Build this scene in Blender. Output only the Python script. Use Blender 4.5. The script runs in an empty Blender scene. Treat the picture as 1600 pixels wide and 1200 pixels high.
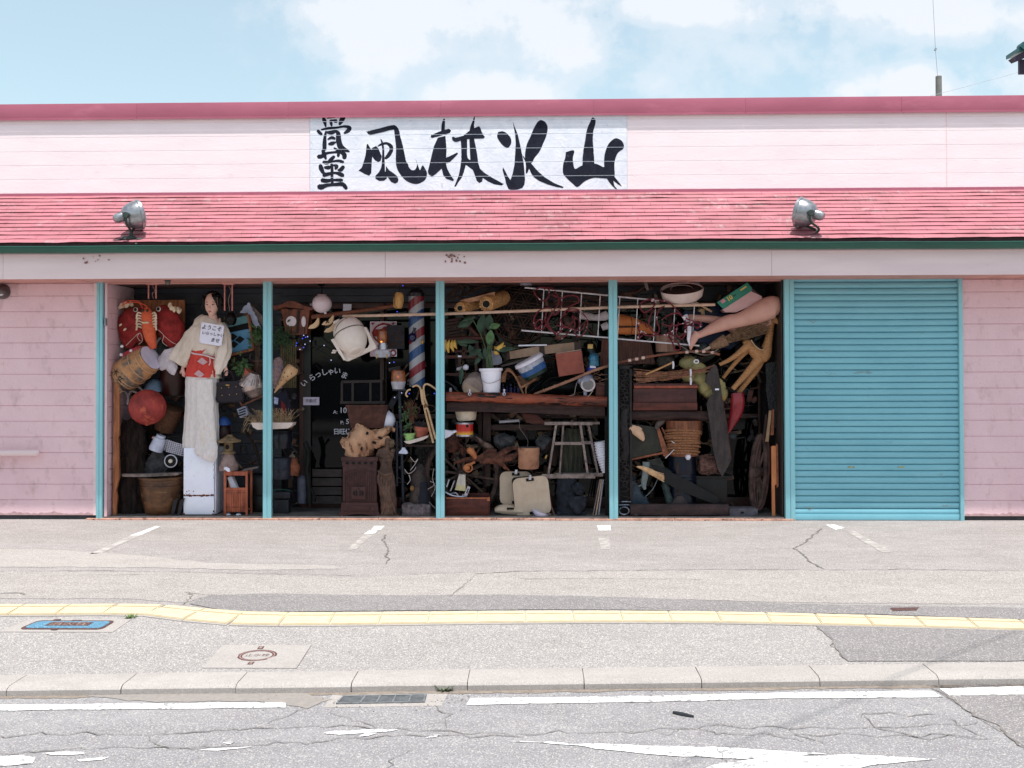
import bpy,bmesh,math,random
from mathutils import Vector,Matrix,noise as mnoise
R=math.radians
random.seed(7)
scene=bpy.context.scene
COL=scene.collection
# camera, world, sun, exposure
F,W_,H_=1572.0,1600.0,1200.0
CAM=Vector((0.253,-10.48,1.56))
PITCH,YAW,ROLL,SHY=R(0.8),R(1.4),R(-0.14),-44.0/1600.0
MC=Matrix.Rotation(YAW,3,'Z')@Matrix.Rotation(R(90)+PITCH,3,'X')@Matrix.Rotation(ROLL,3,'Z')
cam=bpy.data.objects.new('camera',bpy.data.cameras.new('camera'))
COL.objects.link(cam)
cam.matrix_world=Matrix.Translation(CAM)@MC.to_4x4()
cam.data.sensor_width=36.0
cam.data.lens=36.0*F/W_
cam.data.shift_y=SHY
cam.data.clip_start=0.1
cam.data.clip_end=2000
scene.camera=cam
scene.render.resolution_x,scene.render.resolution_y=1024,768
scene.view_settings.view_transform='Standard'
scene.view_settings.look='None'
scene.view_settings.gamma=1
scene.view_settings.use_curve_mapping=False
scene.view_settings.exposure=0.42
SUN_EL,SUN_AZ=R(75.0),R(20.0)
sun=bpy.data.objects.new('sun',bpy.data.lights.new('sun','SUN'))
COL.objects.link(sun)
sun.data.energy=4.3
sun.data.angle=R(0.53)
sun.data.color=(1.0,0.965,0.93)
sdir=Vector((math.sin(SUN_AZ)*math.cos(SUN_EL),-math.cos(SUN_AZ)*math.cos(SUN_EL),math.sin(SUN_EL)))
sun.rotation_euler=sdir.to_track_quat('Z','Y').to_euler()
world=bpy.data.worlds.new('World')
scene.world=world
world.use_nodes=True
nt=world.node_tree
nt.nodes.clear()
def nd(t,typ,ins=None,**kw):
 n=t.nodes.new(typ)
 for k,v in kw.items():
  setattr(n,k,v)
 for k,v in(ins or{}).items():
  s=n.inputs[k]
  if hasattr(v,'is_output')or isinstance(v,bpy.types.NodeSocket):
   t.links.new(v,s)
  else:
   s.default_value=v
 return n
def mth(t,op,a,b=0.0,c=0.0,clamp=False):
 n=nd(t,'ShaderNodeMath',{0:a,1:b,2:c},operation=op)
 n.use_clamp=clamp
 return n.outputs[0]
def ramp(t,fac,stops,interp='LINEAR'):
 n=nd(t,'ShaderNodeValToRGB',{0:fac})
 n.color_ramp.interpolation=interp
 el=n.color_ramp.elements
 while len(el)<len(stops):
  el.new(0.5)
 for e,(p,c)in zip(el,stops):
  e.position=p
  e.color=c if len(c)==4 else(*c,1)
 return n.outputs[0]
def mixc(t,fac,a,b,mode='MIX'):
 n=nd(t,'ShaderNodeMix',data_type='RGBA',blend_type=mode)
 for s,v in((n.inputs[0],fac),(n.inputs[6],a),(n.inputs[7],b)):
  if isinstance(v,bpy.types.NodeSocket):
   t.links.new(v,s)
  else:
   s.default_value=v if not isinstance(v,tuple)else(*v[:3],1)
 return n.outputs[2]
SKY=0.148
sky=nd(nt,'ShaderNodeTexSky',sky_type='NISHITA')
sky.sun_disc=False
sky.sun_elevation=SUN_EL
sky.sun_rotation=math.pi-SUN_AZ
sky.altitude=400
sky.air_density=1.0
sky.dust_density=1.6
tc=nd(nt,'ShaderNodeTexCoord').outputs['Generated']
sx=nd(nt,'ShaderNodeSeparateXYZ',{0:tc})
yy=mth(nt,'MAXIMUM',sx.outputs[1],0.05)
u=mth(nt,'DIVIDE',sx.outputs[0],yy)
v=mth(nt,'DIVIDE',sx.outputs[2],yy)
uv=nd(nt,'ShaderNodeCombineXYZ',{0:u,1:v,2:0.0}).outputs[0]
wn=nd(nt,'ShaderNodeTexNoise',{'Vector':uv,'Scale':9.0,'Detail':8.0,'Roughness':0.62})
wn2=nd(nt,'ShaderNodeTexNoise',{'Vector':uv,'Scale':3.0,'Detail':5.0,'Roughness':0.55})
banks=[]
for px,py,rx,ry,s in((600,60,120,60,1.0),(700,20,230,50,1.15),(850,60,130,70,0.9),(775,150,110,45,1.15),(560,130,70,50,0.55),(1050,5,200,35,0.9),(1330,0,260,50,1.0),(1500,25,190,45,0.9),(1440,140,95,38,1.2),(1600,130,70,45,0.9),(1320,145,50,20,0.8),(1270,80,70,25,0.35),(1250,90,480,110,0.34),(600,100,260,110,0.26),(468,25,14,20,0.6),(1010,130,60,25,0.5),(1100,60,200,40,0.3)):
 d=MC@Vector(((px-800)/F,-(py-600)/F+SHY*1600/F,-1))
 banks.append((d.x/d.y,d.z/d.y,rx/F,ry/F,s))
acc=None
for(cu_,cv,rx,ry,s)in banks:
 a=mth(nt,'DIVIDE',mth(nt,'SUBTRACT',u,cu_),rx)
 b=mth(nt,'DIVIDE',mth(nt,'SUBTRACT',v,cv),ry)
 q=mth(nt,'ADD',mth(nt,'MULTIPLY',a,a),mth(nt,'MULTIPLY',b,b))
 g=mth(nt,'MULTIPLY',mth(nt,'POWER',2.718,mth(nt,'MULTIPLY',q,-0.8)),s)
 acc=g if acc is None else mth(nt,'MAXIMUM',acc,g)
n1=mth(nt,'MULTIPLY',mth(nt,'SUBTRACT',wn.outputs[0],0.53),3.0)
n2=mth(nt,'MULTIPLY',mth(nt,'SUBTRACT',wn2.outputs[0],0.5),0.5)
gate=mth(nt,'ADD',mth(nt,'MULTIPLY',acc,1.5),0.02,clamp=True)
cl=mth(nt,'ADD',acc,mth(nt,'MULTIPLY',gate,mth(nt,'ADD',n1,n2)))
clm=ramp(nt,cl,[(0.10,(0,0,0)),(0.40,(0.5,0.5,0.5)),(0.75,(1,1,1))],'EASE')
wn3=nd(nt,'ShaderNodeTexNoise',{'Vector':tc,'Scale':2.6,'Detail':7.0,'Roughness':0.6})
cl2=ramp(nt,wn3.outputs[0],[(0.50,(0,0,0)),(0.68,(0.85,0.85,0.85))])
front=mth(nt,'GREATER_THAN',sx.outputs[1],0.3)
lowm=mth(nt,'MULTIPLY',front,mth(nt,'LESS_THAN',v,0.62))
cloud=mixc(nt,lowm,cl2,clm)
K=1.0/SKY
skc=mixc(nt,1.0,sky.outputs[0],(1.35,1.42,1.15),'MULTIPLY')
skyc=mixc(nt,0.42,skc,(0.52*K,0.585*K,0.62*K))
col=mixc(nt,mth(nt,'MULTIPLY',cloud,0.80),skyc,(0.73*K,0.74*K,0.775*K))
bg=nd(nt,'ShaderNodeBackground',{0:col,1:SKY})
wo=nd(nt,'ShaderNodeOutputWorld',{0:bg.outputs[0]})
# pixels of the photograph to places in the world
def ray(px,py):
 return MC@Vector(((px-800)/F,-(py-600)/F+SHY*1600/F,-1.0))
def P(px,py,Y):
 d=ray(px,py)
 return CAM+d*((Y-CAM.y)/d.y)
def KK(Y):
 return(Y-CAM.y)/F
def sstep(a,b,x):
 t=min(1,max(0,(x-a)/(b-a)))
 return t*t*(3-2*t)
ROADZ=-0.10
KB,KF=-5.04,-5.26
def gz(x,y,kind='walk'):
 xs=max(-7.0,min(7.0,x))
 if kind=='road':
  return ROADZ+0.017*xs
 t=sstep(-3.9,KB,y)if y>KB else 1.0
 if y>-3.9:
  t=0
 return t*(-0.055+0.017*xs)
def G(px,py,kind='walk',lift=0.0):
 d=ray(px,py)
 z=0.0
 for _ in range(12):
  p=CAM+d*((z-CAM.z)/d.z)
  z=gz(p.x,p.y,kind)
 return Vector((p.x,p.y,z+lift))
 # materials
def srgb(c):
 return tuple(((v/255)/12.92 if v/255<=0.04045 else((v/255+0.055)/1.055)**2.4)for v in c)
MATS={}
GAM=1.0
def M(name,c1,c2=None,rough=0.6,metal=0.0,sc=18.0,st=(1,1,1),bump=0.0,bsc=None,lo=0.38,hi=0.66,det=5.0,c3=None,sc3=6.0,lo3=0.55,hi3=0.68,spec=0.5,emit=0.0,trans=0.0,coat=0.0,alpha=1.0):
 """Procedural Principled material; colours in sRGB 0..255."""
 if name in MATS:
  return MATS[name]
 m=bpy.data.materials.new(name)
 m.use_nodes=True
 t=m.node_tree
 bs=t.nodes['Principled BSDF']
 co=nd(t,'ShaderNodeTexCoord').outputs['Object']
 mp=nd(t,'ShaderNodeMapping',{'Vector':co,'Scale':st}).outputs[0]
 nz=nd(t,'ShaderNodeTexNoise',{'Vector':mp,'Scale':sc,'Detail':det,'Roughness':0.6})
 def gm(q):
  q=srgb(q)
  if GAM==1.0:
   return q
  lum=.25*q[0]+.65*q[1]+.1*q[2]
  f=min(1.0,(lum+.004)/.20)**.5
  return tuple(min(.9,(v**GAM*.87+lum*.13*w)*f)*m_ for v,w,m_ in zip(q,(1.05,.98,.95),(1.02,.965,1.06)))
 c1=gm(c1)
 c2=gm(c2)if c2 else tuple(v*0.72 for v in c1)
 c=mixc(t,ramp(t,nz.outputs[0],[(lo,(0,0,0)),(hi,(1,1,1))]),c1,c2)
 if c3:
  nz3=nd(t,'ShaderNodeTexNoise',{'Vector':mp,'Scale':sc3,'Detail':6.0,'Roughness':0.65})
  c=mixc(t,ramp(t,nz3.outputs[0],[(lo3,(0,0,0)),(hi3,(1,1,1))]),c,gm(c3))
 if GAM!=1.0 and not emit:
  gr_=nd(t,'ShaderNodeTexNoise',{'Vector':nd(t,'ShaderNodeMapping',{'Vector':co,'Scale':(1,1,.7)}).outputs[0],'Scale':13.0,'Detail':9.0,'Roughness':0.72})
  c=mixc(t,max(.12,.9-2.4*(c1[1]**.8)),c,ramp(t,gr_.outputs[0],[(.33,(.50,.48,.47)),(.50,(.98,.97,.96)),(.68,(1.18,1.16,1.14))]),'MULTIPLY')
  bump=bump or .12
 t.links.new(c,bs.inputs['Base Color'])
 bs.inputs['Roughness'].default_value=rough
 bs.inputs['Metallic'].default_value=metal
 bs.inputs['Specular IOR Level'].default_value=spec*(1 if GAM==1.0 else .6)
 bs.inputs['Transmission Weight'].default_value=trans
 bs.inputs['Coat Weight'].default_value=coat
 if bump:
  nb=nd(t,'ShaderNodeTexNoise',{'Vector':mp,'Scale':bsc or sc*2.5,'Detail':6.0,'Roughness':0.65})
  b=nd(t,'ShaderNodeBump',{'Strength':bump,'Distance':0.01,'Height':nb.outputs[0]})
  t.links.new(b.outputs[0],bs.inputs['Normal'])
 if emit:
  bs.inputs['Emission Color'].default_value=(*c1,1)
  bs.inputs['Emission Strength'].default_value=emit
 MATS[name]=m
 return m
 # object builder
PARTS=[]
def catmull(pts,n):
 out=[]
 m=len(pts)
 for i in range(m-1):
  p0,p1,p2,p3=pts[max(i-1,0)],pts[i],pts[i+1],pts[min(i+2,m-1)]
  for j in range(n):
   t=j/n
   out.append(tuple(0.5*(2*b+(c-a)*t+(2*a-5*b+4*c-d)*t*t+(3*b-a-3*c+d)*t**3)for a,b,c,d in zip(p0,p1,p2,p3)))
 out.append(tuple(pts[-1]))
 return out
class Part:
 def __init__(s,name,mat,root=None,frame=None,parent=None):
  s.me=bpy.data.meshes.new(name)
  s.ob=bpy.data.objects.new(name,s.me)
  COL.objects.link(s.ob)
  if parent is not None:
   s.ob.parent=parent
  s.me.materials.append(mat)
  s.bm=bmesh.new()
  s.frame=frame
  s.root=root
  s.nz=None
  s.sharp=0.6
  PARTS.append(s)
 def sub(s,name,mat):
  return Part(name,mat,s.root,s.frame,s.ob)
 def label(s,t):
  s.ob['label']=t
  return s
 def L(s,x,y,d=0.0):
  ax,ay,k=s.frame
  return Vector((k*(x-ax),k*d,-k*(y-ay)))
 def noise(s,amp,sc):
  s.nz=(amp*s.frame[2],1.0/(sc*s.frame[2]))
  return s
 def verts(s,vs,fs):
  bv=[s.bm.verts.new(v)for v in vs]
  for f in fs:
   try:
    s.bm.faces.new([bv[i]for i in f])
   except ValueError:
    pass
  return bv
 def box(s,x0,y0,x1,y1,d0=0,d1=10,rot=0,yaw=0,bev=0.0,tilt=0):
  c=s.L((x0+x1)/2,(y0+y1)/2,(d0+d1)/2)
  k=s.frame[2]
  hx,hz,hy=abs(x1-x0)*k/2,abs(y1-y0)*k/2,abs(d1-d0)*k/2
  rm=Matrix.Rotation(R(rot),3,'Y')@Matrix.Rotation(R(yaw),3,'Z')@Matrix.Rotation(R(tilt),3,'X')
  tmp=bmesh.new()
  bmesh.ops.create_cube(tmp,size=2)
  for v in tmp.verts:
   v.co=Vector((v.co.x*hx,v.co.y*hy,v.co.z*hz))
  if bev:
   bmesh.ops.bevel(tmp,geom=tmp.edges[:],offset=min(bev*k,hx*.9,hy*.9,hz*.9),segments=2,affect='EDGES',profile=0.6)
  tmp.verts.index_update()
  s.verts([c+rm@v.co for v in tmp.verts],[[v.index for v in f.verts]for f in tmp.faces])
  tmp.free()
  return s
 def prism(s,pts,d0=0,d1=4,smooth=0,inset=0.0):
  if smooth:
   q=list(pts)+[pts[0],pts[1],pts[2]]
   q=catmull(q,smooth)
   q=q[smooth:-(smooth)-1]if False else q[smooth:len(pts)*smooth+smooth]
   pts=q
  n=len(pts)
  fr=[s.L(x,y,d0)for x,y in pts]
  bk=[s.L(x,y,d1)for x,y in pts]
  s.verts(fr+bk,[list(range(n))[::-1],list(range(n,2*n))]+[[i,(i+1)%n,n+(i+1)%n,n+i]for i in range(n)])
  return s
 def loft(s,pts,seg=12,sm=0,cap=True,pleat=None,rot0=0.0,up=None):
  """pts: (x, y, d, ra, rb): ra half width across in the picture plane, rb half depth."""
  pts=[tuple(p)if len(p)==5 else(*p[:3],p[3],p[3])for p in pts]
  if sm:
   pts=catmull(pts,sm)
  k=s.frame[2]
  C=[s.L(*p[:3])for p in pts]
  n=len(C)
  rings=[]
  prev=None
  for i in range(n):
   t=(C[min(i+1,n-1)]-C[max(i-1,0)])
   if t.length<1e-9:
    t=Vector((0,0,1))
   t.normalize()
   ref=Vector((0,1,0))if up is None else up
   if prev is not None:
    b=prev-t*prev.dot(t)
   else:
    b=ref-t*ref.dot(t)
   if b.length<0.05:
    ref=Vector((0,0,1))
    b=ref-t*ref.dot(t)
   b.normalize()
   prev=b
   a=t.cross(b)
   ring=[]
   for j in range(seg):
    th=2*math.pi*j/seg+rot0
    f=1.0
    if pleat:
     f=1+pleat[1]*math.sin(pleat[0]*th+pleat[2]if len(pleat)>2 else pleat[0]*th)
    ring.append(C[i]+a*(math.cos(th)*pts[i][3]*k*f)+b*(math.sin(th)*pts[i][4]*k*f))
   rings.append(ring)
  vs=[v for r in rings for v in r]
  fs=[]
  for i in range(n-1):
   for j in range(seg):
    a0,a1=i*seg+j,i*seg+(j+1)%seg
    fs.append([a0,a1,a1+seg,a0+seg])
  if cap:
   fs.append(list(range(seg))[::-1])
   fs.append(list(range((n-1)*seg,n*seg)))
  s.verts(vs,fs)
  return s
 def tube(s,pts,r=1.0,seg=7,sm=0,cap=True):
  return s.loft([(p[0],p[1],p[2]if len(p)>2 else 0.0,r,r)for p in pts],seg=seg,sm=sm,cap=cap)
 def lathe(s,p0,p1,prof,seg=24,rb=1.0,cap=True,pleat=None):
  """solid of revolution from p0 to p1 (x, y, d); prof: (t, radius px)."""
  e=1e-3
  pts=[]
  for t,r in prof:
   pts.append((p0[0]+(p1[0]-p0[0])*t,p0[1]+(p1[1]-p0[1])*t,p0[2]+(p1[2]-p0[2])*t,max(r,e),max(r,e)*rb))
  a,b=s.L(*p0),s.L(*p1)
  t=(b-a).normalized()
  ref=Vector((0,1,0))
  bb=ref-t*ref.dot(t)
  if bb.length<0.05:
   ref=Vector((0,0,1))
   bb=ref-t*ref.dot(t)
  bb.normalize()
  aa=t.cross(bb)
  k=s.frame[2]
  vs=[]
  for p in pts:
   c=s.L(*p[:3])
   for j in range(seg):
    th=2*math.pi*j/seg
    f=1+(pleat[1]*math.sin(pleat[0]*th)if pleat else 0)
    vs.append(c+aa*(math.cos(th)*p[3]*k*f)+bb*(math.sin(th)*p[4]*k*f))
  fs=[]
  n=len(pts)
  for i in range(n-1):
   for j in range(seg):
    a0,a1=i*seg+j,i*seg+(j+1)%seg
    fs.append([a0,a1,a1+seg,a0+seg])
  if cap:
   fs.append(list(range(seg))[::-1])
   fs.append(list(range((n-1)*seg,n*seg)))
  s.verts(vs,fs)
  return s
 def ell(s,x,y,d,rx,ry,rd=None,rot=0,seg=16,rings=10):
  rd=rx if rd is None else rd
  k=s.frame[2]
  c=s.L(x,y,d)
  rm=Matrix.Rotation(R(rot),3,'Y')
  vs,fs=[],[]
  for i in range(rings+1):
   ph=math.pi*i/rings
   for j in range(seg):
    th=2*math.pi*j/seg
    sp=math.sin(ph)if 0<i<rings else 1e-3
    vs.append(c+rm@Vector((rx*k*sp*math.cos(th),rd*k*sp*math.sin(th),ry*k*math.cos(ph))))
  for i in range(rings):
   for j in range(seg):
    a0,a1=i*seg+j,i*seg+(j+1)%seg
    fs.append([a0,a1,a1+seg,a0+seg])
  s.verts(vs,fs)
  return s
 def ring(s,x,y,d,rx,ry,r=1.0,rot=0,a0=0,a1=360,seg=32,tseg=7,lean=0.0):
  pts=[]
  for i in range(seg+1):
   a=R(a0+(a1-a0)*i/seg)
   X,Y=rx*math.cos(a),ry*math.sin(a)
   cr,sr=math.cos(R(rot)),math.sin(R(rot))
   pts.append((x+X*cr-Y*sr,y+X*sr+Y*cr,d+lean*Y))
  return s.tube(pts,r,seg=tseg)
 def leaf(s,x,y,d,ang,ln,w,droop=0.2,dd=0.0,seg=5):
  """ang in degrees, 0 = right, 90 = up."""
  vs,fs=[],[]
  a=R(ang)
  for i in range(seg+1):
   t=i/seg
   ww=w*math.sin(math.pi*min(0.97,t*0.94+0.06))**0.8*0.5
   cx,cy=x+math.cos(a)*ln*t,y-math.sin(a)*ln*t+droop*ln*t*t
   px,py=math.sin(a)*ww,math.cos(a)*ww
   dz=d+dd*t
   vs+=[s.L(cx-px,cy-py,dz+ww*.3),s.L(cx,cy,dz-ww*.15),s.L(cx+px,cy+py,dz+ww*.3)]
  for i in range(seg):
   for j in range(2):
    a0=i*3+j
    fs.append([a0,a0+1,a0+4,a0+3])
  s.verts(vs,fs)
  return s
 def text(s,txt,x,y,size,rot=0,d=0.0,thick=0.15,squeeze=1.0,bold=0.0,shear=0.0):
  cu=bpy.data.curves.new('lettering_curve','FONT')
  cu.body=txt
  cu.align_x='CENTER'
  cu.align_y='CENTER'
  cu.size=1.0
  cu.extrude=thick*0.5
  cu.offset=bold
  cu.shear=shear
  cu.resolution_u=3
  o=bpy.data.objects.new('lettering_curve',cu)
  COL.objects.link(o)
  bpy.context.view_layer.update()
  dg=bpy.context.evaluated_depsgraph_get()
  m=bpy.data.meshes.new_from_object(o.evaluated_get(dg))
  k=s.frame[2]*size
  rm=Matrix.Rotation(R(rot),3,'Y')
  c=s.L(x,y,d)
  s.verts([c+rm@Vector((v.co.x*k*squeeze,-v.co.z*s.frame[2],v.co.y*k))for v in m.vertices],[list(p.vertices)for p in m.polygons])
  COL.objects.unlink(o)
  bpy.data.objects.remove(o)
  bpy.data.curves.remove(cu)
  bpy.data.meshes.remove(m)
  return s
 def finish(s):
  bm=s.bm
  if s.nz:
   amp,sc=s.nz
   off=Vector((hash(s.ob.name)%97*1.7,3.1,5.7))
   off=Vector((len(s.ob.name)*7.3,3.1,5.7))
   for v in bm.verts:
    v.co+=mnoise.noise_vector(v.co*sc+off)*amp+mnoise.noise_vector(v.co*sc*2.7+off)*amp*.4
  bmesh.ops.recalc_face_normals(bm,faces=bm.faces)
  for f in bm.faces:
   f.smooth=True
  for e in bm.edges:
   if len(e.link_faces)==2 and e.calc_face_angle(0)>s.sharp:
    e.smooth=False
  bm.to_mesh(s.me)
  bm.free()
class T:
 """A thing: an Empty at its base that parents its parts. (ax, ay) photo px of the base, Y depth."""
 def __init__(s,name,label,cat,ax,ay,Y,group=None):
  s.k=KK(Y)
  s.frame=(ax,ay,s.k)
  s.root=bpy.data.objects.new(name,None)
  s.root.empty_display_size=0.1
  COL.objects.link(s.root)
  s.root.location=P(ax,ay,Y)
  s.root['label'],s.root['category']=label,cat
  if group:
   s.root['group']=group
 def part(s,name,mat):
  return Part(name,mat,s.root,s.frame,s.root)
def one(name,label,cat,ax,ay,Y,mat,group=None):
 """A thing that is a single mesh."""
 p=Part(name,mat,None,(ax,ay,KK(Y)),None)
 p.ob.location=P(ax,ay,Y)
 p.ob['label'],p.ob['category']=label,cat
 if group:
  p.ob['group']=group
 return p
def world_part(name,mat,parent=None,label=None,cat=None,kind=None,group=None):
 """mesh authored in world metres: L(x, y, z) -> use .verts with Vectors."""
 p=Part(name,mat,None,(0,0,1.0),parent)
 if label:
  p.ob['label']=label
 if cat:
  p.ob['category']=cat
 if kind:
  p.ob['kind']=kind
 if group:
  p.ob['group']=group
 return p
def wbox(p,x0,x1,y0,y1,z0,z1,bev=0.0):
 p.box(x0,-z0,x1,-z1,y0,y1,bev=bev)
 return p
def empty(name,label,cat,loc=(0,0,0),kind=None):
 o=bpy.data.objects.new(name,None)
 COL.objects.link(o)
 o.location=loc
 o.empty_display_size=0.1
 o['label']=label
 if cat:
  o['category']=cat
 if kind:
  o['kind']=kind
 return o
 # GROUND
def gmat(name,c1,c2,c3,sc=60,big=1.6,rough=0.9,bump=0.35,speck=0.5):
 m=bpy.data.materials.new(name)
 m.use_nodes=True
 t=m.node_tree
 bs=t.nodes['Principled BSDF']
 co=nd(t,'ShaderNodeTexCoord').outputs['Object']
 a=nd(t,'ShaderNodeTexNoise',{'Vector':co,'Scale':sc*1.5,'Detail':3.0,'Roughness':0.75})
 vo=nd(t,'ShaderNodeTexVoronoi',{'Vector':co,'Scale':sc*2.6})
 st=nd(t,'ShaderNodeMapping',{'Vector':co,'Scale':(0.45,1.0,1.0)}).outputs[0]
 b=nd(t,'ShaderNodeTexNoise',{'Vector':st,'Scale':big,'Detail':8.0,'Roughness':0.6})
 b2=nd(t,'ShaderNodeTexNoise',{'Vector':st,'Scale':big*4.3,'Detail':6.0,'Roughness':0.65})
 c=mixc(t,ramp(t,b.outputs[0],[(0.36,(0,0,0)),(0.64,(1,1,1))]),srgb(c1),srgb(c2))
 c=mixc(t,mth(t,'MULTIPLY',ramp(t,b2.outputs[0],[(0.42,(0,0,0)),(0.66,(1,1,1))]),0.55),c,srgb(c3))
 sp=ramp(t,a.outputs[0],[(0.3,(0.62,0.62,0.62)),(0.5,(1,1,1)),(0.72,(1.42,1.42,1.42))])
 c=mixc(t,speck,c,mixc(t,1.0,c,sp,'MULTIPLY'))
 st2=mth(t,'GREATER_THAN',nd(t,'ShaderNodeSeparateColor',{0:vo.outputs['Color']}).outputs[0],0.86)
 c=mixc(t,mth(t,'MULTIPLY',st2,speck*0.7),c,srgb((225,215,205)))
 st3=mth(t,'GREATER_THAN',nd(t,'ShaderNodeSeparateColor',{0:vo.outputs['Color']}).outputs[1],0.88)
 c=mixc(t,mth(t,'MULTIPLY',st3,speck*0.75),c,srgb((70,62,62)))
 t.links.new(c,bs.inputs['Base Color'])
 bs.inputs['Roughness'].default_value=rough
 bs.inputs['Specular IOR Level'].default_value=0.25
 bp=nd(t,'ShaderNodeBump',{'Strength':bump,'Distance':0.006,'Height':a.outputs[0]})
 t.links.new(bp.outputs[0],bs.inputs['Normal'])
 return m
LOT=gmat('lot_asphalt',(143,137,135),(154,148,146),(132,126,123),sc=75,speck=0.55)
WALK=gmat('sidewalk_asphalt',(146,141,139),(152,147,145),(138,133,131),sc=66,speck=0.6)
ROADM=gmat('road_asphalt',(134,131,133),(143,140,141),(124,121,123),sc=75,speck=0.5)
PATCHM=gmat('patch_asphalt',(124,120,120),(131,126,126),(117,113,112),sc=70,speck=0.5)
CONC=gmat('pale_concrete',(158,151,147),(166,159,155),(148,141,136),sc=80,speck=0.25)
CRACK=M('crack_dirt',(104,98,95),(126,120,116),rough=1.0,sc=30)
PAINT=M('worn_road_paint',(236,234,232),(222,219,216),rough=0.75,sc=9,c3=(150,147,147),sc3=30,lo3=0.54,hi3=0.58,det=7)
FAINT=M('faded_road_paint',(178,172,168),(150,143,139),rough=0.85,sc=14,lo=0.4,hi=0.55,det=8)
def sheet(name,mat,x0,x1,y0,y1,zf,nx=1,ny=1,kind='structure'):
 p=world_part(name,mat,kind=kind)
 vs=[Vector((x0+(x1-x0)*i/nx,y0+(y1-y0)*j/ny,0))for j in range(ny+1)for i in range(nx+1)]
 for q in vs:
  q.z=zf(q.x,q.y)
 fs=[[j*(nx+1)+i,j*(nx+1)+i+1,(j+1)*(nx+1)+i+1,(j+1)*(nx+1)+i]for j in range(ny)for i in range(nx)]
 p.verts(vs,fs)
 return p
g=sheet('ground',LOT,-900,900,-900,900,lambda x,y:-0.32)
g.ob['label']='flat ground reaching the horizon'
g=sheet('parking_lot',LOT,-60,60,-3.9,0.9,lambda x,y:0.0)
g.ob['label']='worn brownish asphalt forecourt in front of the shop'
g=sheet('sidewalk',WALK,-28,28,KB,-3.9,lambda x,y:gz(x,y),112,16)
g.ob['label']='coarse pale asphalt sidewalk along the kerb'
g=sheet('road',ROADM,-60,60,-15,KF,lambda x,y:gz(x,y,'road'),120,1)
g.ob['label']='grey cracked asphalt road at the bottom of the picture'
g=sheet('far_sidewalk',CONC,-60,60,-19,-15,lambda x,y:-0.02)
g.ob['label']='concrete pavement on the opposite side of the road'
def gpoly(name,mat,pts,kind='walk',lift=0.004,label=None,obj=None,metres=False,ragged=0.0):
 """polygon given in photo px (on the ground), cut into a fine grid that follows the ground."""
 p=obj or world_part(name,mat,kind='structure')
 if label:
  p.ob['label']=label
 xy=[Vector(q)for q in pts]if metres else[G(x,y,kind).xy for x,y in pts]
 if ragged:
  out=[]
  for i,a in enumerate(xy):
   b=xy[(i+1)%len(xy)]
   n=max(1,int((b-a).length/0.05))
   nn=Vector((-(b-a).y,(b-a).x)).normalized()
   for j in range(n):
    w=0 if j==0 else(mnoise.noise(Vector((a.x+b.x,j*0.7,a.y)))+mnoise.noise(Vector((a.x+b.x,j*0.23,a.y))))*ragged
    out.append(a+(b-a)*(j/n)+nn*w)
  xy=out
 tmp=bmesh.new()
 tmp.faces.new([tmp.verts.new((q.x,q.y,0))for q in xy])
 tmp.normal_update()
 bmesh.ops.triangulate(tmp,faces=tmp.faces)
 ys=[q.y for q in xy]
 xs=[q.x for q in xy]
 if kind=='walk' and min(ys)<-3.8:
  y=-5.1
  while y<-3.8:
   if min(ys)<y<max(ys):
    bmesh.ops.bisect_plane(tmp,geom=tmp.verts[:]+tmp.edges[:]+tmp.faces[:],plane_co=(0,y,0),plane_no=(0,1,0))
   y+=0.075
 for xc in(-7.0,7.0):
  if min(xs)<xc<max(xs):
   bmesh.ops.bisect_plane(tmp,geom=tmp.verts[:]+tmp.edges[:]+tmp.faces[:],plane_co=(xc,0,0),plane_no=(1,0,0))
 tmp.verts.index_update()
 p.verts([Vector((q.co.x,q.co.y,gz(q.co.x,q.co.y,kind)+lift*.5))for q in tmp.verts],[[q.index for q in f.verts]for f in tmp.faces])
 tmp.free()
 return p
def crack(p,pts,w=0.012,kind='walk',jit=0.02,lift=0.0048):
 xy=[G(x,y,kind).xy for x,y in pts]
 pl=[]
 for a,b in zip(xy[:-1],xy[1:]):
  n=max(2,int((b-a).length/0.035))
  nn=Vector((-(b-a).y,(b-a).x)).normalized()
  for j in range(n):
   w_=0 if(j==0 and not pl)else mnoise.noise(Vector((a.x*9+j*.9,a.y*9,1)))*jit+mnoise.noise(Vector((a.x*3+j*.25,b.y*5,4)))*jit*1.6
   pl.append(a+(b-a)*(j/n)+nn*w_)
 pl.append(xy[-1])
 vs,fs=[],[]
 for i,q in enumerate(pl):
  t=(pl[min(i+1,len(pl)-1)]-pl[max(0,i-1)]).normalized()
  n=Vector((-t.y,t.x))
  ww=w*0.29*(0.35+0.9*abs(mnoise.noise(Vector((q.x*8,q.y*8,9))))*1.8)
  if i in(0,len(pl)-1):
   ww*=0.2
  for s_ in(-1,1):
   r_=q+n*ww*s_
   vs.append(Vector((r_.x,r_.y,gz(r_.x,r_.y,kind)+lift)))
 for i in range(len(pl)-1):
  fs.append([2*i,2*i+2,2*i+3,2*i+1])
 p.verts(vs,fs)
gpoly('asphalt_strip',gmat('strip_asphalt',(150,144,140),(158,151,147),(138,131,128),sc=66,speck=0.6),[(-700,893),(0,893),(300,895),(560,903),(760,894),(1280,891),(1700,893),(2600,893),(2600,946),(1500,944),(1200,941),(960,933),(600,931),(330,930),(290,942),(200,936),(-700,934)],label='pale band of coarse asphalt between forecourt and sidewalk',ragged=0.012)
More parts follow.
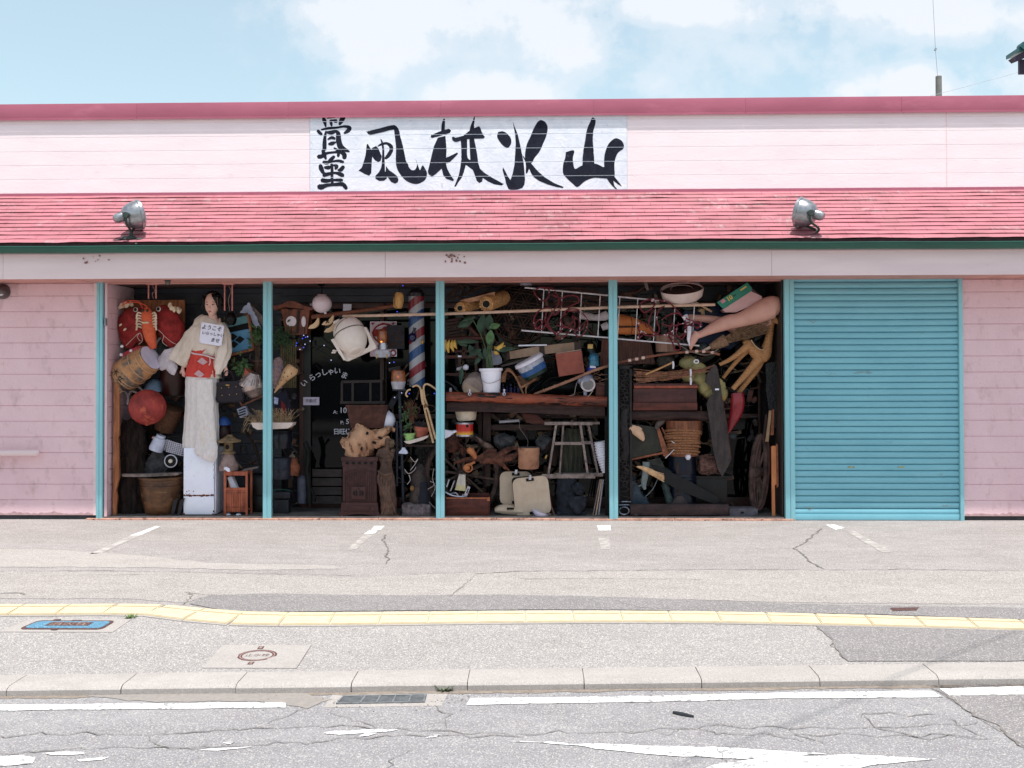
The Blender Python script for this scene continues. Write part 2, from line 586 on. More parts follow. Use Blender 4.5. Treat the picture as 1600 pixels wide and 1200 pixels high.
gpoly('pale_stain',gmat('pale_dust',(160,153,149),(164,157,153),(150,142,138),sc=60,speck=0.4),[(-300,862),(60,858),(220,868),(330,880),(520,884),(545,889),(400,891),(200,887),(0,886),(-300,886)],label='pale dusty drift across the forecourt asphalt',ragged=0.03)
gpoly('asphalt_patch',PATCHM,[(296,944),(325,931),(420,928),(600,931),(800,930),(960,933),(1200,943),(1380,947),(2300,960),(2300,990),(1600,969),(1350,960),(1150,958),(1010,954),(850,953),(600,955),(430,957),(350,955)],label='long dark repair strip above the yellow tactile tiles',lift=0.008,ragged=0.012)
gpoly('asphalt_patch',PATCHM,[(1274,978),(1284,986),(1300,1000),(1308,1016),(1325,1034),(2300,1032),(2300,990),(1600,985),(1400,981)],label='dark asphalt patch at the right end of the sidewalk',lift=0.008,ragged=0.008)
gpoly('road_patch',PATCHM,[(1432,1057),(1470,1084),(1530,1124),(1640,1190),(2400,1400),(2400,1050),(1700,1054),(1560,1056)],kind='road',label='darker asphalt patch in the road at the right edge',ragged=0.006)
pc=world_part('crack',CRACK,kind='structure')
pc.ob['label']='thin dark cracks running over forecourt, sidewalk and road'
for pts,w in(([(601,836),(598,846),(607,856),(603,866),(607,876),(603,882)],.03),([(1281,826),(1268,840),(1243,858),(1256,868),(1266,878),(1288,890)],.026),([(1243,858),(1190,858),(1140,852)],.012),([(0,893),(160,892),(300,895),(430,897),(560,900)],.014),([(560,900),(640,897),(760,894)],.008),([(740,897),(820,893),(960,892),(1100,890),(1290,891),(1420,890),(1600,893)],.02),([(-20,929),(30,928),(38,931)],.04),([(300,932),(290,926),(330,930)],.02),([(300,932),(284,946)],.02),([(746,898),(722,916),(702,934)],.012),([(800,905),(960,904),(1100,906)],.010),([(325,955),(430,957),(600,955.5),(730,954)],.016),([(960,938),(1000,950),(1150,957),(1350,961),(1600,969)],.016),([(1274,978),(1284,986),(1300,1000),(1308,1016),(1325,1034)],.014),([(1380,945),(1410,953),(1440,950)],.012),([(60,900),(230,898)],.008),([(330,867),(250,875)],.006),([(690,856),(560,850),(500,856)],.007),([(1000,828),(1090,836)],.007)):
 crack(pc,pts,w)
for pts,w in(([(480,1108),(450,1120),(410,1134)],.01),([(515,1112),(560,1130),(590,1140)],.008),([(680,1103),(700,1122),(698,1138)],.014),([(0,1150),(120,1147),(250,1148),(400,1139),(520,1135),(620,1140),(800,1150)],.012),([(0,1180),(150,1170),(330,1167),(480,1160),(640,1150),(820,1153)],.012),([(230,1150),(240,1165),(300,1172),(330,1168)],.008),([(260,1142),(255,1152)],.008),([(800,1148),(960,1146),(1100,1136),(1210,1135),(1350,1137),(1500,1133),(1530,1128)],.014),([(1350,1120),(1370,1136),(1430,1150),(1560,1154)],.012),([(1345,1122),(1390,1117),(1425,1122),(1470,1118)],.01),([(1180,1147),(1330,1148),(1450,1155),(1530,1150)],.01),([(1480,1122),(1500,1140),(1540,1152)],.01),([(1432,1057),(1470,1084),(1530,1124),(1640,1190)],.022),([(1125,1165),(1132,1185),(1150,1200)],.01),([(650,1170),(600,1195),(590,1210)],.008),([(240,1166),(250,1150),(270,1138)],.006),([(1090,1140),(1120,1150),(1200,1147),(1260,1160)],.01),([(1240,1136),(1250,1150),(1290,1166)],.009),([(980,1147),(1010,1140),(1040,1146),(1075,1138)],.008)):
 crack(pc,pts,w,'road',jit=0.03,lift=.0048)
YEL=M('tactile_yellow',(200,185,156),(193,176,146),rough=0.8,sc=14,c3=(196,176,132),sc3=40,lo3=0.6,hi3=0.7,bump=0.2)
path=catmull([(-260,953),(-120,953),(0,954),(120,953.5),(215,953),(262,956),(310,962),(370,967),(450,968.5),(600,967.5),(800,965.5),(1000,965),(1150,966.5),(1300,970),(1450,974),(1620,979),(1800,985),(1960,990)],14)
pw=[G(x,y).xy for x,y in path]
tp=world_part('tactile_paving',YEL,kind='structure')
tp.ob['label']='line of yellow tactile tiles wandering across the sidewalk'
bed=world_part('tactile_bedding',CONC,kind='structure')
bed.ob['label']='pale mortar bed under the yellow tactile tiles'
cur,i,tiles=pw[0].copy(),0,[]
while i<len(pw)-1:
 a=cur.copy()
 while i<len(pw)-1 and(pw[i+1]-a).length<0.304:
  i+=1
 if i>=len(pw)-1:
  break
 cur=a+(pw[i+1]-a).normalized()*0.304
 tiles.append((a,cur.copy()))
def gquad(p,a,b,n0,n1,l0,l1,top,base=-0.02,kind='walk'):
 """raised block on the ground: a-b direction trimmed l0..l1, across n0..n1."""
 t=(b-a).normalized()
 n=Vector((-t.y,t.x))
 L_=(b-a).length
 c=[a+t*(L_*l0)+n*n0,a+t*(L_*l1)+n*n0,a+t*(L_*l1)+n*n1,a+t*(L_*l0)+n*n1]
 lo=[Vector((q.x,q.y,gz(q.x,q.y,kind)+base))for q in c]
 hi=[Vector((q.x,q.y,gz(q.x,q.y,kind)+top))for q in c]
 p.verts(lo+hi,[[4,5,6,7],[0,1,5,4],[1,2,6,5],[2,3,7,6],[3,0,4,7]])
for a,b in tiles:
 gquad(tp,a,b,-0.118,0.118,0.008,0.992,0.010)
 for n0_,n1_ in((-0.112,0.035),(0.056,0.112)):
  gquad(tp,a,b,n0_,n1_,0.03,0.97,0.0145,base=0.005)
 gquad(bed,a,b,-0.136,0.134,-0.01,1.01,0.0058)
kb=world_part('kerb',CONC,kind='structure')
kb.ob['label']='low concrete kerb of long blocks beside the road'
x=-14.0
while x<14:
 jj=random.uniform(-.004,.004)
 w=0.5995
 vs=[]
 for xx in(x,x+w):
  z=gz(xx,KB)
  vs+=[Vector((xx,KB+jj,z-.2)),Vector((xx,KB+jj,z+0.004)),Vector((xx,KF+.036+jj,z+0.002)),Vector((xx,KF+.016+jj,z-.005)),Vector((xx,KF+.004+jj,z-.016)),Vector((xx,KF-.004+jj,z-.2))]
 kb.verts(vs,[[i,i+1,i+7,i+6]for i in range(5)]+[[0,1,2,3,4,5],[11,10,9,8,7,6]])
 x+=0.604
gpoly('kerb_joint',M('joint_dirt',(122,114,108),(100,92,88),rough=1),[(-14,KB-.003),(14,KB-.003),(14,KF+.03),(-14,KF+.03)],label='dirt in the joints between kerb blocks',lift=-0.008,metres=True)
gpoly('gutter_dirt',M('gutter_dirt',(120,108,98),(140,128,118),rough=1,sc=30),[(-14,KF+.01),(14,KF+.01),(14,KF-.035),(-14,KF-.035)],kind='road',metres=True,label='thin line of dirt where the road meets the kerb',ragged=0.02)
gpoly('gutter_dirt',M('gutter_sand',(142,134,128),(130,123,119),rough=1,sc=40),[(100,1083),(300,1082),(478,1084),(520,1093),(480,1108),(420,1098),(200,1096)],kind='road',lift=0.005,label='sandy grit washed up beside the drain grate',ragged=0.02)
pm=world_part('road_marking',PAINT,kind='structure')
pm.ob['label']='white painted lines on the road, worn where cars turn'
for q in([(-600,1106),(0,1102),(220,1100),(446,1098),(446,1106.5),(220,1109),(0,1111),(-600,1116)],[(735,1092),(1000,1088.5),(1240,1083),(1456,1080.5),(1474,1090),(1240,1092),(1000,1098),(729,1102)],[(1468,1077),(1600,1073),(2200,1060),(2200,1070),(1600,1086),(1484,1088)],[(795,1159),(860,1160),(930,1163),(1020,1167),(1150,1170),(1230,1175),(1292,1179),(1240,1183),(1180,1186),(1090,1183),(1000,1178),(930,1171),(860,1163)],[(1100,1203),(1150,1192),(1210,1183),(1330,1180),(1400,1184),(1466,1187),(1380,1195),(1330,1203)],[(-60,1184),(0,1183),(36,1181),(56,1186),(50,1194),(20,1197),(-60,1199)],[(505,1147),(520,1143),(570,1141),(600,1140),(622,1141),(608,1144),(560,1147),(530,1149)],[(665,1154),(675,1150),(688,1149),(680,1153)],[(348,1162),(356,1159),(366,1160),(360,1164)],[(310,1173),(350,1170),(396,1167),(380,1170),(340,1174)],[(70,1178),(130,1176),(132,1179),(80,1181)],[(120,1188),(170,1184),(160,1188),(125,1191)],[(560,1152),(570,1147),(590,1146),(575,1151)]):
 gpoly('road_marking',PAINT,q,'road',0.0075,obj=pm,ragged=0.006 if q[0][1]<1110 else .022)
for q in([(244,822),(250,823),(221,836),(203,837)],[(585,822),(601,822),(595,828),(580,828)],[(577,829),(590,829),(585,834),(568,835)],[(933,821),(954,821),(954,829),(935,829)],[(1290,820),(1305,820),(1320,825),(1306,828)]):
 gpoly('road_marking',PAINT,q,lift=0.004,obj=pm)
pf=world_part('faded_parking_line',FAINT,kind='structure')
pf.ob['label']='faded remains of the parking lines on the forecourt'
for q in([(203,837),(221,836),(160,864),(140,866)],[(568,836),(582,836),(556,858),(538,862)],[(936,840),(952,840),(953,858),(938,858)],[(1320,830),(1332,829),(1395,862),(1380,864)]):
 gpoly('faded_parking_line',FAINT,q,lift=0.004,obj=pf,ragged=0.012)
GALV=M('galvanised_steel',(150,152,154),(120,122,125),rough=0.55,metal=0.6,sc=22)
DARK=M('dark_void',(14,12,13),(20,17,18),rough=1)
RUSTB=M('rusty_brown_iron',(96,68,64),(74,52,50),rough=0.8,metal=0.2,sc=40)
gc=[G(x,y,'road').xy for x,y in((525,1101),(664,1098.5),(667,1086.5),(536,1089))]
gt=empty('drain_grate','grey steel drain grate set in the gutter below the kerb','drain grate',(gc[0].x,gc[0].y,gz(gc[0].x,gc[0].y,'road')))
gpz=gt.location
def on_ground(p,pts,kind,lift,thick=0.004):
 top=[Vector((q.x,q.y,gz(q.x,q.y,kind)+lift*.55))-gpz for q in pts]
 bot=[q-Vector((0,0,thick))for q in top]
 n=len(pts)
 p.verts(top+bot,[list(range(n))]+[[i,(i+1)%n,n+(i+1)%n,n+i]for i in range(n)])
def lerp2(a,b,t):
 return a+(b-a)*t
fr=Part('frame',GALV,None,(0,0,1),gt)
bl=Part('bars',GALV,None,(0,0,1),gt)
cv=Part('sump',M('grate_shadow',(130,132,136),(112,115,119),rough=.9),None,(0,0,1),gt)
on_ground(cv,gc,'road',0.004)
for a,b in((0,1),(3,2)):
 t_=0.03 if a==0 else-0.03
 on_ground(fr,[gc[a],gc[b],lerp2(gc[b],gc[(b+1)%4]if a==0 else gc[1],0.06),lerp2(gc[a],gc[3]if a==0 else gc[0],0.06)],'road',0.014)
for i in range(6):
 t0=i/5.5+0.08 if i else 0.0
 t0=min(t0,0.975)
 on_ground(fr,[lerp2(gc[0],gc[1],t0),lerp2(gc[0],gc[1],t0+0.018),lerp2(gc[3],gc[2],t0+0.018),lerp2(gc[3],gc[2],t0)],'road',0.016)
for i in range(13):
 t0=(i+0.5)/13
 a0,a1=lerp2(gc[0],gc[3],t0),lerp2(gc[1],gc[2],t0)
 b0,b1=lerp2(gc[0],gc[3],t0+0.03),lerp2(gc[1],gc[2],t0+0.03)
 on_ground(bl,[a0,a1,b1,b0],'road',0.010)
gpoly('drain_surround',CONC,[(505,1106),(690,1103),(700,1084),(520,1085)],'road',0.0025,label='concrete surround of the drain grate')
vc=[G(x,y).xy for x,y in((316,1044.5),(463,1045),(486,1009),(348,1009))]
gpz=Vector((vc[0].x,vc[0].y,gz(vc[0].x,vc[0].y)))
vt=empty('valve_cover','small round brown valve cover set in a pale concrete square','valve cover',gpz)
on_ground(Part('surround',CONC,None,(0,0,1),vt),[lerp2(vc[0],vc[3],t)for t in(0,)]+[vc[1],vc[2],vc[3]],'walk',0.008)
def disc_on(p,c,r,lift,ri=0.0,seg=36):
 vs,fs=[],[]
 for i in range(seg):
  a=2*math.pi*i/seg
  for rr in(ri,r):
   q=Vector((c.x+rr*math.cos(a),c.y+rr*math.sin(a)*.8))
   vs.append(Vector((q.x,q.y,gz(q.x,q.y)+lift*.55))-gpz)
 for i in range(seg):
  j=(i+1)%seg
  fs.append([2*i,2*i+1,2*j+1,2*j])
 p.verts(vs,fs)
c0=G(402,1026).xy
lid=Part('lid',RUSTB,None,(0,0,1),vt)
disc_on(lid,c0,0.112,0.013,0.085)
pl_=Part('plate',M('worn_iron_plate',(150,128,120),(120,98,92),rough=.8,sc=60),None,(0,0,1),vt)
disc_on(pl_,c0,0.083,0.011,0.0)
ring_=Part('ring',M('pinkish_iron',(165,130,125),(140,105,100),rough=.8),None,(0,0,1),vt)
disc_on(ring_,c0,0.1,0.0145,0.094)
def ground_text(parent,mat,txt,c,size,lift,wide=1.0):
 p=Part('lettering',mat,None,(0,0,1),parent)
 p.text(txt,0,0,size,squeeze=wide,thick=0.0)
 for v_ in p.bm.verts:
  x_,z_=v_.co.x,v_.co.z
  q=Vector((c.x+x_,c.y+z_))
  v_.co=Vector((q.x,q.y,gz(q.x,q.y)+lift*.55))-gpz
 return p
ground_text(vt,RUSTB,'止水栓',c0,0.045,0.0135,1.05)
for px,py in((407.5,1013.8),(392,1038)):
 c1=G(px,py).xy
 on_ground(Part('marker_plate',RUSTB,None,(0,0,1),vt),[c1+Vector(q)for q in((-.016,-.022),(.016,-.022),(.016,.022),(-.016,.022))],'walk',0.0125)
 on_ground(Part('marker_plate',pl_.me.materials[0],None,(0,0,1),vt),[c1+Vector(q)for q in((-.008,-.013),(.008,-.013),(.008,.013),(-.008,.013))],'walk',0.0150)
hc=[G(x,y).xy for x,y in((-2,988),(176,988.5),(206,968),(48,967.5))]
gpz=Vector((hc[0].x,hc[0].y,gz(hc[0].x,hc[0].y)))
ht=empty('hydrant_cover','blue rectangular hydrant cover with a rusty rim in a pale concrete frame','hydrant cover',gpz)
on_ground(Part('surround',CONC,None,(0,0,1),ht),hc,'walk',0.0075)
def rrect(q,m,r,n=5,mv=.1):
 """rounded rectangle inside quad q (margins m), r fraction radius."""
 pts=[]
 W=(q[1]-q[0]).length
 H=(q[3]-q[0]).length
 for cx,cy,a0 in((1-m-r,m*mv*10+r*W/H,-90),(1-m-r,1-m*mv*10-r*W/H,0),(m+r,1-m*mv*10-r*W/H,90),(m+r,m*mv*10+r*W/H,180)):
  for i in range(n+1):
   a=R(a0+90*i/n)
   uu,vv=cx+r*math.cos(a),cy+r*W/H*math.sin(a)
   pts.append(lerp2(lerp2(q[0],q[1],uu),lerp2(q[3],q[2],uu),vv))
 return pts
on_ground(Part('rim',RUSTB,None,(0,0,1),ht),rrect(hc,0.125,0.05,mv=.13),'walk',0.012)
on_ground(Part('lid',M('hydrant_blue',(84,126,148),(72,114,138),rough=.6,sc=60,c3=(130,190,225),sc3=90),None,(0,0,1),ht),rrect(hc,0.15,0.045,mv=.16),'walk',0.015)
nm=[lerp2(lerp2(hc[0],hc[1],a_),lerp2(hc[3],hc[2],a_),b_)for a_,b_ in((.30,.40),(.70,.40),(.70,.66),(.30,.66))]
on_ground(Part('name_plate',RUSTB,None,(0,0,1),ht),nm,'walk',0.0165)
ground_text(ht,pl_.me.materials[0],'消火栓',(nm[0]+nm[2])/2,0.075,0.0180,1.1)
for a_,b_,w_ in((.5,.80,.09),(.46,.135,.05),(.3,.85,.06)):
 q_=[lerp2(lerp2(hc[0],hc[1],a_+da),lerp2(hc[3],hc[2],a_+da),b_+db)for da,db in((-w_/2,-.04),(w_/2,-.04),(w_/2,.04),(-w_/2,.04))]
 on_ground(Part('lug',RUSTB,None,(0,0,1),ht),q_,'walk',0.0178)
sc_=gpoly('stopcock_lid',RUSTB,[(1390,951),(1436,950),(1432,955),(1395,956)],lift=0.011)
del sc_.ob['kind']
sc_.ob['label'],sc_.ob['category']='thin rusty lid half buried in the dark asphalt above the tactile tiles','lid'
sk=one('rubber_strip','short curved black rubber strip lying on the road','rubber strip',1068,1119,-7.0,M('black_rubber',(52,54,60),(38,40,44),rough=.6))
b0=G(1068,1119,'road')
sk.ob.location=b0+Vector((0,0,0.006))
sk.frame=(0,0,1)
sk.loft([(-.045,0,.035,.007,.004),(-.02,0,.012,.012,.004),(.01,0,-.008,.012,.004),(.045,0,-.022,.007,.004)],seg=8,sm=4)
WEED=M('weed_green',(96,122,62),(70,96,44),rough=.7,sc=30)
for i,(px,py,r_,lb)in enumerate(((466,1075,.05,'small green weed at the kerb foot left of the drain grate'),(318,1073,.03,'tiny green weed in the kerb front far left of the grate'),(695,1080,.055,'green weed tuft at the kerb foot right of the drain grate'),(912,1066,.03,'tiny weed in the kerb joint right of the middle'),(204,966,.04,'green weed growing at the corner of the blue hydrant cover'))):
 w0=G(px,py,'walk' if py<1000 else 'road')
 wp=world_part('weed',WEED,label=lb,cat='weed',group='weeds in the pavement joints')
 wp.ob.location=w0
 for j in range(26):
  a_=random.uniform(0,6.28)
  q=Vector((math.cos(a_),math.sin(a_)*.5,0))*random.uniform(0,r_*.7)
  dd_=Vector((math.cos(a_),math.sin(a_),random.uniform(.5,1.4))).normalized()*random.uniform(.4,1)*r_
  s_=Vector((-math.sin(a_),math.cos(a_),0))*r_*.11
  wp.verts([q-s_,q+s_,q+dd_*.7+s_*.8,q+dd_,q+dd_*.7-s_*.8],[[0,1,2,3,4]])
grv=world_part('gravel',M('gravel_bits',(150,140,132),(90,84,80),rough=1,sc=60),kind='stuff')
grv.ob['label']='loose grit scattered along the kerb and over the road'
for i in range(420):
 px,py=(random.uniform(-20,1620),1062+abs(random.gauss(12,9)))if i%3 else(random.uniform(400,760),random.gauss(1095,8))
 py=max(py,1083-px*0.0155)
 q=G(px,py,'road')
 r_=random.uniform(.0025,.007)
 vs=[q+Vector((random.uniform(-1,1),random.uniform(-1,1),random.uniform(0,1))).normalized()*r_ for _ in range(6)]
 grv.verts(vs,[[0,1,2],[0,2,3],[0,3,4],[0,4,5],[0,5,1],[1,2,5],[2,3,4]])
 # BUILDING
def X0(px,Y=0.0):
 return P(px,600,Y).x
def Z0(py,Y=0.0,px=838):
 return P(px,py,Y).z
PINK=M('pink_siding_paint',(230,195,202),(222,186,194),rough=0.55,sc=2.2,st=(1,1,.6),bump=0.5,bsc=45,c3=(186,150,152),sc3=7,lo3=.54,hi3=.80)
PPINK=M('pale_pink_siding_paint',(240,227,229),(235,220,223),rough=0.6,sc=3,st=(.5,1,2),bump=0.25,bsc=50,c3=(222,204,208),sc3=7,lo3=.62,hi3=.82)
LPINK=M('lavender_pink_trim_paint',(230,206,208),(222,197,200),rough=0.5,sc=3,st=(.4,1,3),bump=.06,c3=(168,140,146),sc3=9,lo3=.66,hi3=.8)
ROOFM=M('pink_roof_shingle',(205,104,122),(190,88,106),rough=0.6,sc=2.4,st=(1,.7,.7),bump=.15,bsc=60,c3=(214,150,160),sc3=9,lo3=.60,hi3=.72)
ROOFD=M('dark_roof_gap',(58,34,38),(78,46,50),rough=.9)
COPE=M('rose_metal_coping',(172,94,114),(162,86,106),rough=0.45,sc=5,st=(.3,1,1),metal=0.1,c3=(180,102,122),sc3=4)
GREEN=M('dark_green_gutter',(34,84,70),(28,72,60),rough=0.4,sc=6,st=(.3,1,1),c3=(70,96,86),sc3=14,lo3=.66,hi3=.8)
TEAL=M('teal_blue_metal_paint',(144,202,212),(136,194,205),rough=0.42,sc=4,st=(1,1,.4),bump=.05,c3=(120,170,178),sc3=22,lo3=.66,hi3=.76)
TEAL2=M('teal_shutter_paint',(124,183,198),(116,175,191),rough=0.38,sc=3,st=(.6,1,1.5),bump=.04,c3=(96,150,158),sc3=13,lo3=.67,hi3=.75)
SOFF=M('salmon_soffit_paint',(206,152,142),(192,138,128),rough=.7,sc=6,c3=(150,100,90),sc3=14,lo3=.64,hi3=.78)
BACKG=M('grey_back_siding',(66,68,76),(56,56,64),rough=.7,sc=4)
BROWNF=M('brown_sash_paint',(72,40,34),(54,30,26),rough=.5,sc=9,st=(1,1,.3))
GLASSD=M('dark_window_glass',(10,11,14),(8,9,12),rough=.05,spec=0.18)
bld=empty('shop_building','long low pink junk shop with four open bays and a teal roller shutter','shop',(0,0,0))
def bp(name,mat,parent=None):
 return world_part(name,mat,parent or bld)
def siding(p,x0,x1,yf,z0,z1,h,g_=0.010,lap=0.008,zstart=None,axis='x'):
 prof=[]
 z=zstart if zstart is not None else z0
 while z<z1-1e-4:
  t=min(z+h,z1)
  prof+=[(yf,z),(yf,t-g_),(yf+lap,t-g_*.4),(yf+lap,t)]
  z=t
 n=len(prof)
 if axis=='x':
  vs=[Vector((x0,y,z))for y,z in prof]+[Vector((x1,y,z))for y,z in prof]
 else:
  vs=[Vector((yf-(y-yf),x0,z))for y,z in prof]+[Vector((yf-(y-yf),x1,z))for y,z in prof]
 p.verts(vs,[[i,i+1,n+i+1,n+i]for i in range(n-1)])
SOF=2.487
YB=0.70
XL,XR=X0(152),X0(1503)
OL,OR=X0(163),X0(1224)
wl=bp('wall',PINK)
siding(wl,-9.5,XL-.035,0.0,0.045,SOF,0.1652,zstart=0.045)
wr=bp('wall',PINK)
siding(wr,XR+.012,9.5,0.0,0.045,SOF,0.1652,zstart=0.045)
tr=bp('corner_trim',LPINK)
wbox(tr,XL-.036,XL-.001,-0.006,.05,0.045,SOF)
tr=bp('corner_trim',LPINK)
wbox(tr,XR+.001,XR+.013,-0.006,.05,0.045,SOF)
pln=bp('plinth',M('dark_concrete_plinth',(70,68,72),(56,54,58),rough=.9,sc=12))
wbox(pln,-9.5,XL,0.02,.06,-.02,0.05)
pln=bp('plinth',pln.me.materials[0])
wbox(pln,XR,9.5,0.02,.06,-.02,0.05)
rl=bp('return_wall',PINK)
siding(rl,0.012,YB,OL+.03,0.03,SOF,0.1652,axis='y')
wbox(rl,OL+.0,OL+.028,0.004,.05,0.03,SOF)
wbox(bp('return_wall',M('dark_brown_panel',(58,46,44),(44,34,33),rough=.6,sc=8)),OR-.012,OR-.002,0.03,YB,0.03,SOF)
wbox(bp('floor',M('dusty_dark_concrete',(96,92,92),(76,72,72),rough=.9,sc=9)),XL,XR,0.0,3.0,-.05,0.03)
th=bp('threshold',M('salmon_threshold',(196,150,132),(150,110,96),rough=.85,sc=14,c3=(92,70,62),sc3=22,lo3=.56,hi3=.64))
for i in range(12):
 a_,b_=lerp2(Vector((XL-.1,0)),Vector((OR+.1,0)),i/12).x,lerp2(Vector((XL-.1,0)),Vector((OR+.1,0)),(i+1)/12).x
 wbox(th,a_+.003,b_-.003,-.045+random.uniform(-.004,.004),0.002,-.01,0.018+random.uniform(-.003,.004),bev=.003)
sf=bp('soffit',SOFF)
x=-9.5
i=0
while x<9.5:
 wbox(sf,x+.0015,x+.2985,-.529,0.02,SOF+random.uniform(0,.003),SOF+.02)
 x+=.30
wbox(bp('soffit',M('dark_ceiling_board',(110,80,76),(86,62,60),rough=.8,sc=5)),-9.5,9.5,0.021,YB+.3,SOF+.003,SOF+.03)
wbox(bp('header',SOFF),XL,OR,0.03,.045,SOF-.012,SOF+.002)
fa=bp('fascia',LPINK)
xs_=[-9.5,X0(4,-.55),X0(602,-.55),X0(1207,-.55),X0(1800,-.55),9.5]
for a_,b_ in zip(xs_[:-1],xs_[1:]):
 wbox(fa,a_+.0015,b_-.0015,-.55,-.53,2.480,2.742)
 wbox(fa,a_+.0015,b_-.0015,-.556,-.5502,2.716,2.742)
 wbox(fa,a_+.0015,b_-.0015,-.5535,-.5502,2.480,2.500)
STM=(M('rusty_stain',(120,78,74),(160,120,120),rough=.9,sc=30))
for px,py,n_ in((142,398,8),(708,398,22)):
 st_=bp('stain',STM)
 for _ in range(n_):
  a_,b_=px+random.gauss(0,9),py+abs(random.gauss(0,7))
  w_=random.uniform(1,3.4)
  q_=P(a_,b_,-.5585)
  h_=random.uniform(.6,2.6)*.0064
  w_*=.0064
  st_.verts([q_+Vector((w_*math.cos(t_)*random.uniform(.5,1),-.0002*_,h_*math.sin(t_)*random.uniform(.5,1)))for t_ in[k_*.9 for k_ in range(7)]],[list(range(7))])
gu=bp('gutter',GREEN)
gprof=[(-.556,2.79),(-.556,2.742),(-.60,2.728),(-.645,2.733),(-.662,2.757),(-.664,2.786),(-.672,2.790),(-.670,2.798),(-.657,2.797),(-.655,2.762),(-.640,2.744),(-.60,2.738),(-.566,2.748),(-.566,2.79)]
n_=60
vs,fs=[],[]
for i in range(n_+1):
 xx=-9.5+19*i/n_
 dz=mnoise.noise(Vector((xx*.35,2,3)))*.012+mnoise.noise(Vector((xx*1.2,2,8)))*.004
 vs+=[Vector((xx,y,z+dz))for y,z in gprof]
m_=len(gprof)
for i in range(n_):
 for j in range(m_):
  fs.append([i*m_+j,i*m_+(j+1)%m_,(i+1)*m_+(j+1)%m_,(i+1)*m_+j])
gu.verts(vs,fs)
RA,RB=Vector((0,-.60,2.836)),Vector((0,.36,3.478))
rd=(RB-RA)
rl_=rd.length
rd.normalize()
rn=Vector((0,-rd.z,rd.y))
wk=bp('roof_deck',ROOFD)
wk.verts([Vector((-9.5,RA.y,RA.z-.004)),Vector((9.5,RA.y,RA.z-.004)),Vector((9.5,RB.y,RB.z-.004)),Vector((-9.5,RB.y,RB.z-.004)),Vector((9.5,RA.y,RA.z-.05)),Vector((-9.5,RA.y,RA.z-.05))],[[0,1,2,3],[0,5,4,1]])
def shingle_mat():
 m=bpy.data.materials.new('pink_shingle')
 m.use_nodes=True
 t=m.node_tree
 bs=t.nodes['Principled BSDF']
 co=nd(t,'ShaderNodeTexCoord').outputs['Object']
 s3=nd(t,'ShaderNodeSeparateXYZ',{0:co})
 row=mth(t,'FLOOR',mth(t,'DIVIDE',mth(t,'SUBTRACT',s3.outputs[2],2.822),rl_/13*rd.z))
 xo=mth(t,'ADD',mth(t,'DIVIDE',s3.outputs[0],.31),mth(t,'MULTIPLY',row,0.37))
 cell=mth(t,'FLOOR',xo)
 fx=mth(t,'SUBTRACT',xo,cell)
 wnz=nd(t,'ShaderNodeTexWhiteNoise',{'Vector':nd(t,'ShaderNodeCombineXYZ',{0:cell,1:row,2:0.0}).outputs[0]},noise_dimensions='3D')
 nz=nd(t,'ShaderNodeTexNoise',{'Vector':co,'Scale':2.2,'Detail':6.0})
 nf=nd(t,'ShaderNodeTexNoise',{'Vector':nd(t,'ShaderNodeMapping',{'Vector':co,'Scale':(1,.6,.6)}).outputs[0],'Scale':15.0,'Detail':8.0,'Roughness':.7})
 c=mixc(t,wnz.outputs[0],srgb((166,103,110)),srgb((150,91,98)))
 c=mixc(t,ramp(t,nz.outputs[0],[(.4,(0,0,0)),(.65,(.6,.6,.6))]),c,srgb((184,108,120)))
 pk=mth(t,'GREATER_THAN',wnz.outputs[0],0.80)
 fl=ramp(t,nf.outputs[0],[(.50,(0,0,0)),(.60,(1,1,1))])
 c=mixc(t,mth(t,'MULTIPLY',mth(t,'MULTIPLY',pk,fl),.45),c,srgb((176,156,156)))
 dn=ramp(t,nd(t,'ShaderNodeTexNoise',{'Vector':co,'Scale':5.0,'Detail':7.0,'Roughness':.7}).outputs[0],[(.54,(0,0,0)),(.72,(1,1,1))])
 c=mixc(t,mth(t,'MULTIPLY',dn,.5),c,srgb((140,62,76)))
 gap=mth(t,'LESS_THAN',fx,0.016)
 c=mixc(t,mth(t,'MULTIPLY',gap,.7),c,srgb((96,36,46)))
 t.links.new(c,bs.inputs['Base Color'])
 bs.inputs['Roughness'].default_value=.55
 b=nd(t,'ShaderNodeBump',{'Strength':.2,'Distance':.004,'Height':nf.outputs[0]})
 t.links.new(b.outputs[0],bs.inputs['Normal'])
 return m
SH=shingle_mat()
rs=bp('roof',SH)
NR=13
for r_ in range(NR):
 t0,t1=r_/NR*rl_-.012,(r_+1)/NR*rl_
 vs,fs=[],[]
 nx=300
 for i in range(nx+1):
  xx=-7.5+15*i/nx
  a_=mnoise.noise(Vector((xx*1.6,r_*3.3,1)))+.7*mnoise.noise(Vector((xx*5.2,r_*5.3,4)))
  lift=.0125+.0065*a_
  dn_=.006*mnoise.noise(Vector((xx*2.3,r_*7.1,6)))+.003*mnoise.noise(Vector((xx*9,r_,6)))
  lo_=RA+rd*(t0+dn_)+rn*lift
  up_=RA+rd*t1+rn*.003
  un=RA+rd*(t0+dn_+.004)+rn*(lift-.006)
  vs+=[Vector((xx,up_.y,up_.z)),Vector((xx,lo_.y,lo_.z)),Vector((xx,un.y,un.z))]
 for i in range(nx):
  for j in range(2):
   a_=i*3+j
   fs.append([a_,a_+1,a_+4,a_+3])
 rs.verts(vs,fs)
wbox(bp('flashing',COPE),-9.5,9.5,.330,.349,3.462,3.494)
YP=.35
pz0,pz1=3.49,Z0(176,YP)
pb=bp('parapet',PPINK)
siding(pb,-9.5,9.5,YP,pz0,4.43,0.1518,zstart=pz0+.012-.1518,lap=.0035,g_=.007)
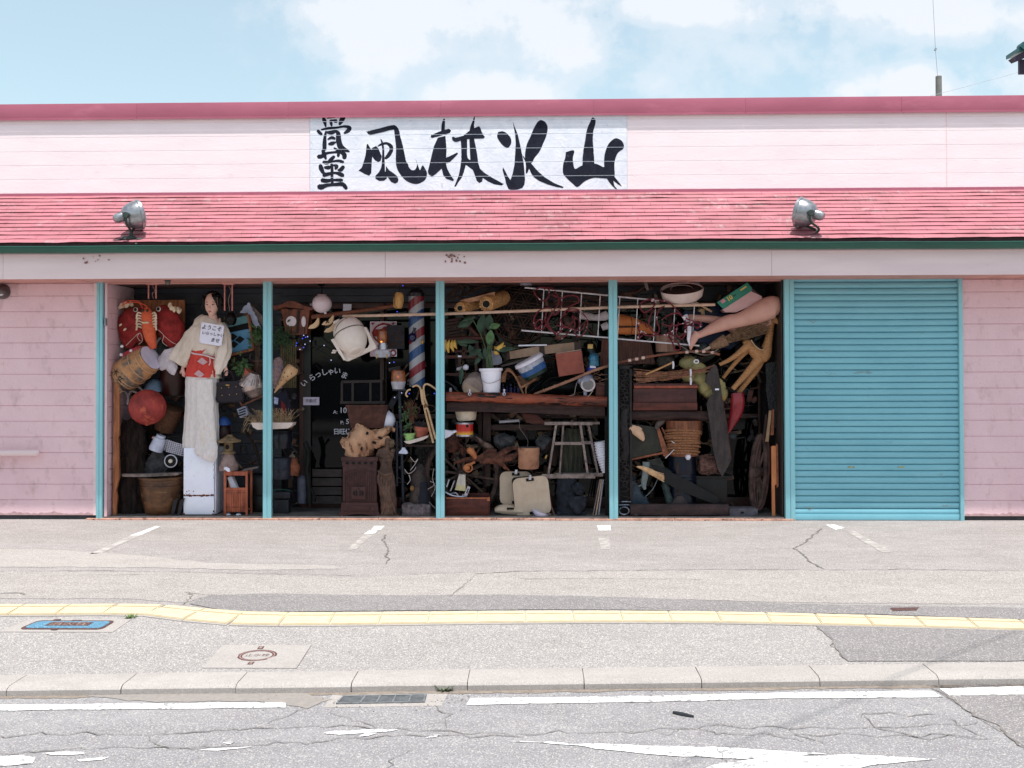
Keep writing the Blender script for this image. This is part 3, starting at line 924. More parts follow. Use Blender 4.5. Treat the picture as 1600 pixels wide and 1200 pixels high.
wbox(bp('parapet_joint',M('joint_sealant',(236,212,216),(228,200,204),rough=.8,sc=40)),X0(1481.5,YP),X0(1483,YP),YP-.0025,YP+.01,pz0,4.43)
cp=bp('coping',COPE)
ct=Z0(155.5,YP-.03)
cb=Z0(180.5,YP-.03)+.012
js=[-9.5]+[X0(q,YP)for q in(-22,214,451,689,928,1166,1410,1646)]+[9.5]
for i,(a_,b_)in enumerate(zip(js[:-1],js[1:])):
 wbox(cp,a_+.002,b_-.002,YP-.034,YP+.25,cb,ct,bev=.004)
 wbox(cp,a_+.002,b_-.002,YP-.040,YP-.0345,cb-.016,cb+.004)
wbox(cp,-9.5,9.5,YP-.031,YP+.2,cb+.01,ct-.003)
wbox(bp('store_room',BACKG),-9.5,OL-.03,.08,7.5,0,2.5)  # unseen solid boxes added behind the front to stop daylight leaking in
wbox(bp('store_room',BACKG),OR+.012,9.5,.08,7.5,0,2.5)
wbox(bp('store_room',BACKG),OL-.029,OR+.011,YB+.12,7.4,0,2.5)
wbox(bp('roof_body',BACKG),-9.5,9.5,YP+.02,7.5,2.52,cb)
for px in(157,418.5,688,958,1233):
 w_={157:9.2,1233:15.0}.get(px,13.2)
 k_=KK(0)
 po=bp('post',TEAL)
 a_,b_=X0(px)-w_*k_/2,X0(px)+w_*k_/2
 m_=(a_+b_)/2
 wbox(po,a_,m_-.0025,-.03,.03,.0,SOF+.004,bev=.003)
 wbox(po,m_+.0025,b_,-.03,.03,.0,SOF+.004,bev=.003)
 wbox(po,m_-.003,m_+.003,-.022,.02,.0,SOF+.004)
po=bp('post',TEAL)
wbox(po,X0(1497.5),X0(1503.5),-.03,.03,0,SOF+.004,bev=.003)
shu=bp('roller_shutter',TEAL2)
sx0,sx1=X0(1241),X0(1497.2)
pit=.0650
z=.06
prof=[]
while z<SOF:
 for f_,y_ in((.0,.010),(.06,.002),(.30,-.004),(.62,-.004),(.84,.004),(.90,.019),(.99,.022)):
  prof.append((y_,z+pit*f_))
 z+=pit
n_=len(prof)
nx=26
vs=[]
for i in range(nx+1):
 xx=sx0+(sx1-sx0)*i/nx
 for y_,z_ in prof:
  w_=mnoise.noise(Vector((xx*1.7,z_*1.1,2)))*.0055
  dnt=math.exp(-((xx-sx1+.1)/.11)**2-((z_-.52)/.10)**2)*.016
  vs.append(Vector((xx,y_+w_+dnt,z_+mnoise.noise(Vector((xx*.9,z_,5)))*.002)))
shu.verts(vs,[[i*n_+j,i*n_+j+1,(i+1)*n_+j+1,(i+1)*n_+j]for i in range(nx)for j in range(n_-1)])
bb=Part('bottom_bar',TEAL2,None,(0,0,1),shu.ob)
wbox(bb,sx0,sx1,-.012,.015,.004,.062,bev=.004)
for px in(1330,1408):
 hs=Part('handle_slot',M('brass_slot',(176,172,120),(120,118,84),rough=.5,sc=60),None,(0,0,1),shu.ob)
 c_=P(px,729.8,-.006)
 wbox(hs,c_.x-.034,c_.x+.034,c_.y-.003,c_.y+.012,c_.z-.007,c_.z+.007,bev=.002)
 wbox(hs,c_.x-.022,c_.x+.022,c_.y-.0045,c_.y,c_.z-.0035,c_.z+.0035)
SCM=(M('bare_scratch',(128,140,138),(150,128,110),rough=.8,sc=50))
for px,py,w_,n_s in((1352,582,14,9),(1300,583,8,4),(1270,503,7,4),(1258,584,8,3),(1358,621,2,2),(1412,788,2,3),(1262,700,3,3),(1470,742,5,3),(1310,660,3,4),(1290,548,5,5),(1440,520,4,3),(1390,690,2,3),(1480,790,6,6),(1262,795,8,7)):
 scr=Part('scratch',SCM,None,(0,0,1),shu.ob)
 for _ in range(n_s):
  q_=P(px+random.gauss(0,w_*.6),py+random.gauss(0,1),-.0068)
  ww,hh=random.uniform(.3,1)*w_*.0033,random.uniform(.002,.0045)
  scr.verts([q_+Vector((ww*math.cos(t_)*random.uniform(.6,1),-.0003*_,hh*math.sin(t_)*random.uniform(.5,1)))for t_ in[k_*.9 for k_ in range(7)]],[list(range(7))])
bw=bp('back_wall',BACKG)
siding(bw,OL,X0(440,YB),YB,.03,SOF,.12,axis='x')
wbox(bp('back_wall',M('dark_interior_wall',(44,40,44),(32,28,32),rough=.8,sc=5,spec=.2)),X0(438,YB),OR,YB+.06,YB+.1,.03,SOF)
for a_,b_,lab in((478,600,'door'),(604,760,'w'),(764,900,'w'),(904,1050,'w'),(1054,1184,'w')):
 dr=bp('sliding_door' if lab=='door' else 'window',BROWNF)
 xa,xb=X0(a_,YB),X0(b_,YB)
 zt=2.25
 fw=.07
 wbox(dr,xa-fw,xa,YB-.02,YB+.05,.03,zt+.06,bev=.004)
 wbox(dr,xb,xb+.025,YB-.02,YB+.05,.03,zt+.06,bev=.004)
 wbox(dr,xa,xb,YB-.015,YB+.05,zt,zt+.06,bev=.004)
 wbox(dr,xa,xb,YB-.015,YB+.05,.03,.15,bev=.004)
 if lab=='w':
  wbox(dr,xa,xb,YB-.01,YB+.05,1.02,1.07,bev=.004)
 pn=Part('glass',GLASSD,None,(0,0,1),dr.ob)
 wbox(pn,xa,xb,YB+.02,YB+.028,.15,zt)
 if lab=='door':
  DOOR=dr
wbox(bp('door_stile',M('near_black_frame',(30,24,26),(22,18,20),rough=.4)),X0(474,YB),X0(486,YB),YB-.022,YB-.0,.15,2.25)
siding(bp('transom_panel',BACKG),X0(440,YB),OR,YB+.004,2.32,SOF,.08,axis='x')
# the painted shop sign
SGN=M('white_sign_paint',(228,232,240),(214,220,230),rough=.7,sc=8,bump=.5,bsc=26,c3=(196,198,214),sc3=15,lo3=.62,hi3=.72)
INK=M('weathered_black_lettering',(22,26,38),(34,38,52),spec=.2,rough=.85,sc=16,bump=.5,bsc=40,c3=(110,114,130),sc3=34,lo3=.68,hi3=.73,det=8)
sp_=bp('sign_panel',SGN)
YS=YP-.006
xa,xb=P(484,240,YS).x,P(980,240,YS).x
siding(sp_,xa,xb,YS,pz0,4.43,0.1518,zstart=pz0+.012-.1518,lap=.0045,g_=.008)
wbox(sp_,xa,xa+.002,YS,YP+.004,pz0,4.42)
wbox(sp_,xb-.002,xb,YS,YP+.004,pz0,4.42)
grooves=[]
z=pz0+.012
while z<4.43:
 grooves.append(z)
 z+=.1518
slip=[0]
def ink(polys,name='sign_lettering'):
 p=Part(name,INK,None,(0,0,1),sp_.ob)
 for poly in polys:
  slip[0]+=1
  yy_=YS-.0006-.00012*(slip[0]%14)
  tmp=bmesh.new()
  vs_=[tmp.verts.new(P(x,y,yy_))for x,y in poly]
  tmp.faces.new(vs_)
  tmp.normal_update()
  bmesh.ops.triangulate(tmp,faces=tmp.faces)
  for gz_ in grooves:
   for e_ in(-.0065,.0005):
    bmesh.ops.bisect_plane(tmp,geom=tmp.verts[:]+tmp.edges[:]+tmp.faces[:],plane_co=(0,0,gz_+e_),plane_no=(0,0,1))
  kill=[f for f in tmp.faces if any(gz_-.0065<f.calc_center_median().z<gz_+.0005 for gz_ in grooves)]
  bmesh.ops.delete(tmp,geom=kill,context='FACES')
  tmp.verts.index_update()
  p.verts([v_.co.copy()for v_ in tmp.verts],[[v_.index for v_ in f.verts]for f in tmp.faces])
  tmp.free()
 return p
WB=1.0
def brush(pts,ox,oy,s=8.8875,n=6):
 """a brush stroke: (X, Y, width) in zoomed pixels -> outline polygon in photo px"""
 q=catmull(pts,n)
 l_,r_=[],[]
 for i,(x,y,w)in enumerate(q):
  a=q[max(i-1,0)]
  b=q[min(i+1,len(q)-1)]
  dx,dy=b[0]-a[0],b[1]-a[1]
  m=math.hypot(dx,dy)or 1
  nx_,ny_=-dy/m,dx/m
  w=w*WB*(1+.07*mnoise.noise(Vector((x*.05,y*.05,w))))
  l_.append((x+nx_*w/2,y+ny_*w/2))
  r_.append((x-nx_*w/2,y-ny_*w/2))
 a,b=q[0],q[1]
 m=math.hypot(b[0]-a[0],b[1]-a[1])or 1
 st=[(a[0]-(b[0]-a[0])/m*a[2]*.4,a[1]-(b[1]-a[1])/m*a[2]*.4)]
 a,b=q[-1],q[-2]
 m=math.hypot(b[0]-a[0],b[1]-a[1])or 1
 en=[(a[0]-(b[0]-a[0])/m*a[2]*.4,a[1]-(b[1]-a[1])/m*a[2]*.4)]
 return[(ox+x/s,oy+y/s)for x,y in st+l_+en+r_[::-1]]
def blob(pts,ox,oy,s=8.8875):
 return[(ox+x/s,oy+y/s)for x,y in catmull(list(pts)+[pts[0]],4)[:-1]]
def sharp_(pts,ox,oy,s=8.8875):
 return[(ox+x/s,oy+y/s)for x,y in pts]
A=(484,170)
WB=1.34
ink([brush(q,*A)for q in([(185,130,30),(205,170,42),(222,250,16)],[(235,135,8),(330,112,26),(420,90,34),(462,110,50),(440,165,50),(412,222,22)],[(290,165,22),(340,158,20),(372,165,30)],[(290,160,26),(296,200,30),(305,240,16)],[(340,175,24),(375,185,20)],[(110,300,30),(140,335,34),(170,355,24)],[(160,290,16),(260,270,28),(370,262,24),(480,245,26),(550,262,40),(535,300,44),(480,340,22)],[(225,310,16),(210,400,34),(205,500,44),(205,570,40)],[(230,325,20),(300,330,44),(360,312,30),(395,345,46),(400,430,56),(425,520,60),(480,565,46),(550,595,16)],[(250,425,14),(305,400,34),(350,415,26)],[(262,490,22),(310,480,42),(365,460,12)],[(335,540,14),(380,570,26),(430,590,20)])])
ink([brush(q,*A)for q in([(180,575,30),(200,630,44),(225,700,18)],[(115,665,44),(165,660,44),(230,620,30),(330,605,26),(430,605,34),(480,640,50),(478,690,40)],[(400,600,30),(396,650,30),(390,670,10)],[(340,660,30),(300,700,40),(255,740,26)],[(185,740,32),(240,748,40),(300,735,22),(400,722,30),(465,745,34)],[(145,780,36),(160,830,50),(190,890,34),(235,905,20)],[(205,815,26),(260,815,44),(300,800,12)],[(330,780,16),(370,800,44),(355,840,20)],[(470,800,36),(430,845,44),(390,850,18)],[(190,925,40),(260,905,38),(350,890,26),(430,910,46),(465,935,34)],[(305,770,34),(310,870,30),(308,960,30),(315,1060,26)],[(165,990,44),(230,1000,44),(320,990,28),(430,990,36),(450,1000,26)],[(120,1075,46),(160,1085,56),(250,1060,36),(370,1050,36),(460,1050,44),(510,1110,34)])])
WB=1.0
ink([brush(q,*A)for q in([(830,335,56),(900,318,60),(1000,295,62),(1100,268,64),(1180,255,62)],[(1178,245,40),(1205,300,66),(1222,400,76),(1245,520,96),(1255,620,118),(1265,720,138),(1290,810,150)],[(985,420,10),(1005,470,26),(1020,560,28),(1020,660,34),(1020,760,44)],[(945,520,14),(1000,492,34),(1070,480,36),(1125,520,52),(1130,580,52),(1090,650,54),(1050,690,34)])]+[sharp_(((780,305),(800,318),(812,300),(850,360),(810,350)),*A),sharp_(((805,484),(850,560),(862,575),(870,640),(860,760),(855,890),(825,930),(760,905),(700,870),(675,858),(720,820),(745,750),(775,640),(790,500)),*A),sharp_(((862,545),(920,515),(950,545),(975,600),(1000,660),(985,725),(950,740),(905,715),(865,660),(858,600)),*A),sharp_(((1005,740),(1040,740),(1045,870),(1075,890),(1070,970),(1030,1000),(965,1003),(912,970),(912,930),(960,880),(990,820)),*A),sharp_(((1060,795),(1100,850),(1165,895),(1215,935),(1232,985),(1222,1020),(1185,1040),(1130,1015),(1090,960),(1050,905)),*A)])
B_=(550,170)
ink([blob(((608,740),(758,750),(790,810),(830,850),(880,840),(905,760),(882,700),(925,810),(945,850),(980,785),(1020,840),(1042,900),(1020,980),(960,1025),(890,1045),(800,1025),(720,970),(650,880),(620,810)),*B_)])
C_=(660,170)
ink([brush(q,*C_)for q in([(302,145,26),(290,220,46),(285,320,48)],[(130,385,44),(200,360,56),(290,330,62),(375,305,60)],[(275,720,56),(340,715,76),(400,680,60),(485,618,22)])]+[sharp_(((215,400),(320,375),(335,560),(330,690),(330,770),(345,830),(380,900),(440,990),(420,1002),(330,970),(290,920),(268,830),(180,910),(130,942),(85,905),(75,870),(100,770),(125,660),(160,520)),*C_)])
ink([brush(q,*C_)for q in([(722,112,12),(712,165,26),(695,230,44),(690,300,70)],[(422,400,34),(460,430,60),(540,410,56),(640,390,60),(740,385,60),(850,390,44)],[(575,420,90),(580,520,84),(580,620,80),(590,700,90),(640,760,80)])]+[sharp_(((570,370),(660,300),(730,265),(785,240),(805,262),(820,310),(850,375),(700,400)),*C_),sharp_(((650,400),(715,400),(740,520),(762,640),(775,750),(800,830),(850,880),(950,945),(1050,1000),(1130,1045),(1100,1066),(1000,1050),(910,1010),(840,960),(830,1010),(790,1032),(755,1000),(720,900),(700,850),(620,790),(600,680),(665,710)),*C_),sharp_(((540,700),(610,730),(600,790),(575,880),(550,950),(500,1020),(465,1080),(442,1078),(470,1010),(505,920),(525,820)),*C_)])
D_=(770,170)
ink([blob(((75,322),(140,312),(200,345),(250,410),(255,480),(215,540),(160,525),(105,470),(60,390)),*D_),sharp_(((278,172),(300,240),(345,350),(380,500),(408,640),(430,760),(440,880),(448,980),(440,1050),(410,1100),(330,1125),(260,1135),(215,1110),(185,1040),(165,950),(135,850),(142,812),(170,860),(205,930),(245,990),(275,900),(300,780),(312,600),(318,480),(310,350),(290,250)),*D_),blob(((665,152),(730,185),(762,260),(745,370),(700,480),(650,590),(580,680),(540,750),(460,752),(447,640),(470,500),(520,390),(570,270),(620,185)),*D_),sharp_(((410,645),(435,665),(470,740),(535,760),(620,860),(720,950),(850,1030),(985,1085),(970,1100),(880,1085),(760,1050),(640,1000),(570,950),(530,890),(505,830),(480,890),(458,900),(460,800),(455,740)),*D_)])
E_=(860,170)
ink([brush(q,*E_)for q in([(592,140,58),(590,190,78),(552,300,92),(538,420,104),(530,560,138),(527,700,160),(530,800,170)],)]+[blob(((215,600),(255,588),(310,575),(332,595),(312,680),(320,770),(345,835),(420,795),(520,762),(640,765),(740,810),(745,760),(752,640),(790,520),(840,450),(910,408),(985,440),(1020,500),(1010,555),(940,610),(900,700),(888,800),(893,930),(850,970),(720,965),(600,960),(480,1005),(380,1085),(310,1040),(225,960),(175,890),(178,770),(205,680)),*E_),sharp_(((780,960),(880,930),(920,980),(960,1030),(995,1080),(940,1050),(890,1010),(872,1000),(890,1070),(940,1130),(900,1110),(850,1060),(810,1010)),*E_)])
# fittings on the facade
SILV=M('weathered_aluminium',(164,164,168),(132,132,138),rough=.28,metal=.75,sc=20)
IRON=M('dark_green_iron',(48,62,56),(34,42,40),rough=.7,sc=40)
for(px,py,fl,lab)in((205,374,1,'grey round floodlight facing right on the left part of the pink roof'),(1270,375,-1,'grey round floodlight facing left on the right part of the pink roof')):
 t_=T('floodlight',lab,'floodlight',px,py,-.52,'floodlights on the roof edge')
 hx,hy=px+(0 if fl>0 else-8),py-38
 if fl<0:
  hx,hy=1262,333
 h_=t_.part('lamp_head',SILV)
 h_.lathe((hx-12*fl,hy+4,-8),(hx+13*fl,hy-3,8),[(0,2),(.02,9),(.15,15),(.35,19),(.6,21.5),(.8,22.5),(.84,24),(.97,24),(1,22.5),(1.0,0)],seg=28)
 h_.lathe((hx-9*fl,hy+4,-12),(hx-21*fl,hy+9,-19),[(0,8),(.6,7.5),(.9,5.5),(1,2),(1,0)],seg=16)
 rim=h_.sub('rim',SILV)
 rim.ring(hx+10*fl,hy-2,6,9,23,r=1.3,rot=-15*fl,seg=30)
 h_.sub('lens',M('lamp_lens',(120,130,140),(100,110,120),rough=.1)).lathe((hx+12.9*fl,hy-3,8),(hx+13.9*fl,hy-3.2,8.6),[(0,21),(1,20)],seg=24)
 y_=t_.part('yoke',IRON)
 for dd in(-20,20):
  y_.tube([(hx+1*fl,hy+3,-3+dd),(hx+1*fl,hy+16,-3+dd*.9),(px-4*fl+4,py-16,dd*.3),(px+1,py-8,0)],1.9,sm=4)
  y_.lathe((hx+1*fl,hy+3,-3+dd*.92),(hx+1*fl,hy+3,-3+dd*1.15),[(0,5),(1,4.5)],seg=12)
 y_.tube([(px,py-10,0),(px,py+1,0)],3.4)
 b_=t_.part('base',IRON)
 b_.ell(px,py-1,0,13,4,10).noise(2.2,7)
 b_.ell(px-9,py+1,-4,10,1.8,6)
 b_.ell(px+11,py,-3,11,1.8,6)
 t_.part('cable',M('grey_cable',(96,96,90),(70,70,66),rough=.8)).tube([(px+2,py-2,0),(px+10,py+4,-8),(px+14,py+10,-14)],2,sm=4)
t_=T('wall_lamp','small grey round lamp on the pink wall at the left edge','lamp',2,456,-.04)
h_=t_.part('lamp_body',M('bronze_grey',(104,96,98),(84,76,78),rough=.35,metal=.5))
h_.lathe((2,455,8),(2,457,-12),[(0,12),(.4,12),(.8,10),(1,6),(1,0)],seg=24)
t_.part('lens',M('lamp_lens_pale',(200,205,210),(180,185,190),rough=.15)).ell(4,461,-9,6,2.4,3)
t_=T('downlight','small dark sensor light under the soffit of the first open bay','lamp',262,433,-.25)
t_.part('housing',M('dark_grey_metal',(52,54,58),(40,42,46),rough=.5)).lathe((262,430,0),(262,440,0),[(0,8),(.6,8),(.8,6),(1,3),(1,0)],seg=18)
t_.part('bulb',M('smoky_glass',(96,92,86),(70,66,62),rough=.2)).ell(262,441,0,4.5,4.5)
hb=T('handrail','short pink painted pipe rail on the wall at the left edge','handrail',20,708,-.09)
hb.part('rail',LPINK).lathe((-60,708.5,0),(62,707.5,0),[(0,5),(.965,5),(.985,4.2),(1,2),(1,0)],seg=14)
for px in(-30,48):
 hb.part('bracket',LPINK).tube([(px,709,0),(px,711,13)],3)
wsp=one('outside_tap_bracket','small pale bracket on the doorpost at the left bay','bracket',166,502,0.0,GALV)
wsp.box(164,497,167.5,509,-4,0,bev=.8)
gm_=M('foot_grime',(172,140,140),(196,160,164),rough=.9,sc=20)
for x0_,x1_ in((-5.6,XL-.04),(XR+.02,5.9)):
 gp_=bp('grime',gm_)
 vs,n_=[],90
 for i in range(n_+1):
  xx=x0_+(x1_-x0_)*i/n_
  h_=.012+.05*abs(mnoise.noise(Vector((xx*3,1,7))))+.03*abs(mnoise.noise(Vector((xx*14,1,7))))
  vs+=[Vector((xx,-.0012,.046)),Vector((xx,-.0012,.046+h_))]
 gp_.verts(vs,[[2*i,2*i+2,2*i+3,2*i+1]for i in range(n_)])
 # beyond and around the shop
pol=T('utility_pole','grey concrete utility pole top showing above the coping at right','pole',1474,1000,22)
pol.part('pole',M('pole_concrete',(128,128,122),(108,108,104),rough=.8,sc=6)).lathe((1474,1000,0),(1474,128,0),[(0,6.5),(1,4.6),(1,0)],seg=16)
wr_=pol.part('wire',M('grey_wire',(150,155,165),(130,135,145),rough=.6))
wr_.tube([(1472.5,129,0),(1469.5,87,0),(1465,-20,0),(1460,-160,0)],.32,seg=5)
wr_.box(1467.8,84,1471,88,-1,1,rot=30)
cb_=one('overhead_cable','thin pale cable slanting down behind the coping at right','cable',1500,150,16,M('pale_cable',(190,190,205),(180,180,195),rough=.6))
cb_.tube([(1420,158,0),(1500,138,0),(1560,122,0),(1640,100,0)],.3,seg=5)
hs_=T('neighbour_house','corner of a dark house roof with green tiles at the right edge','house',1700,560,14)
hs_.part('wall',M('cream_house_wall',(190,180,160),(170,160,140),rough=.9)).box(1660,118,1850,600,0,60)
rf_=hs_.part('roof',M('teal_glazed_tile',(42,92,92),(30,70,72),rough=.3,sc=20))
rf_.prism([(1583,88),(1594,81),(1720,20),(1860,90),(1860,100),(1720,34),(1598,90),(1583,94)],-30,8)
for q in range(4):
 rf_.lathe((1592+q*17,85-q*7.6,-34),(1592+q*17,85-q*7.6,-20),[(0,0),(0,6),(1,6),(1,0)],seg=12)
hs_.part('barge_board',M('dark_purple_board',(52,32,58),(40,24,46),rough=.6)).prism([(1576,102),(1581,107),(1600,99),(1722,46),(1722,34),(1600,90),(1590,94)],-26,-14)
hs_.part('gable_post',M('dark_purple_board',(52,32,58))).box(1597.5,98,1612,120,-6,0)
opp=empty('block_wall','grey concrete block wall across the road, mirrored in the door glass','wall',(0,-19.2,0))
bwm=M('grey_block_wall',(120,122,126),(100,102,108),rough=.9,sc=4)
ow=Part('wall',bwm,None,(0,0,1),opp)
for r_ in range(9):
 wbox(ow,-26,26,-.15+.01*(r_%2),.0,-.02+r_*.2,.168+r_*.2)
wbox(ow,-26,26,-.14,-.02,-.02,1.76)
q_=Part('capstone',CONC,None,(0,0,1),opp)
wbox(q_,-26,26,-.2,.03,1.77,1.84,bev=.01)
a_,b_=G(1125,1172,'road'),G(1580,990)
hh=6.4
a2,b2=a_+sdir*(hh/sdir.z),b_+sdir*(hh/sdir.z)
dv=(b2-a2)
oc=world_part('power_cable',M('black_cable',(30,30,32),(24,24,26),rough=.6),label='black cable over the road above the frame, casting the slanting shadow',cat='cable')
oc.ob.location=a2
oc.tube([(-dv.x*1.5,dv.z*1.5,-dv.y*1.5),(dv.x*2.5,-dv.z*2.5,dv.y*2.5)],.006,seg=8)
# THINGS IN THE OPEN BAYS
GAM=1.06
WOODO=M('orange_rough_wood',(176,112,62),(140,82,44),rough=.7,sc=9,st=(3,3,.5),bump=.3,c3=(96,56,34),sc3=10,lo3=.6,hi3=.72)
WOODD=M('dark_brown_wood',(84,54,44),(60,38,32),rough=.65,sc=12,st=(3,3,.6),bump=.3)
WOODH=M('dark_brown_wood_level',(92,58,48),(62,38,32),rough=.6,sc=12,st=(.5,3,3),bump=.3)
WOODR=M('red_brown_wood',(126,58,40),(92,40,30),rough=.45,sc=8,st=(.5,3,3),bump=.2,c3=(170,90,48),sc3=7,lo3=.62,hi3=.78)
WOODG=M('weathered_grey_wood',(150,134,124),(112,98,90),rough=.85,sc=14,st=(1,1,1),bump=.4)
BLACK=M('black_matt',(34,30,32),(24,22,24),rough=.7)
BLACKM=M('black_metal',(46,48,52),(34,36,40),rough=.45,metal=.4)
DRIFT=M('dark_driftwood',(72,50,42),(38,28,26),rough=.95,sc=14,st=(2,2,.4),bump=.9,bsc=20)
WHITEP=M('white_enamel',(226,230,238),(214,219,228),rough=.35,sc=4)
WHITEG=M('white_plastic',(224,226,230),(206,209,214),rough=.5,sc=6)
CREAMP=M('cream_plastic',(224,214,198),(212,201,184),rough=.45,sc=5,c3=(190,172,140),sc3=9,lo3=.64,hi3=.8)
ROCKD=M('dark_rock',(92,92,92),(58,58,60),rough=.95,sc=14,bump=.8)
ROCKB=M('blue_black_stone',(58,66,78),(38,44,54),rough=.9,sc=16,bump=.7)
BAMB=M('pale_bamboo',(206,178,150),(186,154,124),rough=.5,sc=5,st=(3,3,3))
RATT=M('rattan',(188,148,98),(156,114,70),rough=.6,sc=26,bump=.3)
STRAW=M('dry_straw',(196,168,122),(150,122,84),rough=.9,sc=20)
LEAFG=M('leaf_green',(78,112,60),(52,84,44),rough=.5,sc=16,spec=.4)
LEAFD=M('deep_green_leaf',(64,100,74),(42,74,56),rough=.4,sc=8,spec=.5)
PINKR=M('salmon_rod_paint',(214,140,126),(196,122,108),rough=.6)
TERRA=M('terracotta',(190,104,78),(166,86,62),rough=.85,sc=14)
SILVM=M('bright_metal',(200,202,208),(160,162,170),rough=.28,metal=.8)
GOLD=M('brass',(196,160,84),(160,124,60),rough=.35,metal=.7)
SKIN=M('mannequin_skin',(226,184,160),(216,170,148),rough=.5,sc=5)
CLOTH=M('cream_kimono_cloth',(226,214,194),(204,190,166),rough=.9,sc=7,st=(1,1,.5),bump=.35,bsc=26,c3=(170,152,122),sc3=9,lo3=.62,hi3=.78)
CLOTH2=M('pale_patterned_kimono_skirt',(224,218,208),(210,204,194),rough=.9,sc=46,st=(1,1,.5),bump=.3,bsc=24,c3=(206,176,140),sc3=4,lo3=.60,hi3=.78)
PAPER=M('white_paper',(230,232,240),(222,224,233),rough=.8,sc=3)
INKB=M('black_ink',(28,28,34),(36,36,42),rough=.7)
random.seed(11)
def rope(p,pts,r=.8):
 return p.tube(pts,r,seg=5,sm=5)
 # BAY 1
for(px,y1,lb)in((238,467,'pair of salmon rods hanging from a plate above the stuffed red fish'),(357,486,'pair of salmon rods hanging from a plate right of the mannequin head')):
 t=T('hanging_rods',lb,'hanging rods',px,440,.14,'salmon rods under the soffit')
 t.part('plate',PINKR).box(px-9,439,px+9,445,-3,5,bev=.6)
 for s_ in(-6,6):
  t.part('rod',PINKR).tube([(px+s_,444,0),(px+s_,y1,0)],1.1)
 rope(t.part('string',M('grey_string',(170,140,134),(150,124,118),rough=.9)),[(px-1,444,0),(px+4,455,0),(px,(y1+450)/2,0),(px+2,y1,0)],.35)
t=one('wooden_board','brown wooden board standing behind the stuffed red fish','board',240,545,.42,WOODO)
t.box(188,468,289,545,0,4,bev=.5)
REDF=M('red_cotton_cloth',(176,40,34),(140,26,26),rough=.85,sc=11,bump=.4,c3=(150,22,22),sc3=5,lo3=.55,hi3=.75)
CREAMC=M('cream_frill',(222,204,170),(196,176,140),rough=.9,sc=14)
def fish(px,py,rx,ry,rot,ex,ey,lb,fins):
 t=T('stuffed_fish',lb,'stuffed fish',px,py+ry,.28,'stuffed red cloth fish')
 b=t.part('body',REDF)
 b.ell(px,py,0,rx,ry,14,rot=rot,seg=28,rings=18)
 b.noise(1.6,14)
 e=t.part('eye',M('cream_button',(214,206,188),(200,190,170),rough=.5))
 e.ell(ex,ey,-13,3.8,3.8,1.6)
 e.sub('pupil',BLACK).ell(ex,ey,-14.4,2.6,2.8,1.2)
 for f in fins:
  ff=t.part('fin',CREAMC)
  for q in range(7):
   a=f[0]+(f[2]-f[0])*q/6
   bb=f[1]+(f[3]-f[1])*q/6
   ff.ell(a+random.uniform(-2,2),bb+random.uniform(-2,2),-5-3*(q%2),3.2,4.6,2.0,rot=random.uniform(-40,40),seg=8,rings=6)
 return t
t=fish(214,508,31,29,-8,217,484,'left of two stuffed red cloth fish, facing the lobster',[(190,478,206,474),(214,493,222,512)])
t.part('tail',REDF).loft([(200,520,0,16,6),(206,534,-2,13,5),(212,540,-3,8,3)],sm=3).noise(1.2,8)
for a_,b_ in((193,508),(200,515)):
 t.part('scrap',CREAMC).ell(a_,b_,-13,3,1.6,1,rot=-40)
t=fish(266,510,21,37,-24,252,483,'right of two stuffed red cloth fish, touching the kimono',[(268,478,284,486),(240,494,246,512)])
t.part('tail',REDF).loft([(272,530,0,14,8),(276,544,-2,10,5),(272,552,-3,5,3)],sm=3).noise(1.2,8)
LOB=M('orange_red_cloth',(226,104,48),(200,76,34),rough=.8,sc=9,bump=.4)
t=T('toy_lobster','stuffed orange lobster hanging between the two red fish','toy lobster',232,545,.20)
b=t.part('body',LOB)
b.loft([(229,481,0,4,4),(230,487,-1,8,6),(231,500,-2,9.5,8),(231,503,-2,8,7),(233,512,-2,10.5,8),(235,524,-2,9.5,7.5),(238,536,-1,7.5,6),(240,545,0,4.5,4)],seg=18,sm=4)
b.noise(.7,5)
t.part('band',CREAMC).box(226,503,236,505.5,-11,-6)
for s_ in(-1,1):
 an=t.part('antenna',M('orange_cord',(222,74,40),(200,60,34),rough=.8))
 an.tube([(229+s_*3,484,-5),(227+s_*4,478,-6),(218,471.5+s_,-7),(203,471+s_*1.5,-7),(192,475+s_*2,-7)],.8,sm=5,seg=5)
 for q in range(6):
  y_=490+q*4.4
  t.part('leg',CREAMC).tube([(231+s_*8,y_,-3),(231+s_*(13+q%2),y_-2,-6),(231+s_*16,y_+4,-6)],1.4,sm=3,seg=6)
 t.part('eye',M('glossy_olive',(90,84,50),(70,64,40),rough=.2)).ell(229+s_*3.5,485,-7,2.4,2.4)
cdm=M('thin_cream_cord',(200,180,160),(180,160,140),rough=.9)
t=one('string_bow','thin cream cord with bows slung under the stuffed fish','cord',235,545,.10,cdm)
for q in([(196,540,0),(206,530,0),(218,520,0),(222,532,0),(216,538,0)],[(247,515,0),(256,524,0),(254,534,0),(262,541,0)],[(256,524,0),(268,534,0),(276,538,0)],[(218,520,0),(214,526,0),(219,533,0)]):
 rope(t,q,.4)
t=T('enamel_bowl','grey-rimmed round bowl tilted behind the cask, under the red fish','bowl',261,556,.32)
t.part('bowl',M('black_green_enamel',(44,62,52),(30,42,38),rough=.3)).lathe((262,545,-2),(258,549,8),[(0,16),(.0,15.2),(.8,12),(1,6),(1,0)],rb=1,seg=28)
t.part('rim',M('grey_green_rim',(150,162,160),(130,142,140),rough=.4)).ring(261,541,-3,16.5,16,r=1.8)
CASK=M('peeling_cask_wood',(192,140,84),(150,112,76),rough=.85,sc=9,bump=.5,c3=(104,104,96),sc3=7,lo3=.50,hi3=.60)
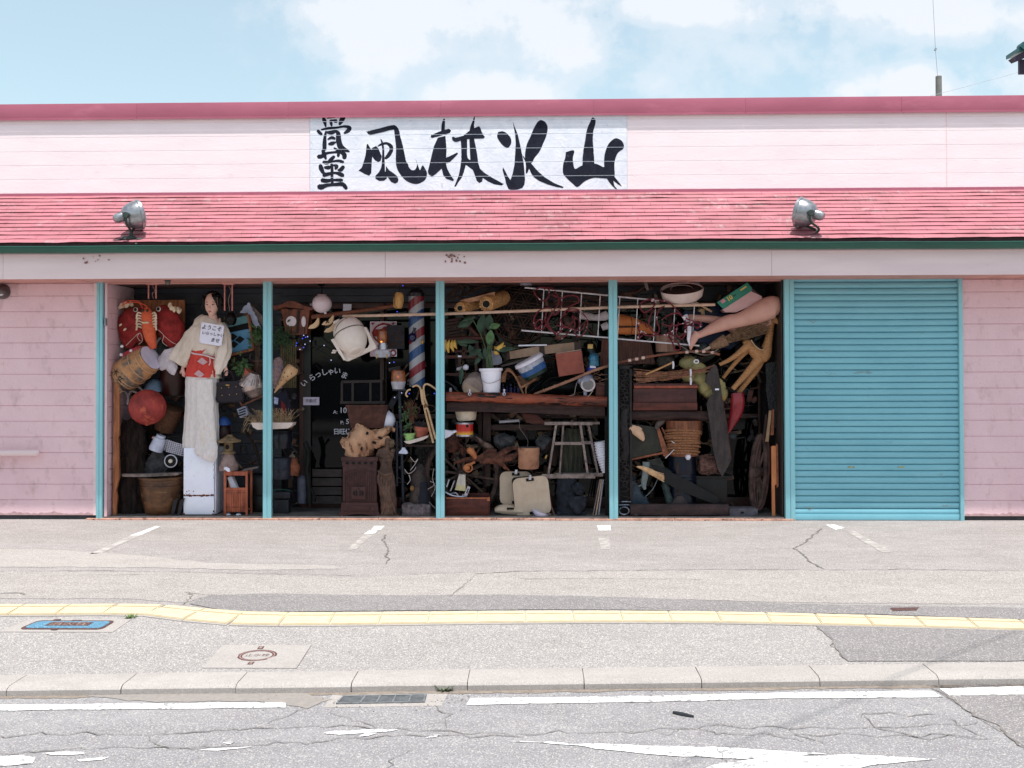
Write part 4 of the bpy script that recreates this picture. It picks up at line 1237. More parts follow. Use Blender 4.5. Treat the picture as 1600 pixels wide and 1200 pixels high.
t=T('cask','tan wooden cask bound with rope hoops, lying tilted under the red fish','cask',190,612,.20)
b=t.part('barrel',CASK)
A0,A1=(188,590,6),(239,559,-8)
b.lathe(A0,A1,[(0,0),(0,21),(.04,24),(.3,25.5),(.6,24.5),(.94,21.8),(1,21.5),(1.0,19.5),(.98,19)],seg=36)
t.part('lid',M('pale_lid',(206,202,214),(190,186,198),rough=.7,sc=5)).lathe((238.3,559.4,-7.8),(240.2,558.3,-8.5),[(0,20),(1,20),(1,0)],seg=30)
ROPE_=M('hoop_rope',(206,164,116),(176,132,88),rough=.9,sc=50,bump=.5)
dx,dy,dd=A1[0]-A0[0],A1[1]-A0[1],A1[2]-A0[2]
for tt,rr in((.12,25.5),(.2,25.8),(.40,26.0),(.62,25),(.84,23.4),(.97,22)):
 h=t.part('hoop',ROPE_)
 h.lathe((A0[0]+dx*(tt-.014),A0[1]+dy*(tt-.014),A0[2]+dd*(tt-.014)),(A0[0]+dx*(tt+.014),A0[1]+dy*(tt+.014),A0[2]+dd*(tt+.014)),[(0,rr-1),(.2,rr),(.8,rr),(1,rr-1)],seg=36,cap=False)
fr_=t.part('straw_fringe',STRAW)
for q in range(34):
 a_=R(-150+q*4.4)
 px_,py_=188-13.5*0+25*math.cos(a_)*.516-2,590+25*math.cos(a_)*.855
 fr_.tube([(px_+1,py_,-19),(px_-5-random.uniform(0,4),py_+3+random.uniform(-2,2),-14)],.35,seg=4)
for ch,px_,py_ in(('木',189.5,582),('女',196,592)):
 t.part('lettering',INKB).text(ch,px_,py_,11,rot=32,d=-22.5 if ch=='木' else-22)
t=one('fabric_ribbon','dark red ribbon with white tufts lying over the cask','ribbon',205,560,.02,M('crimson_ribbon',(176,30,54),(150,22,40),rough=.7))
t.loft([(192,556,-6,2,1),(202,551,-8,2.6,1),(212,546,-8,2.4,1),(222,541,-6,1.5,1)],sm=3,seg=8)
for a_,b_ in((193,554),(208,548),(194,541)):
 u_=t.sub('tuft',M('white_fluff',(222,216,214),(196,188,186),rough=1))
 u_.ell(a_,b_,-9,2.4,2.2,2).noise(.8,2)
t=one('live_edge_board','tall narrow orange board with a live edge at the left bay post','board',182,806,.09,WOODO)
t.prism([(177,586),(186,586),(186,640),(185.5,680),(184,682),(185,690),(186,745),(183,757),(181,766),(183,776),(182,790),(181,806),(176,806)],0,5)
t=T('iron_rack','thin dark iron frame leaning in the left corner of the bay','frame',171,806,.14)
for a_ in(169,174.5):
 t.part('rail',M('brown_iron',(86,62,56),(62,44,42),rough=.6,metal=.3)).tube([(a_-1,603,0),(a_,700,0),(a_,806,0)],.9)
t.part('wire',GALV).tube([(171,806,-3),(170,755,-3),(175,738,-4),(172,734,-4)],.4,sm=4,seg=5)
t=T('tube_stool','white tubular stool legs curled behind the red ball','stool',205,660,.36)
tm=M('scuffed_white_tube',(206,196,190),(170,158,150),rough=.4)
t.part('leg',tm).tube([(187,611,0),(196,611,-2),(201,618,-3),(200,632,-2)],1.7,sm=4)
t.part('leg',tm).tube([(201,617,0),(206,611,-2),(214,613,-3),(222,618,0)],1.6,sm=4)
t.part('brace',tm).tube([(213,601,0),(226,612,-2)],1.5)
t=one('enamel_basin','pale blue-grey basin upside down behind the red ball','basin',242,612,.40,M('blue_grey_enamel',(120,146,164),(104,128,146),rough=.3))
t.lathe((242,612,0),(242,592,0),[(0,19),(.1,18),(.5,14),(.85,9),(1,4),(1,0)],seg=26)
t=T('lacquer_tub','dark red-brown lacquer tub hanging behind the kimono sleeve','tub',272,618,.36)
lac=M('dark_lacquer',(84,34,28),(50,20,20),rough=.35,sc=6)
t.part('tub',lac).lathe((272,618,0),(272,574,0),[(0,0),(0,17),(.08,19),(.9,21),(1,21.5),(1,19)],seg=28)
t.part('foot_ring',M('tarnished_ring',(100,110,104),(60,64,62),rough=.4,metal=.5)).ring(272,616,0,18,3.5,r=1.2)
t=one('buoy_ball','big rusty red ball hanging at the left of the kimono skirt','ball',230,664,.14,M('rusty_red_float',(178,62,50),(154,48,42),rough=.6,sc=7,bump=.25,c3=(206,104,52),sc3=9,lo3=.56,hi3=.72))
t.ell(230.5,636,0,28.5,28,28,seg=32,rings=20)
t.ell(231,662,-4,4,3,4)
t=one('wicker_basket','brown wicker basket wedged behind the red ball','basket',262,676,.36,M('brown_wicker',(120,80,48),(84,54,34),rough=.85,sc=50,st=(1,1,3),bump=.8))
t.lathe((254,672,6),(268,636,0),[(0,15),(.5,19),(1,20),(1,17)],seg=22,pleat=(22,.03))
t=one('driftwood_log','tall dark driftwood trunk standing at the left of the bay','driftwood',208,806,.30,DRIFT)
t.loft([(206,806,0,24,16),(203,780,0,24,15),(204,750,0,21,14),(208,715,0,19,13),(208,690,0,20,12),(206,670,0,18,11),(204,655,0,12,8)],sm=5,seg=40,pleat=(9,.10,1.0))
t.noise(5,16)
t=one('driftwood_root','shaggy dark root hanging beside the driftwood trunk','driftwood',232,700,.48,DRIFT)
t.loft([(238,705,0,10,6),(236,690,0,14,6),(232,672,0,14,6),(228,655,0,9,5)],sm=3,seg=24,pleat=(7,.14,0))
t.noise(4,10)
JUGM=M('white_enamel_jug',(196,204,216),(176,184,198),rough=.4)
t=T('enamel_jug','pale enamel jug tilted above the dark rock','jug',246,706,.26)
t.part('jug',JUGM).lathe((243,704,0),(252,680,0),[(0,0),(0,10.5),(.1,11.2),(.8,9.4),(.86,7),(1,7.2),(1,5.6)],seg=24)
t.part('spout',M('pink_spout',(196,142,136),(180,126,120),rough=.5)).lathe((243,685,-2),(239,682.5,-3),[(0,2.4),(1,2),(1,0)],seg=12)
t=T('perforated_basket','white perforated basket tilted against the fridge','basket',275,708,.30)
b=t.part('panel',M('whitish_lattice',(206,204,208),(186,184,190),rough=.6))
import itertools
for q in range(9):
 b.box(259+q*3.1-.7,686+q*1.1,259+q*3.1+.7,704+q*1.1,-.6,.6,rot=14)
for q in range(7):
 b.box(259,688+q*2.8+3.6-.6,287,688+q*2.8+3.6+.6,-.9,.3,rot=14)
t=one('dark_rock','jagged dark rock behind the small white-rimmed wheel','rock',242,738,.36,ROCKD)
t.prism([(222,732),(232,718),(240,706),(250,703),(262,712),(268,722),(262,738),(230,739)],-8,14)
bmesh.ops.subdivide_edges(t.bm,edges=t.bm.edges[:],cuts=3,use_grid_fill=True)
t.noise(3.2,7)
t=T('small_wheel','small black wheel with a white rim lying before the dark rock','wheel',268,731,.16)
t.part('tyre',BLACK).lathe((268,720,-3),(268.6,720,5),[(0,0),(0,8),(.2,10),(.8,10),(1,8),(1,0)],seg=28)
t.part('rim',M('whitish_rim',(190,192,196),(160,162,168),rough=.4)).ring(268,720,-3.6,9.6,9.6,r=.9)
t.part('hub',M('cream_hub',(196,186,168),(180,168,150),rough=.5)).lathe((268,720,-6),(268,720,-3),[(0,0),(0,3),(1,3.2),(1,0)],seg=16)
t=one('grey_plank','thin pale grey plank laid across the big brown jar','plank',240,744,.18,WOODG)
t.prism([(192,740),(230,740.5),(278,738),(284,740),(278,742),(230,744.6),(194,744)],-8,10)
t=T('water_jar','big brown glazed jar with ribbed shoulder beside the white fridge','jar',250,807,.20)
t.part('jar',M('brown_glaze',(126,88,52),(88,56,34),rough=.3,sc=5,st=(1,1,2),c3=(150,122,76),sc3=6,lo3=.58,hi3=.75)).lathe((250,807,8),(250,745,8),[(0,0),(0,22),(.03,24),(.25,28),(.5,31),(.7,32.5),(.76,33.4),(.79,32.6),(.82,33.8),(.86,33),(.89,34),(.93,33.3),(.95,35),(1,35),(1,31),(.9,29)],seg=44)
for a_,lb in((269,'dark plate leaning against the jar foot, left of two'),(279,'dark plate leaning against the fridge foot, right of two')):
 t=one('stone_slab',lb,'slab',a_+3,807,.10,M('slate_plate',(66,66,72),(50,50,56),rough=.6),'dark slabs between jar and fridge')
 t.prism([(a_-3,807),(a_+2,807),(a_+9,778),(a_+2,782)],0,3)
t=T('fridge','old white fridge with rust along its door seam, mannequin standing on it','fridge',315,806,.12)
FR=M('old_fridge_enamel',(236,242,252),(229,236,248),rough=.28,sc=3,c3=(190,170,150),sc3=34,lo3=.72,hi3=.76)
b=t.part('cabinet',FR)
b.box(286,699.5,336,804,6,46,bev=1.2)
d_=t.part('door',FR).label('upper fridge door with a recessed handle')
d_.box(286,699.5,334.5,773.4,0,5.5,bev=1.4)
d2=t.part('door',FR).label('lower fridge door under the rusty seam')
d2.box(286,775,334.5,804,0,5.5,bev=1.4)
h=d_.sub('handle',M('recess_grey',(104,112,112),(84,90,92),rough=.5))
h.box(304,703.3,314,707,-.4,.6,bev=.3)
RU=M('orange_rust',(150,84,38),(104,50,26),rough=.95,sc=60)
rp=t.part('rust',RU)
random.seed(5)
for q in range(46):
 x_=random.uniform(287,334)
 w_=random.uniform(.5,2.2)*(1.4 if 303<x_<333 else .7)
 y_=774.2+random.gauss(0,.5)
 rp.prism([(x_-w_,y_),(x_-w_*.4,y_-random.uniform(.4,1.6)),(x_+w_*.5,y_-random.uniform(.3,1.2)),(x_+w_,y_),(x_+w_*.3,y_+random.uniform(.3,1.2)),(x_-w_*.5,y_+random.uniform(.3,1))],-.35-q*.004,.2)
for(x_,y_,r__)in((291.5,768,.9),(295,766.5,.7),(302,767.5,.8),(333.6,717,.5),(333.6,726,.5),(333.8,734,.6),(333.6,742,.5),(333.8,746,.7),(287,803,1.6),(334,799,1.4),(333,803,1.2),(299,720,.3),(287.5,729,.4),(303,743,.35),(334,712,.4),(320,780,.3),(290,771,.5),(296,771.5,.6)):
 rp.ell(x_,y_,0,r__,r__*1.3,.35,seg=7,rings=5)
for a_ in(290,331):
 t.part('foot',BLACK).lathe((a_,807,6),(a_,803,6),[(0,0),(0,2),(1,1.6),(1,0)],seg=10)
m=T('mannequin','short-haired mannequin in cream kimono and red sash standing on the white fridge','mannequin',318,699,.24)
b=m.part('body',SKIN)
hx,tl=331.5,2.0
prof=[(333.5,520,0,12,7),(333.5,508,0,13,7.5),(333,502,0,9.5,6.5),(332.5,497,0,7.2,6.2),(332,491,0,6.4,6.2),(331.8,489.5,-.5,5.0,6.6),(331.8,488.5,-1.5,5.6,7.6),(331.8,486.5,-2,7.0,8.6),(331.7,483,-2,9.2,9.6),(331.6,479,-1.6,10.3,10.2),(331.5,474,-1,10.8,10.6),(331.5,469,-.3,10.8,10.8),(331.6,464,.6,9.6,10.2),(331.8,460,1.8,7.6,8.4),(332,457.5,2.6,4,4.6)]
b.loft(prof,seg=32,sm=3)
b.ell(331.2,479.6,-11.2,1.35,3.2,2.6,seg=10,rings=8)
b.ell(331.3,481.0,-12.4,1.5,1.1,1.4,seg=8,rings=6)
b.ell(331.4,486.8,-10.0,2.8,1.8,1.6,seg=10,rings=6)
for s_ in(-1,1):
 b.ell(331.6+s_*10.0,477,1.5,1.0,3.0,2.2,seg=8,rings=6)
b.loft([(320,508,0,6,6),(306,520,-2,4.6,4.6),(296,545,-3,4,4),(291,566,-2,3.4,3.4),(287,572,-3,2.8,2.8),(285.6,576,-3,2.6,2.0)],seg=10,sm=2)
b.loft([(285.6,576,-3,2.8,1.6),(286.4,580,-3.5,3.2,1.7),(287.5,583,-4,2.7,1.6)],seg=10,sm=2)
for q,(ox_,ln)in enumerate(((-2.2,5.0),(-.8,6.2),(.7,6.4),(2.1,5.2))):
 b.loft([(287.5+ox_,582,-4,.8,.8),(288.2+ox_*1.1,582+ln*.55,-4.6,.72,.72),(288.6+ox_,582+ln,-3.8,.5,.5)],seg=6,sm=2)
b.loft([(284.4,577,-4,.9,.9),(282.8,580,-5.6,.8,.8),(283.4,583,-6.4,.6,.6)],seg=6,sm=2)
b.loft([(342,508,0,6,6),(351,522,-2,4.6,4.6),(353,545,-4,4,4),(352,560,-4,3.4,3.4),(354.4,571,-7,2.8,2.8),(355.4,575,-8,2.6,2.0)],seg=10,sm=2)
b.loft([(355.4,575,-8,2.8,1.8),(356.6,579,-9,3.1,1.9),(357,582,-9.4,2.6,1.8)],seg=10,sm=2)
for q,(ox_,ln)in enumerate(((-2.4,4.6),(-.9,5.6),(.7,5.4),(2.2,4.4))):
 b.loft([(357+ox_,581,-9.6,.85,.85),(357.4+ox_*.9,583.5,-12.0,.75,.75),(357.2+ox_*.8,581+ln,-11.2,.6,.6)],seg=6,sm=2)
b.loft([(354.6,577,-9.6,.95,.95),(354.4,580.4,-11.8,.8,.8),(356,582.6,-12.6,.6,.6)],seg=6,sm=2)
for s_ in(-1,1):
 ex=331.4+s_*4.3
 e=m.part('eye',M('eye_white',(216,206,200),(206,196,190),rough=.3))
 e.ell(ex,475.2,-9.9+abs(s_)*.2,2.3,1.05,.8,seg=12,rings=6)
 e.sub('iris',M('dark_iris',(44,34,30),(34,26,24),rough=.2)).ell(ex+.1,475.2,-10.7,1.1,1.0,.4,seg=10,rings=6)
 br=m.part('eyebrow',M('brown_brow',(120,70,60),(100,56,50),rough=.8))
 br.tube([(ex-2.5*s_,471.6,-10.7),(ex+.4*s_,470.7,-10.6),(ex+3.0*s_,471.8,-9.4)],.42,sm=3,seg=5)
 lash=m.part('eyelash',INKB)
 lash.tube([(ex-2.3,475,-10.5),(ex,474.1,-10.9),(ex+2.3,475,-10.2)],.3,sm=3,seg=5)
lp=m.part('lips',M('red_lips',(190,60,56),(170,46,46),rough=.35))
lp.loft([(328.2,485.3,-9.4,.3,.3),(330,485.2,-10.7,1.0,.7),(331.4,485.4,-10.9,1.0,.7),(333,485.2,-10.6,1.0,.7),(334.8,485.3,-9.2,.3,.3)],sm=3,seg=8)
lp.loft([(329,486.4,-10.0,.3,.3),(331.4,486.9,-11.0,1.0,.8),(334,486.4,-9.8,.3,.3)],sm=3,seg=8)
hr=m.part('hair',M('black_hair',(36,26,28),(22,16,18),rough=.45,sc=30,st=(1,1,.3)))
random.seed(3)
hr.ell(331,467,7,13.6,13.4,12,seg=24,rings=16)
for q in range(60):
 a_=R(random.uniform(-30,210))
 x_,y_=331+12.6*math.cos(a_),467-10.5*math.sin(a_)
 hr.ell(x_+random.uniform(-1.4,1.4),y_+random.uniform(-1,2),random.uniform(-3,8),random.uniform(2,4.6),random.uniform(2.4,4.8),3.6,rot=random.uniform(-60,60),seg=9,rings=7)
for q in range(26):
 s_=random.choice((-1,1))
 x_=331.3+s_*random.uniform(10.5,15)
 y_=random.uniform(464,480)
 hr.loft([(x_,y_-6,-2,1.8,1.8),(x_+s_*random.uniform(0,2),y_,-4,1.5,1.5),(x_+random.uniform(-2,2),y_+5,-3,.5,.5)],sm=3,seg=7)
for q in range(4):
 hr.loft([(333+q*1.7,459-.2*q,-6,1.7,1.6),(336+q*1.4,463,-9.8,1.3,1.1),(338.6+q*.9,469+q,-8.6+q*.25,1.0,.9),(340+q*.6,475+q*1.5,-7.2+q*.3,.35,.35)],sm=3,seg=7)
k=m.part('kimono_top',CLOTH)
k.loft([(322,592,0,24,17),(321,575,0,22,15),(320.5,555,-.5,21,14),(322,545,-1,23.5,14),(325,530,-1,26,14),(327,515,-1,27.5,13),(328.5,505,0,25.5,11.5),(330.5,501.5,1.5,19,9.5),(331.5,500,3,12,8)],sm=4,seg=50,cap=False,pleat=(11,.03,.5))
k.noise(1.7,6)
col=m.part('collar',M('cream_collar',(226,212,182),(212,196,166),rough=.9,sc=9))
col.loft([(323,496,5,2.4,1.6),(321,500,-3,2.6,1.4),(324,509,-10.5,2.7,1.3),(330,520,-14.0,2.8,1.2),(336,534,-15.0,2.8,1.2)],sm=4,seg=10)
col.loft([(341,497,5,2.4,1.6),(344,502,-3,2.6,1.4),(341.5,510,-10.0,2.7,1.3),(336,520,-13.0,2.8,1.2),(330,534,-14.2,2.8,1.2)],sm=4,seg=10)
sl=m.part('sleeve',CLOTH).label('cream sleeve flung out toward the cask')
sl.loft([(316,508,0,9,9),(306,516,-2,10.5,9),(298,528,-4,12,9),(291,542,-6,14,9),(284,556,-7,16,8),(279,566,-7,16,7)],sm=4,seg=40,pleat=(7,.08,0),cap=False)
sl.noise(1.8,9)
s2=m.part('sleeve',CLOTH).label('cream sleeve hanging above the handbag')
s2.loft([(343,508,0,9,9),(350,518,-2,9,9),(353,533,-4,9,9),(353,548,-7,10.5,9),(349,561,-10,11,7),(345,574,-11,7.5,5),(344,584,-11,3.5,3)],sm=4,seg=36,pleat=(6,.10,1),cap=False)
s2.noise(1.5,8)
u_=m.part('undersleeve',M('faded_lilac_lining',(204,196,196),(180,172,172),rough=.9,sc=9,bump=.3))
u_.loft([(276,550,-3,8,5),(266,556,-4,12,5),(258,564,-4,12,5),(252,570,-3,8,4),(248,574,-2,4,3)],sm=4,seg=26,pleat=(6,.10,0))
u_.loft([(270,562,-5,7,4),(270,574,-6,9,3),(276,580,-6,6,2.6)],sm=3,seg=18,pleat=(5,.12,0))
u_.noise(2.2,7)
ob=m.part('sash',M('orange_red_obi',(218,66,44),(204,54,38),rough=.75,sc=6,bump=.15))
ob.loft([(315.8,588.5,-1,26.3,18.5),(316.4,580,-1,25.8,18),(318,566,-1,23.4,16.5),(320,553,-1,21.6,15.5),(320.4,551.5,-1,21,15)],sm=2,seg=44)
for(x_,y_)in((322.5,563.5),(318.3,583)):
 dm=ob.sub('diamond_patch',M('pinkish_grey_patch',(206,168,166),(186,150,150),rough=.8,sc=30))
 dm.prism([(x_-8.5,y_+.5),(x_-1.5,y_-5.5),(x_+7.5,y_+1.5),(x_+.5,y_+6)],-20.4 if y_>570 else-18.6,-12)
cdp=m.part('sash_cord',M('white_sash_cord',(214,196,192),(196,176,172),rough=.8))
cdp.tube([(300,549,-8),(306,551.5,-13.6),(316,553,-16.4),(326,554.6,-17),(335,558,-15.6),(341,561,-9)],1.25,sm=4)
cdp.tube([(333,558,-16),(334,566,-17.6),(332,570,-18)],.8,sm=3)
sk_=m.part('kimono_skirt',CLOTH2)
sk_.loft([(314,699.3,0,27.5,17),(314,690,0,28,18),(314.5,665,0,27,18),(315,635,0,25.5,17.5),(315.5,610,0,25.6,17.6),(316,590,0,25.6,17.8),(316,586,0,25,17)],sm=4,seg=90,pleat=(15,.022,.3),cap=False)
sk_.noise(1.0,10)
fl=m.part('kimono_flap',CLOTH2)
fl.loft([(324,592,-17.5,13,1.8),(326,625,-18.5,13,2.0),(327,655,-19.5,13.5,2.4),(328.5,685,-21,15.5,3),(329.5,700,-23.5,17,3.6),(330,709,-24.5,17,3.6),(328,714.5,-24,15,2.4)],sm=5,seg=44,pleat=(9,.05,.2))
fl.noise(1.3,9)
t=T('paper_notice','white handwritten welcome notice pinned to the kimono chest','notice',330,540,.09)
nb=t.part('sheet',PAPER)
nb.prism([(313.5,502.5),(349.5,509),(345,541),(309.5,535.5)],3.5,4.2)
for tx,x_,y_,sz in(('ようこそ',329.5,512.5,8.2),('いらっしゃい',331.5,522,5.9),('ませ',335,532,7.4)):
 t.part('lettering',INKB).text(tx,x_,y_,sz,rot=8,d=3.0,thick=.05,shear=.15,bold=.012)
for x_,y_ in((315,504),(347.5,510.5),(311,534.5),(343.5,539.5)):
 t.part('pin',SILVM).ell(x_,y_,3.2,.7,.7,.7,seg=7,rings=5)
t=T('handbag','dark purple handbag with gold studs held by the mannequin','handbag',358,629,.16)
BAG=M('dark_purple_leather',(62,40,62),(48,30,48),rough=.42,sc=12,bump=.15)
t.part('bag',BAG).prism([(338.5,598),(378,595.5),(382,626),(378,628),(338,629.5),(336,627)],0,12)
bmesh.ops.bevel(PARTS[-1].bm,geom=PARTS[-1].bm.edges[:],offset=.012,segments=3,affect='EDGES')
t.part('flap',BAG).prism([(338,597),(378.5,594.5),(379,601),(338,603.5)],-.8,12.8)
for d_ in(1.5,10):
 t.part('strap',BAG).tube([(348,598,d_),(349.5,587,d_-2),(354,580,d_-7),(360,580,d_-7),(363.5,587,d_-2),(366,597,d_)],.95,sm=5,seg=6)
t.part('clasp',GOLD).box(353,600.6,359,602.6,-1.8,-.6,bev=.3)
for q in range(6):
 t.part('stud',GOLD).ell(346+(q%3)*11.5+(1 if q>2 else 0),606-(q%3)*1 if q<3 else 617.5-(q%3)*1,-.6,1.0,1.0,.8,seg=8,rings=6)
t=T('crest_board','turquoise tray with a black four-diamond crest leaning right of the mannequin','tray',380,553,.38)
BL=M('turquoise_blue_panel',(84,152,184),(68,132,166),rough=.5,sc=6,c3=(108,150,150),sc3=5)
t.part('panel',BL).prism([(344,522),(391,513),(396,543),(344,556)],2,6)
t.part('panel',M('sea_green_panel',(96,156,158),(80,138,142),rough=.5)).prism([(352,500),(387,492),(389,503),(352,512)],2,6)
t.part('rail',WOODO).prism([(343,557),(397,543.5),(398,547),(343,561)],-2,8)
t.part('rail',WOODO).prism([(386,491),(389,491),(398,544),(395,544)],-2,8)
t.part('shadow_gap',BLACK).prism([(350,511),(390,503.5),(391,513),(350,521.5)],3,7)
for(x_,y_)in((374.2,530.2),(363,526),(364.6,538),(353,533)):
 t.part('diamond',BLACK).prism([(x_-7.6,y_+1.2),(x_-.2,y_-5.6),(x_+7.6,y_-.8),(x_+.4,y_+6)],1.3,2)
t=T('iron_kettle','black iron kettle hanging beside the mannequin shoulder','kettle',361,508,.20)
t.part('pot',M('cast_iron_gloss',(52,48,46),(34,32,32),rough=.3,metal=.5)).lathe((361,508,0),(361,488,0),[(0,0),(0,5),(.2,8),(.5,9),(.8,7),(1,4),(1,0)],seg=24)
t.part('handle',BLACK).ring(361,489,0,8,6,r=.8,a0=180,a1=360)
t=one('torn_wrapping','crumpled torn white-blue plastic wrapping beside the teal post','wrapping',396,520,.46,M('white_blue_plastic',(196,206,226),(168,178,202),rough=.4,sc=9,bump=.6))
t.prism([(389,472),(395,482),(398,492),(404,502),(410,520),(404,518),(399,510),(391,497),(385,490),(376,488),(379,482),(385,477)],0,3)
bmesh.ops.subdivide_edges(t.bm,edges=t.bm.edges[:],cuts=3,use_grid_fill=True)
t.noise(2.4,6)
t=one('grey_plank','slanting grey plank above the crest tray','plank',402,500,.5,WOODG)
t.prism([(389,472),(412,496),(412,512),(396,494)],0,4)
def plant(name,lb,cx,cy,Y,n,rx,ry,ln,w,mat=LEAFG,up=70,stem=None):
 t=T(name,lb,'plant',cx,cy+ry,Y)
 f=t.part('foliage',mat)
 for _ in range(n):
  x_,y_=random.gauss(0,rx*.5),random.gauss(0,ry*.5)
  f.leaf(cx+x_,cy+y_,random.uniform(-8,8),random.uniform(0,360)if up is None else 90+random.gauss(0,up),random.uniform(.6,1.2)*ln,w*random.uniform(.6,1.2),droop=random.uniform(0,.5),dd=random.uniform(-6,3))
 if stem:
  for q in range(4):
   rope(t.part('stem',M('woody_stem',(116,92,66),(90,70,50),rough=.9)),[(stem[0]+q,stem[1],2),((stem[0]+cx)/2+q*2,(stem[1]+cy)/2,0),(cx+q*2-3,cy,0)],.6)
 return t
plant('leafy_plant','green trailing plant right of the crest tray, by the teal post',401,525,.34,70,9,14,9,4,stem=(398,578))
t=plant('potted_plant','bushy green plant in a tilted terracotta pot above the handbag',378,574,.26,90,11,11,9,4.6)
t.part('pot',TERRA).lathe((383,590,0),(392,580,-2),[(0,0),(0,6),(.8,8.4),(.82,9.4),(1,9.6),(1,8)],seg=20)
t=one('brown_pot','dark brown plant pot behind the teal post','pot',402,582,.42,M('brown_glaze2',(110,78,66),(84,58,50),rough=.5))
t.lathe((403,583,0),(402,563,0),[(0,0),(0,8),(.8,11),(.85,12),(1,12),(1,10)],seg=20)
t=T('lamp_shade_stack','two ribbed metal lamp shades stacked right of the handbag','lamp shade',398,622,.24)
CHR=M('ribbed_alloy',(190,176,164),(150,136,126),rough=.3,metal=.7)
t.part('shade',CHR).lathe((392,604,0),(399,583,-3),[(0,20),(.15,20.5),(.6,14),(.9,9),(1,8),(1,0)],seg=60,pleat=(34,.03))
t.part('shade',CHR).lathe((401,620,0),(396,601,-2),[(0,8),(.2,12),(.35,13.5),(.4,15),(.6,17.5),(.66,19),(1,19.5),(1,0)],seg=40)
t=T('forked_branch','bare brown forked branch above the cutlery tub','branch',395,640,.22)
brm=M('brown_bark',(150,98,68),(110,70,48),rough=.8,sc=20)
t.part('limb',brm).tube([(378,634,0),(394,626,0),(412,618,0)],1.5,sm=3)
t.part('limb',brm).tube([(374,626,0),(380,637,0)],1.6)
t.part('limb',brm).tube([(378,560,4),(398,600,4),(402,560,4)],.5)
t=T('cutlery_tub','grey slotted cutlery tub tilted beside the dry grass tray','tub',381,652,.20)
gp=M('grey_plastic',(130,136,150),(110,116,130),rough=.5)
t.part('tub',gp).box(373,636,388,651,-5,5,rot=-20,bev=.8)
for q in range(3):
 t.part('slot',BLACK).box(374.5,638.5+q*4,385.5,640.5+q*4,-5.4,-4,rot=-20)
t=T('dry_grass_tray','long white tray of dry straw-coloured grass passing behind the teal post','planter',428,670,.18)
t.part('tray',M('cream_tray',(222,206,190),(206,190,172),rough=.5)).prism([(394,660),(460,660),(459,664),(452,669),(404,671),(397,667)],-8,14)
f=t.part('grass',STRAW)
random.seed(21)
for q in range(190):
 x_=random.uniform(400,456)
 h_=random.uniform(7,24)
 a_=random.gauss(0,.38)
 f.tube([(x_,661,random.uniform(-6,8)),(x_+a_*h_*.6,661-h_*.6,0),(x_+a_*h_*1.3,661-h_,random.uniform(-4,4))],.28,seg=3)
for q in range(9):
 x_=random.uniform(385,400)
 f.tube([(402,658,-6),(x_,652+random.uniform(-12,10),-7),(x_-8,656+random.uniform(-8,20),-7)],.3,seg=3)
t=one('blue_bowl','small bright blue bowl behind the stone lantern','bowl',350,664,.34,M('cobalt_plastic',(48,100,176),(36,82,152),rough=.35))
t.lathe((350,664,0),(350,651,0),[(0,11),(.4,10.4),(.8,7),(1,2),(1,0)],seg=22)
t=one('brown_jar','dark red-brown jar under the small blue bowl','jar',349,686,.36,M('maroon_glaze',(84,46,46),(60,34,36),rough=.4))
t.lathe((349,690,0),(349,664,0),[(0,0),(0,9),(.5,12),(.9,10),(1,9),(1,0)],seg=20)
t=T('stone_lantern','small mossy stone lantern standing on the orange wooden rack','stone lantern',357,735,.18)
SL=M('mossy_stone',(146,122,84),(110,92,62),rough=.95,sc=14,bump=.7,c3=(168,150,128),sc3=6)
SLP=M('pinkish_stone',(158,136,126),(130,108,98),rough=.95,sc=12,bump=.6)
t.part('finial',SL).lathe((359,684,0),(359,679,0),[(0,5),(1,4.4),(1,0)],seg=14)
t.part('cap',SL).lathe((358,691,0),(358,681,0),[(0,0),(0,13),(.05,18),(.3,18),(.6,11),(1,5),(1,0)],seg=26).noise(.8,6)
lb_=t.part('light_box',SL)
lb_.lathe((357,706,0),(357,690,0),[(0,7),(1,7),(1,0)],seg=14)
lb_.sub('opening',BLACK).ell(357,698,-6.6,3,4,1.5)
t.part('collar',SL).lathe((357,709,0),(357,705,0),[(0,8),(.2,11),(.8,11),(1,9),(1,0)],seg=22)
t.part('pedestal',SLP).loft([(357,735,0,14.5,11),(357,728,0,15,11),(357,716,0,10,9),(357,708,0,8,8)],sm=3,seg=20).noise(.9,6)
t=T('magazine_rack','small orange wooden rack with slatted front and papers, right of the fridge','rack',368,807,.10)
OR=M('orange_stained_wood',(180,96,58),(152,76,46),rough=.5,sc=10,st=(2,2,.5),bump=.15)
for a_,b_ in((349,353),(383.5,387)):
 for d0_,d1_ in((0,3),(25,28)):
  t.part('post',OR).box(a_,736,b_,808,d0_,d1_,bev=.4)
t.part('top_rail',OR).box(350,736.5,386.5,743,.4,2.6,bev=.4)
t.part('top_shelf',OR).box(351,738,386,740,3,25)
t.part('shelf',OR).box(352,797,385,799,3,25)
for q in range(11):
 t.part('slat',OR).box(353.3+q*2.8,764,355.6+q*2.8,800,1,2.4,bev=.2)
t.part('mid_rail',OR).box(352,762,385,766,0.2,2.2,bev=.3)
dots=t.part('nail_row',BLACK)
for q in range(11):
 for y_ in(770,792.5):
  dots.ell(354.4+q*2.8,y_,.9,.55,.75,.4,seg=6,rings=4)
for q in range(4):
 z_=one('newspaper',['folded white newspaper in front in the orange rack','second folded newspaper in the orange rack','third folded newspaper in the orange rack','rearmost folded newspaper in the orange rack'][q],'newspaper',363,795,.16+.02*q,M('newsprint',(214,216,220),(180,184,192),rough=.9,sc=40,st=(1,1,3)),'papers in the orange rack')
 z_.prism([(355+q,746-q*.6),(362+q*1.2,744.5),(372+q,766),(364+q,772)],0,2)
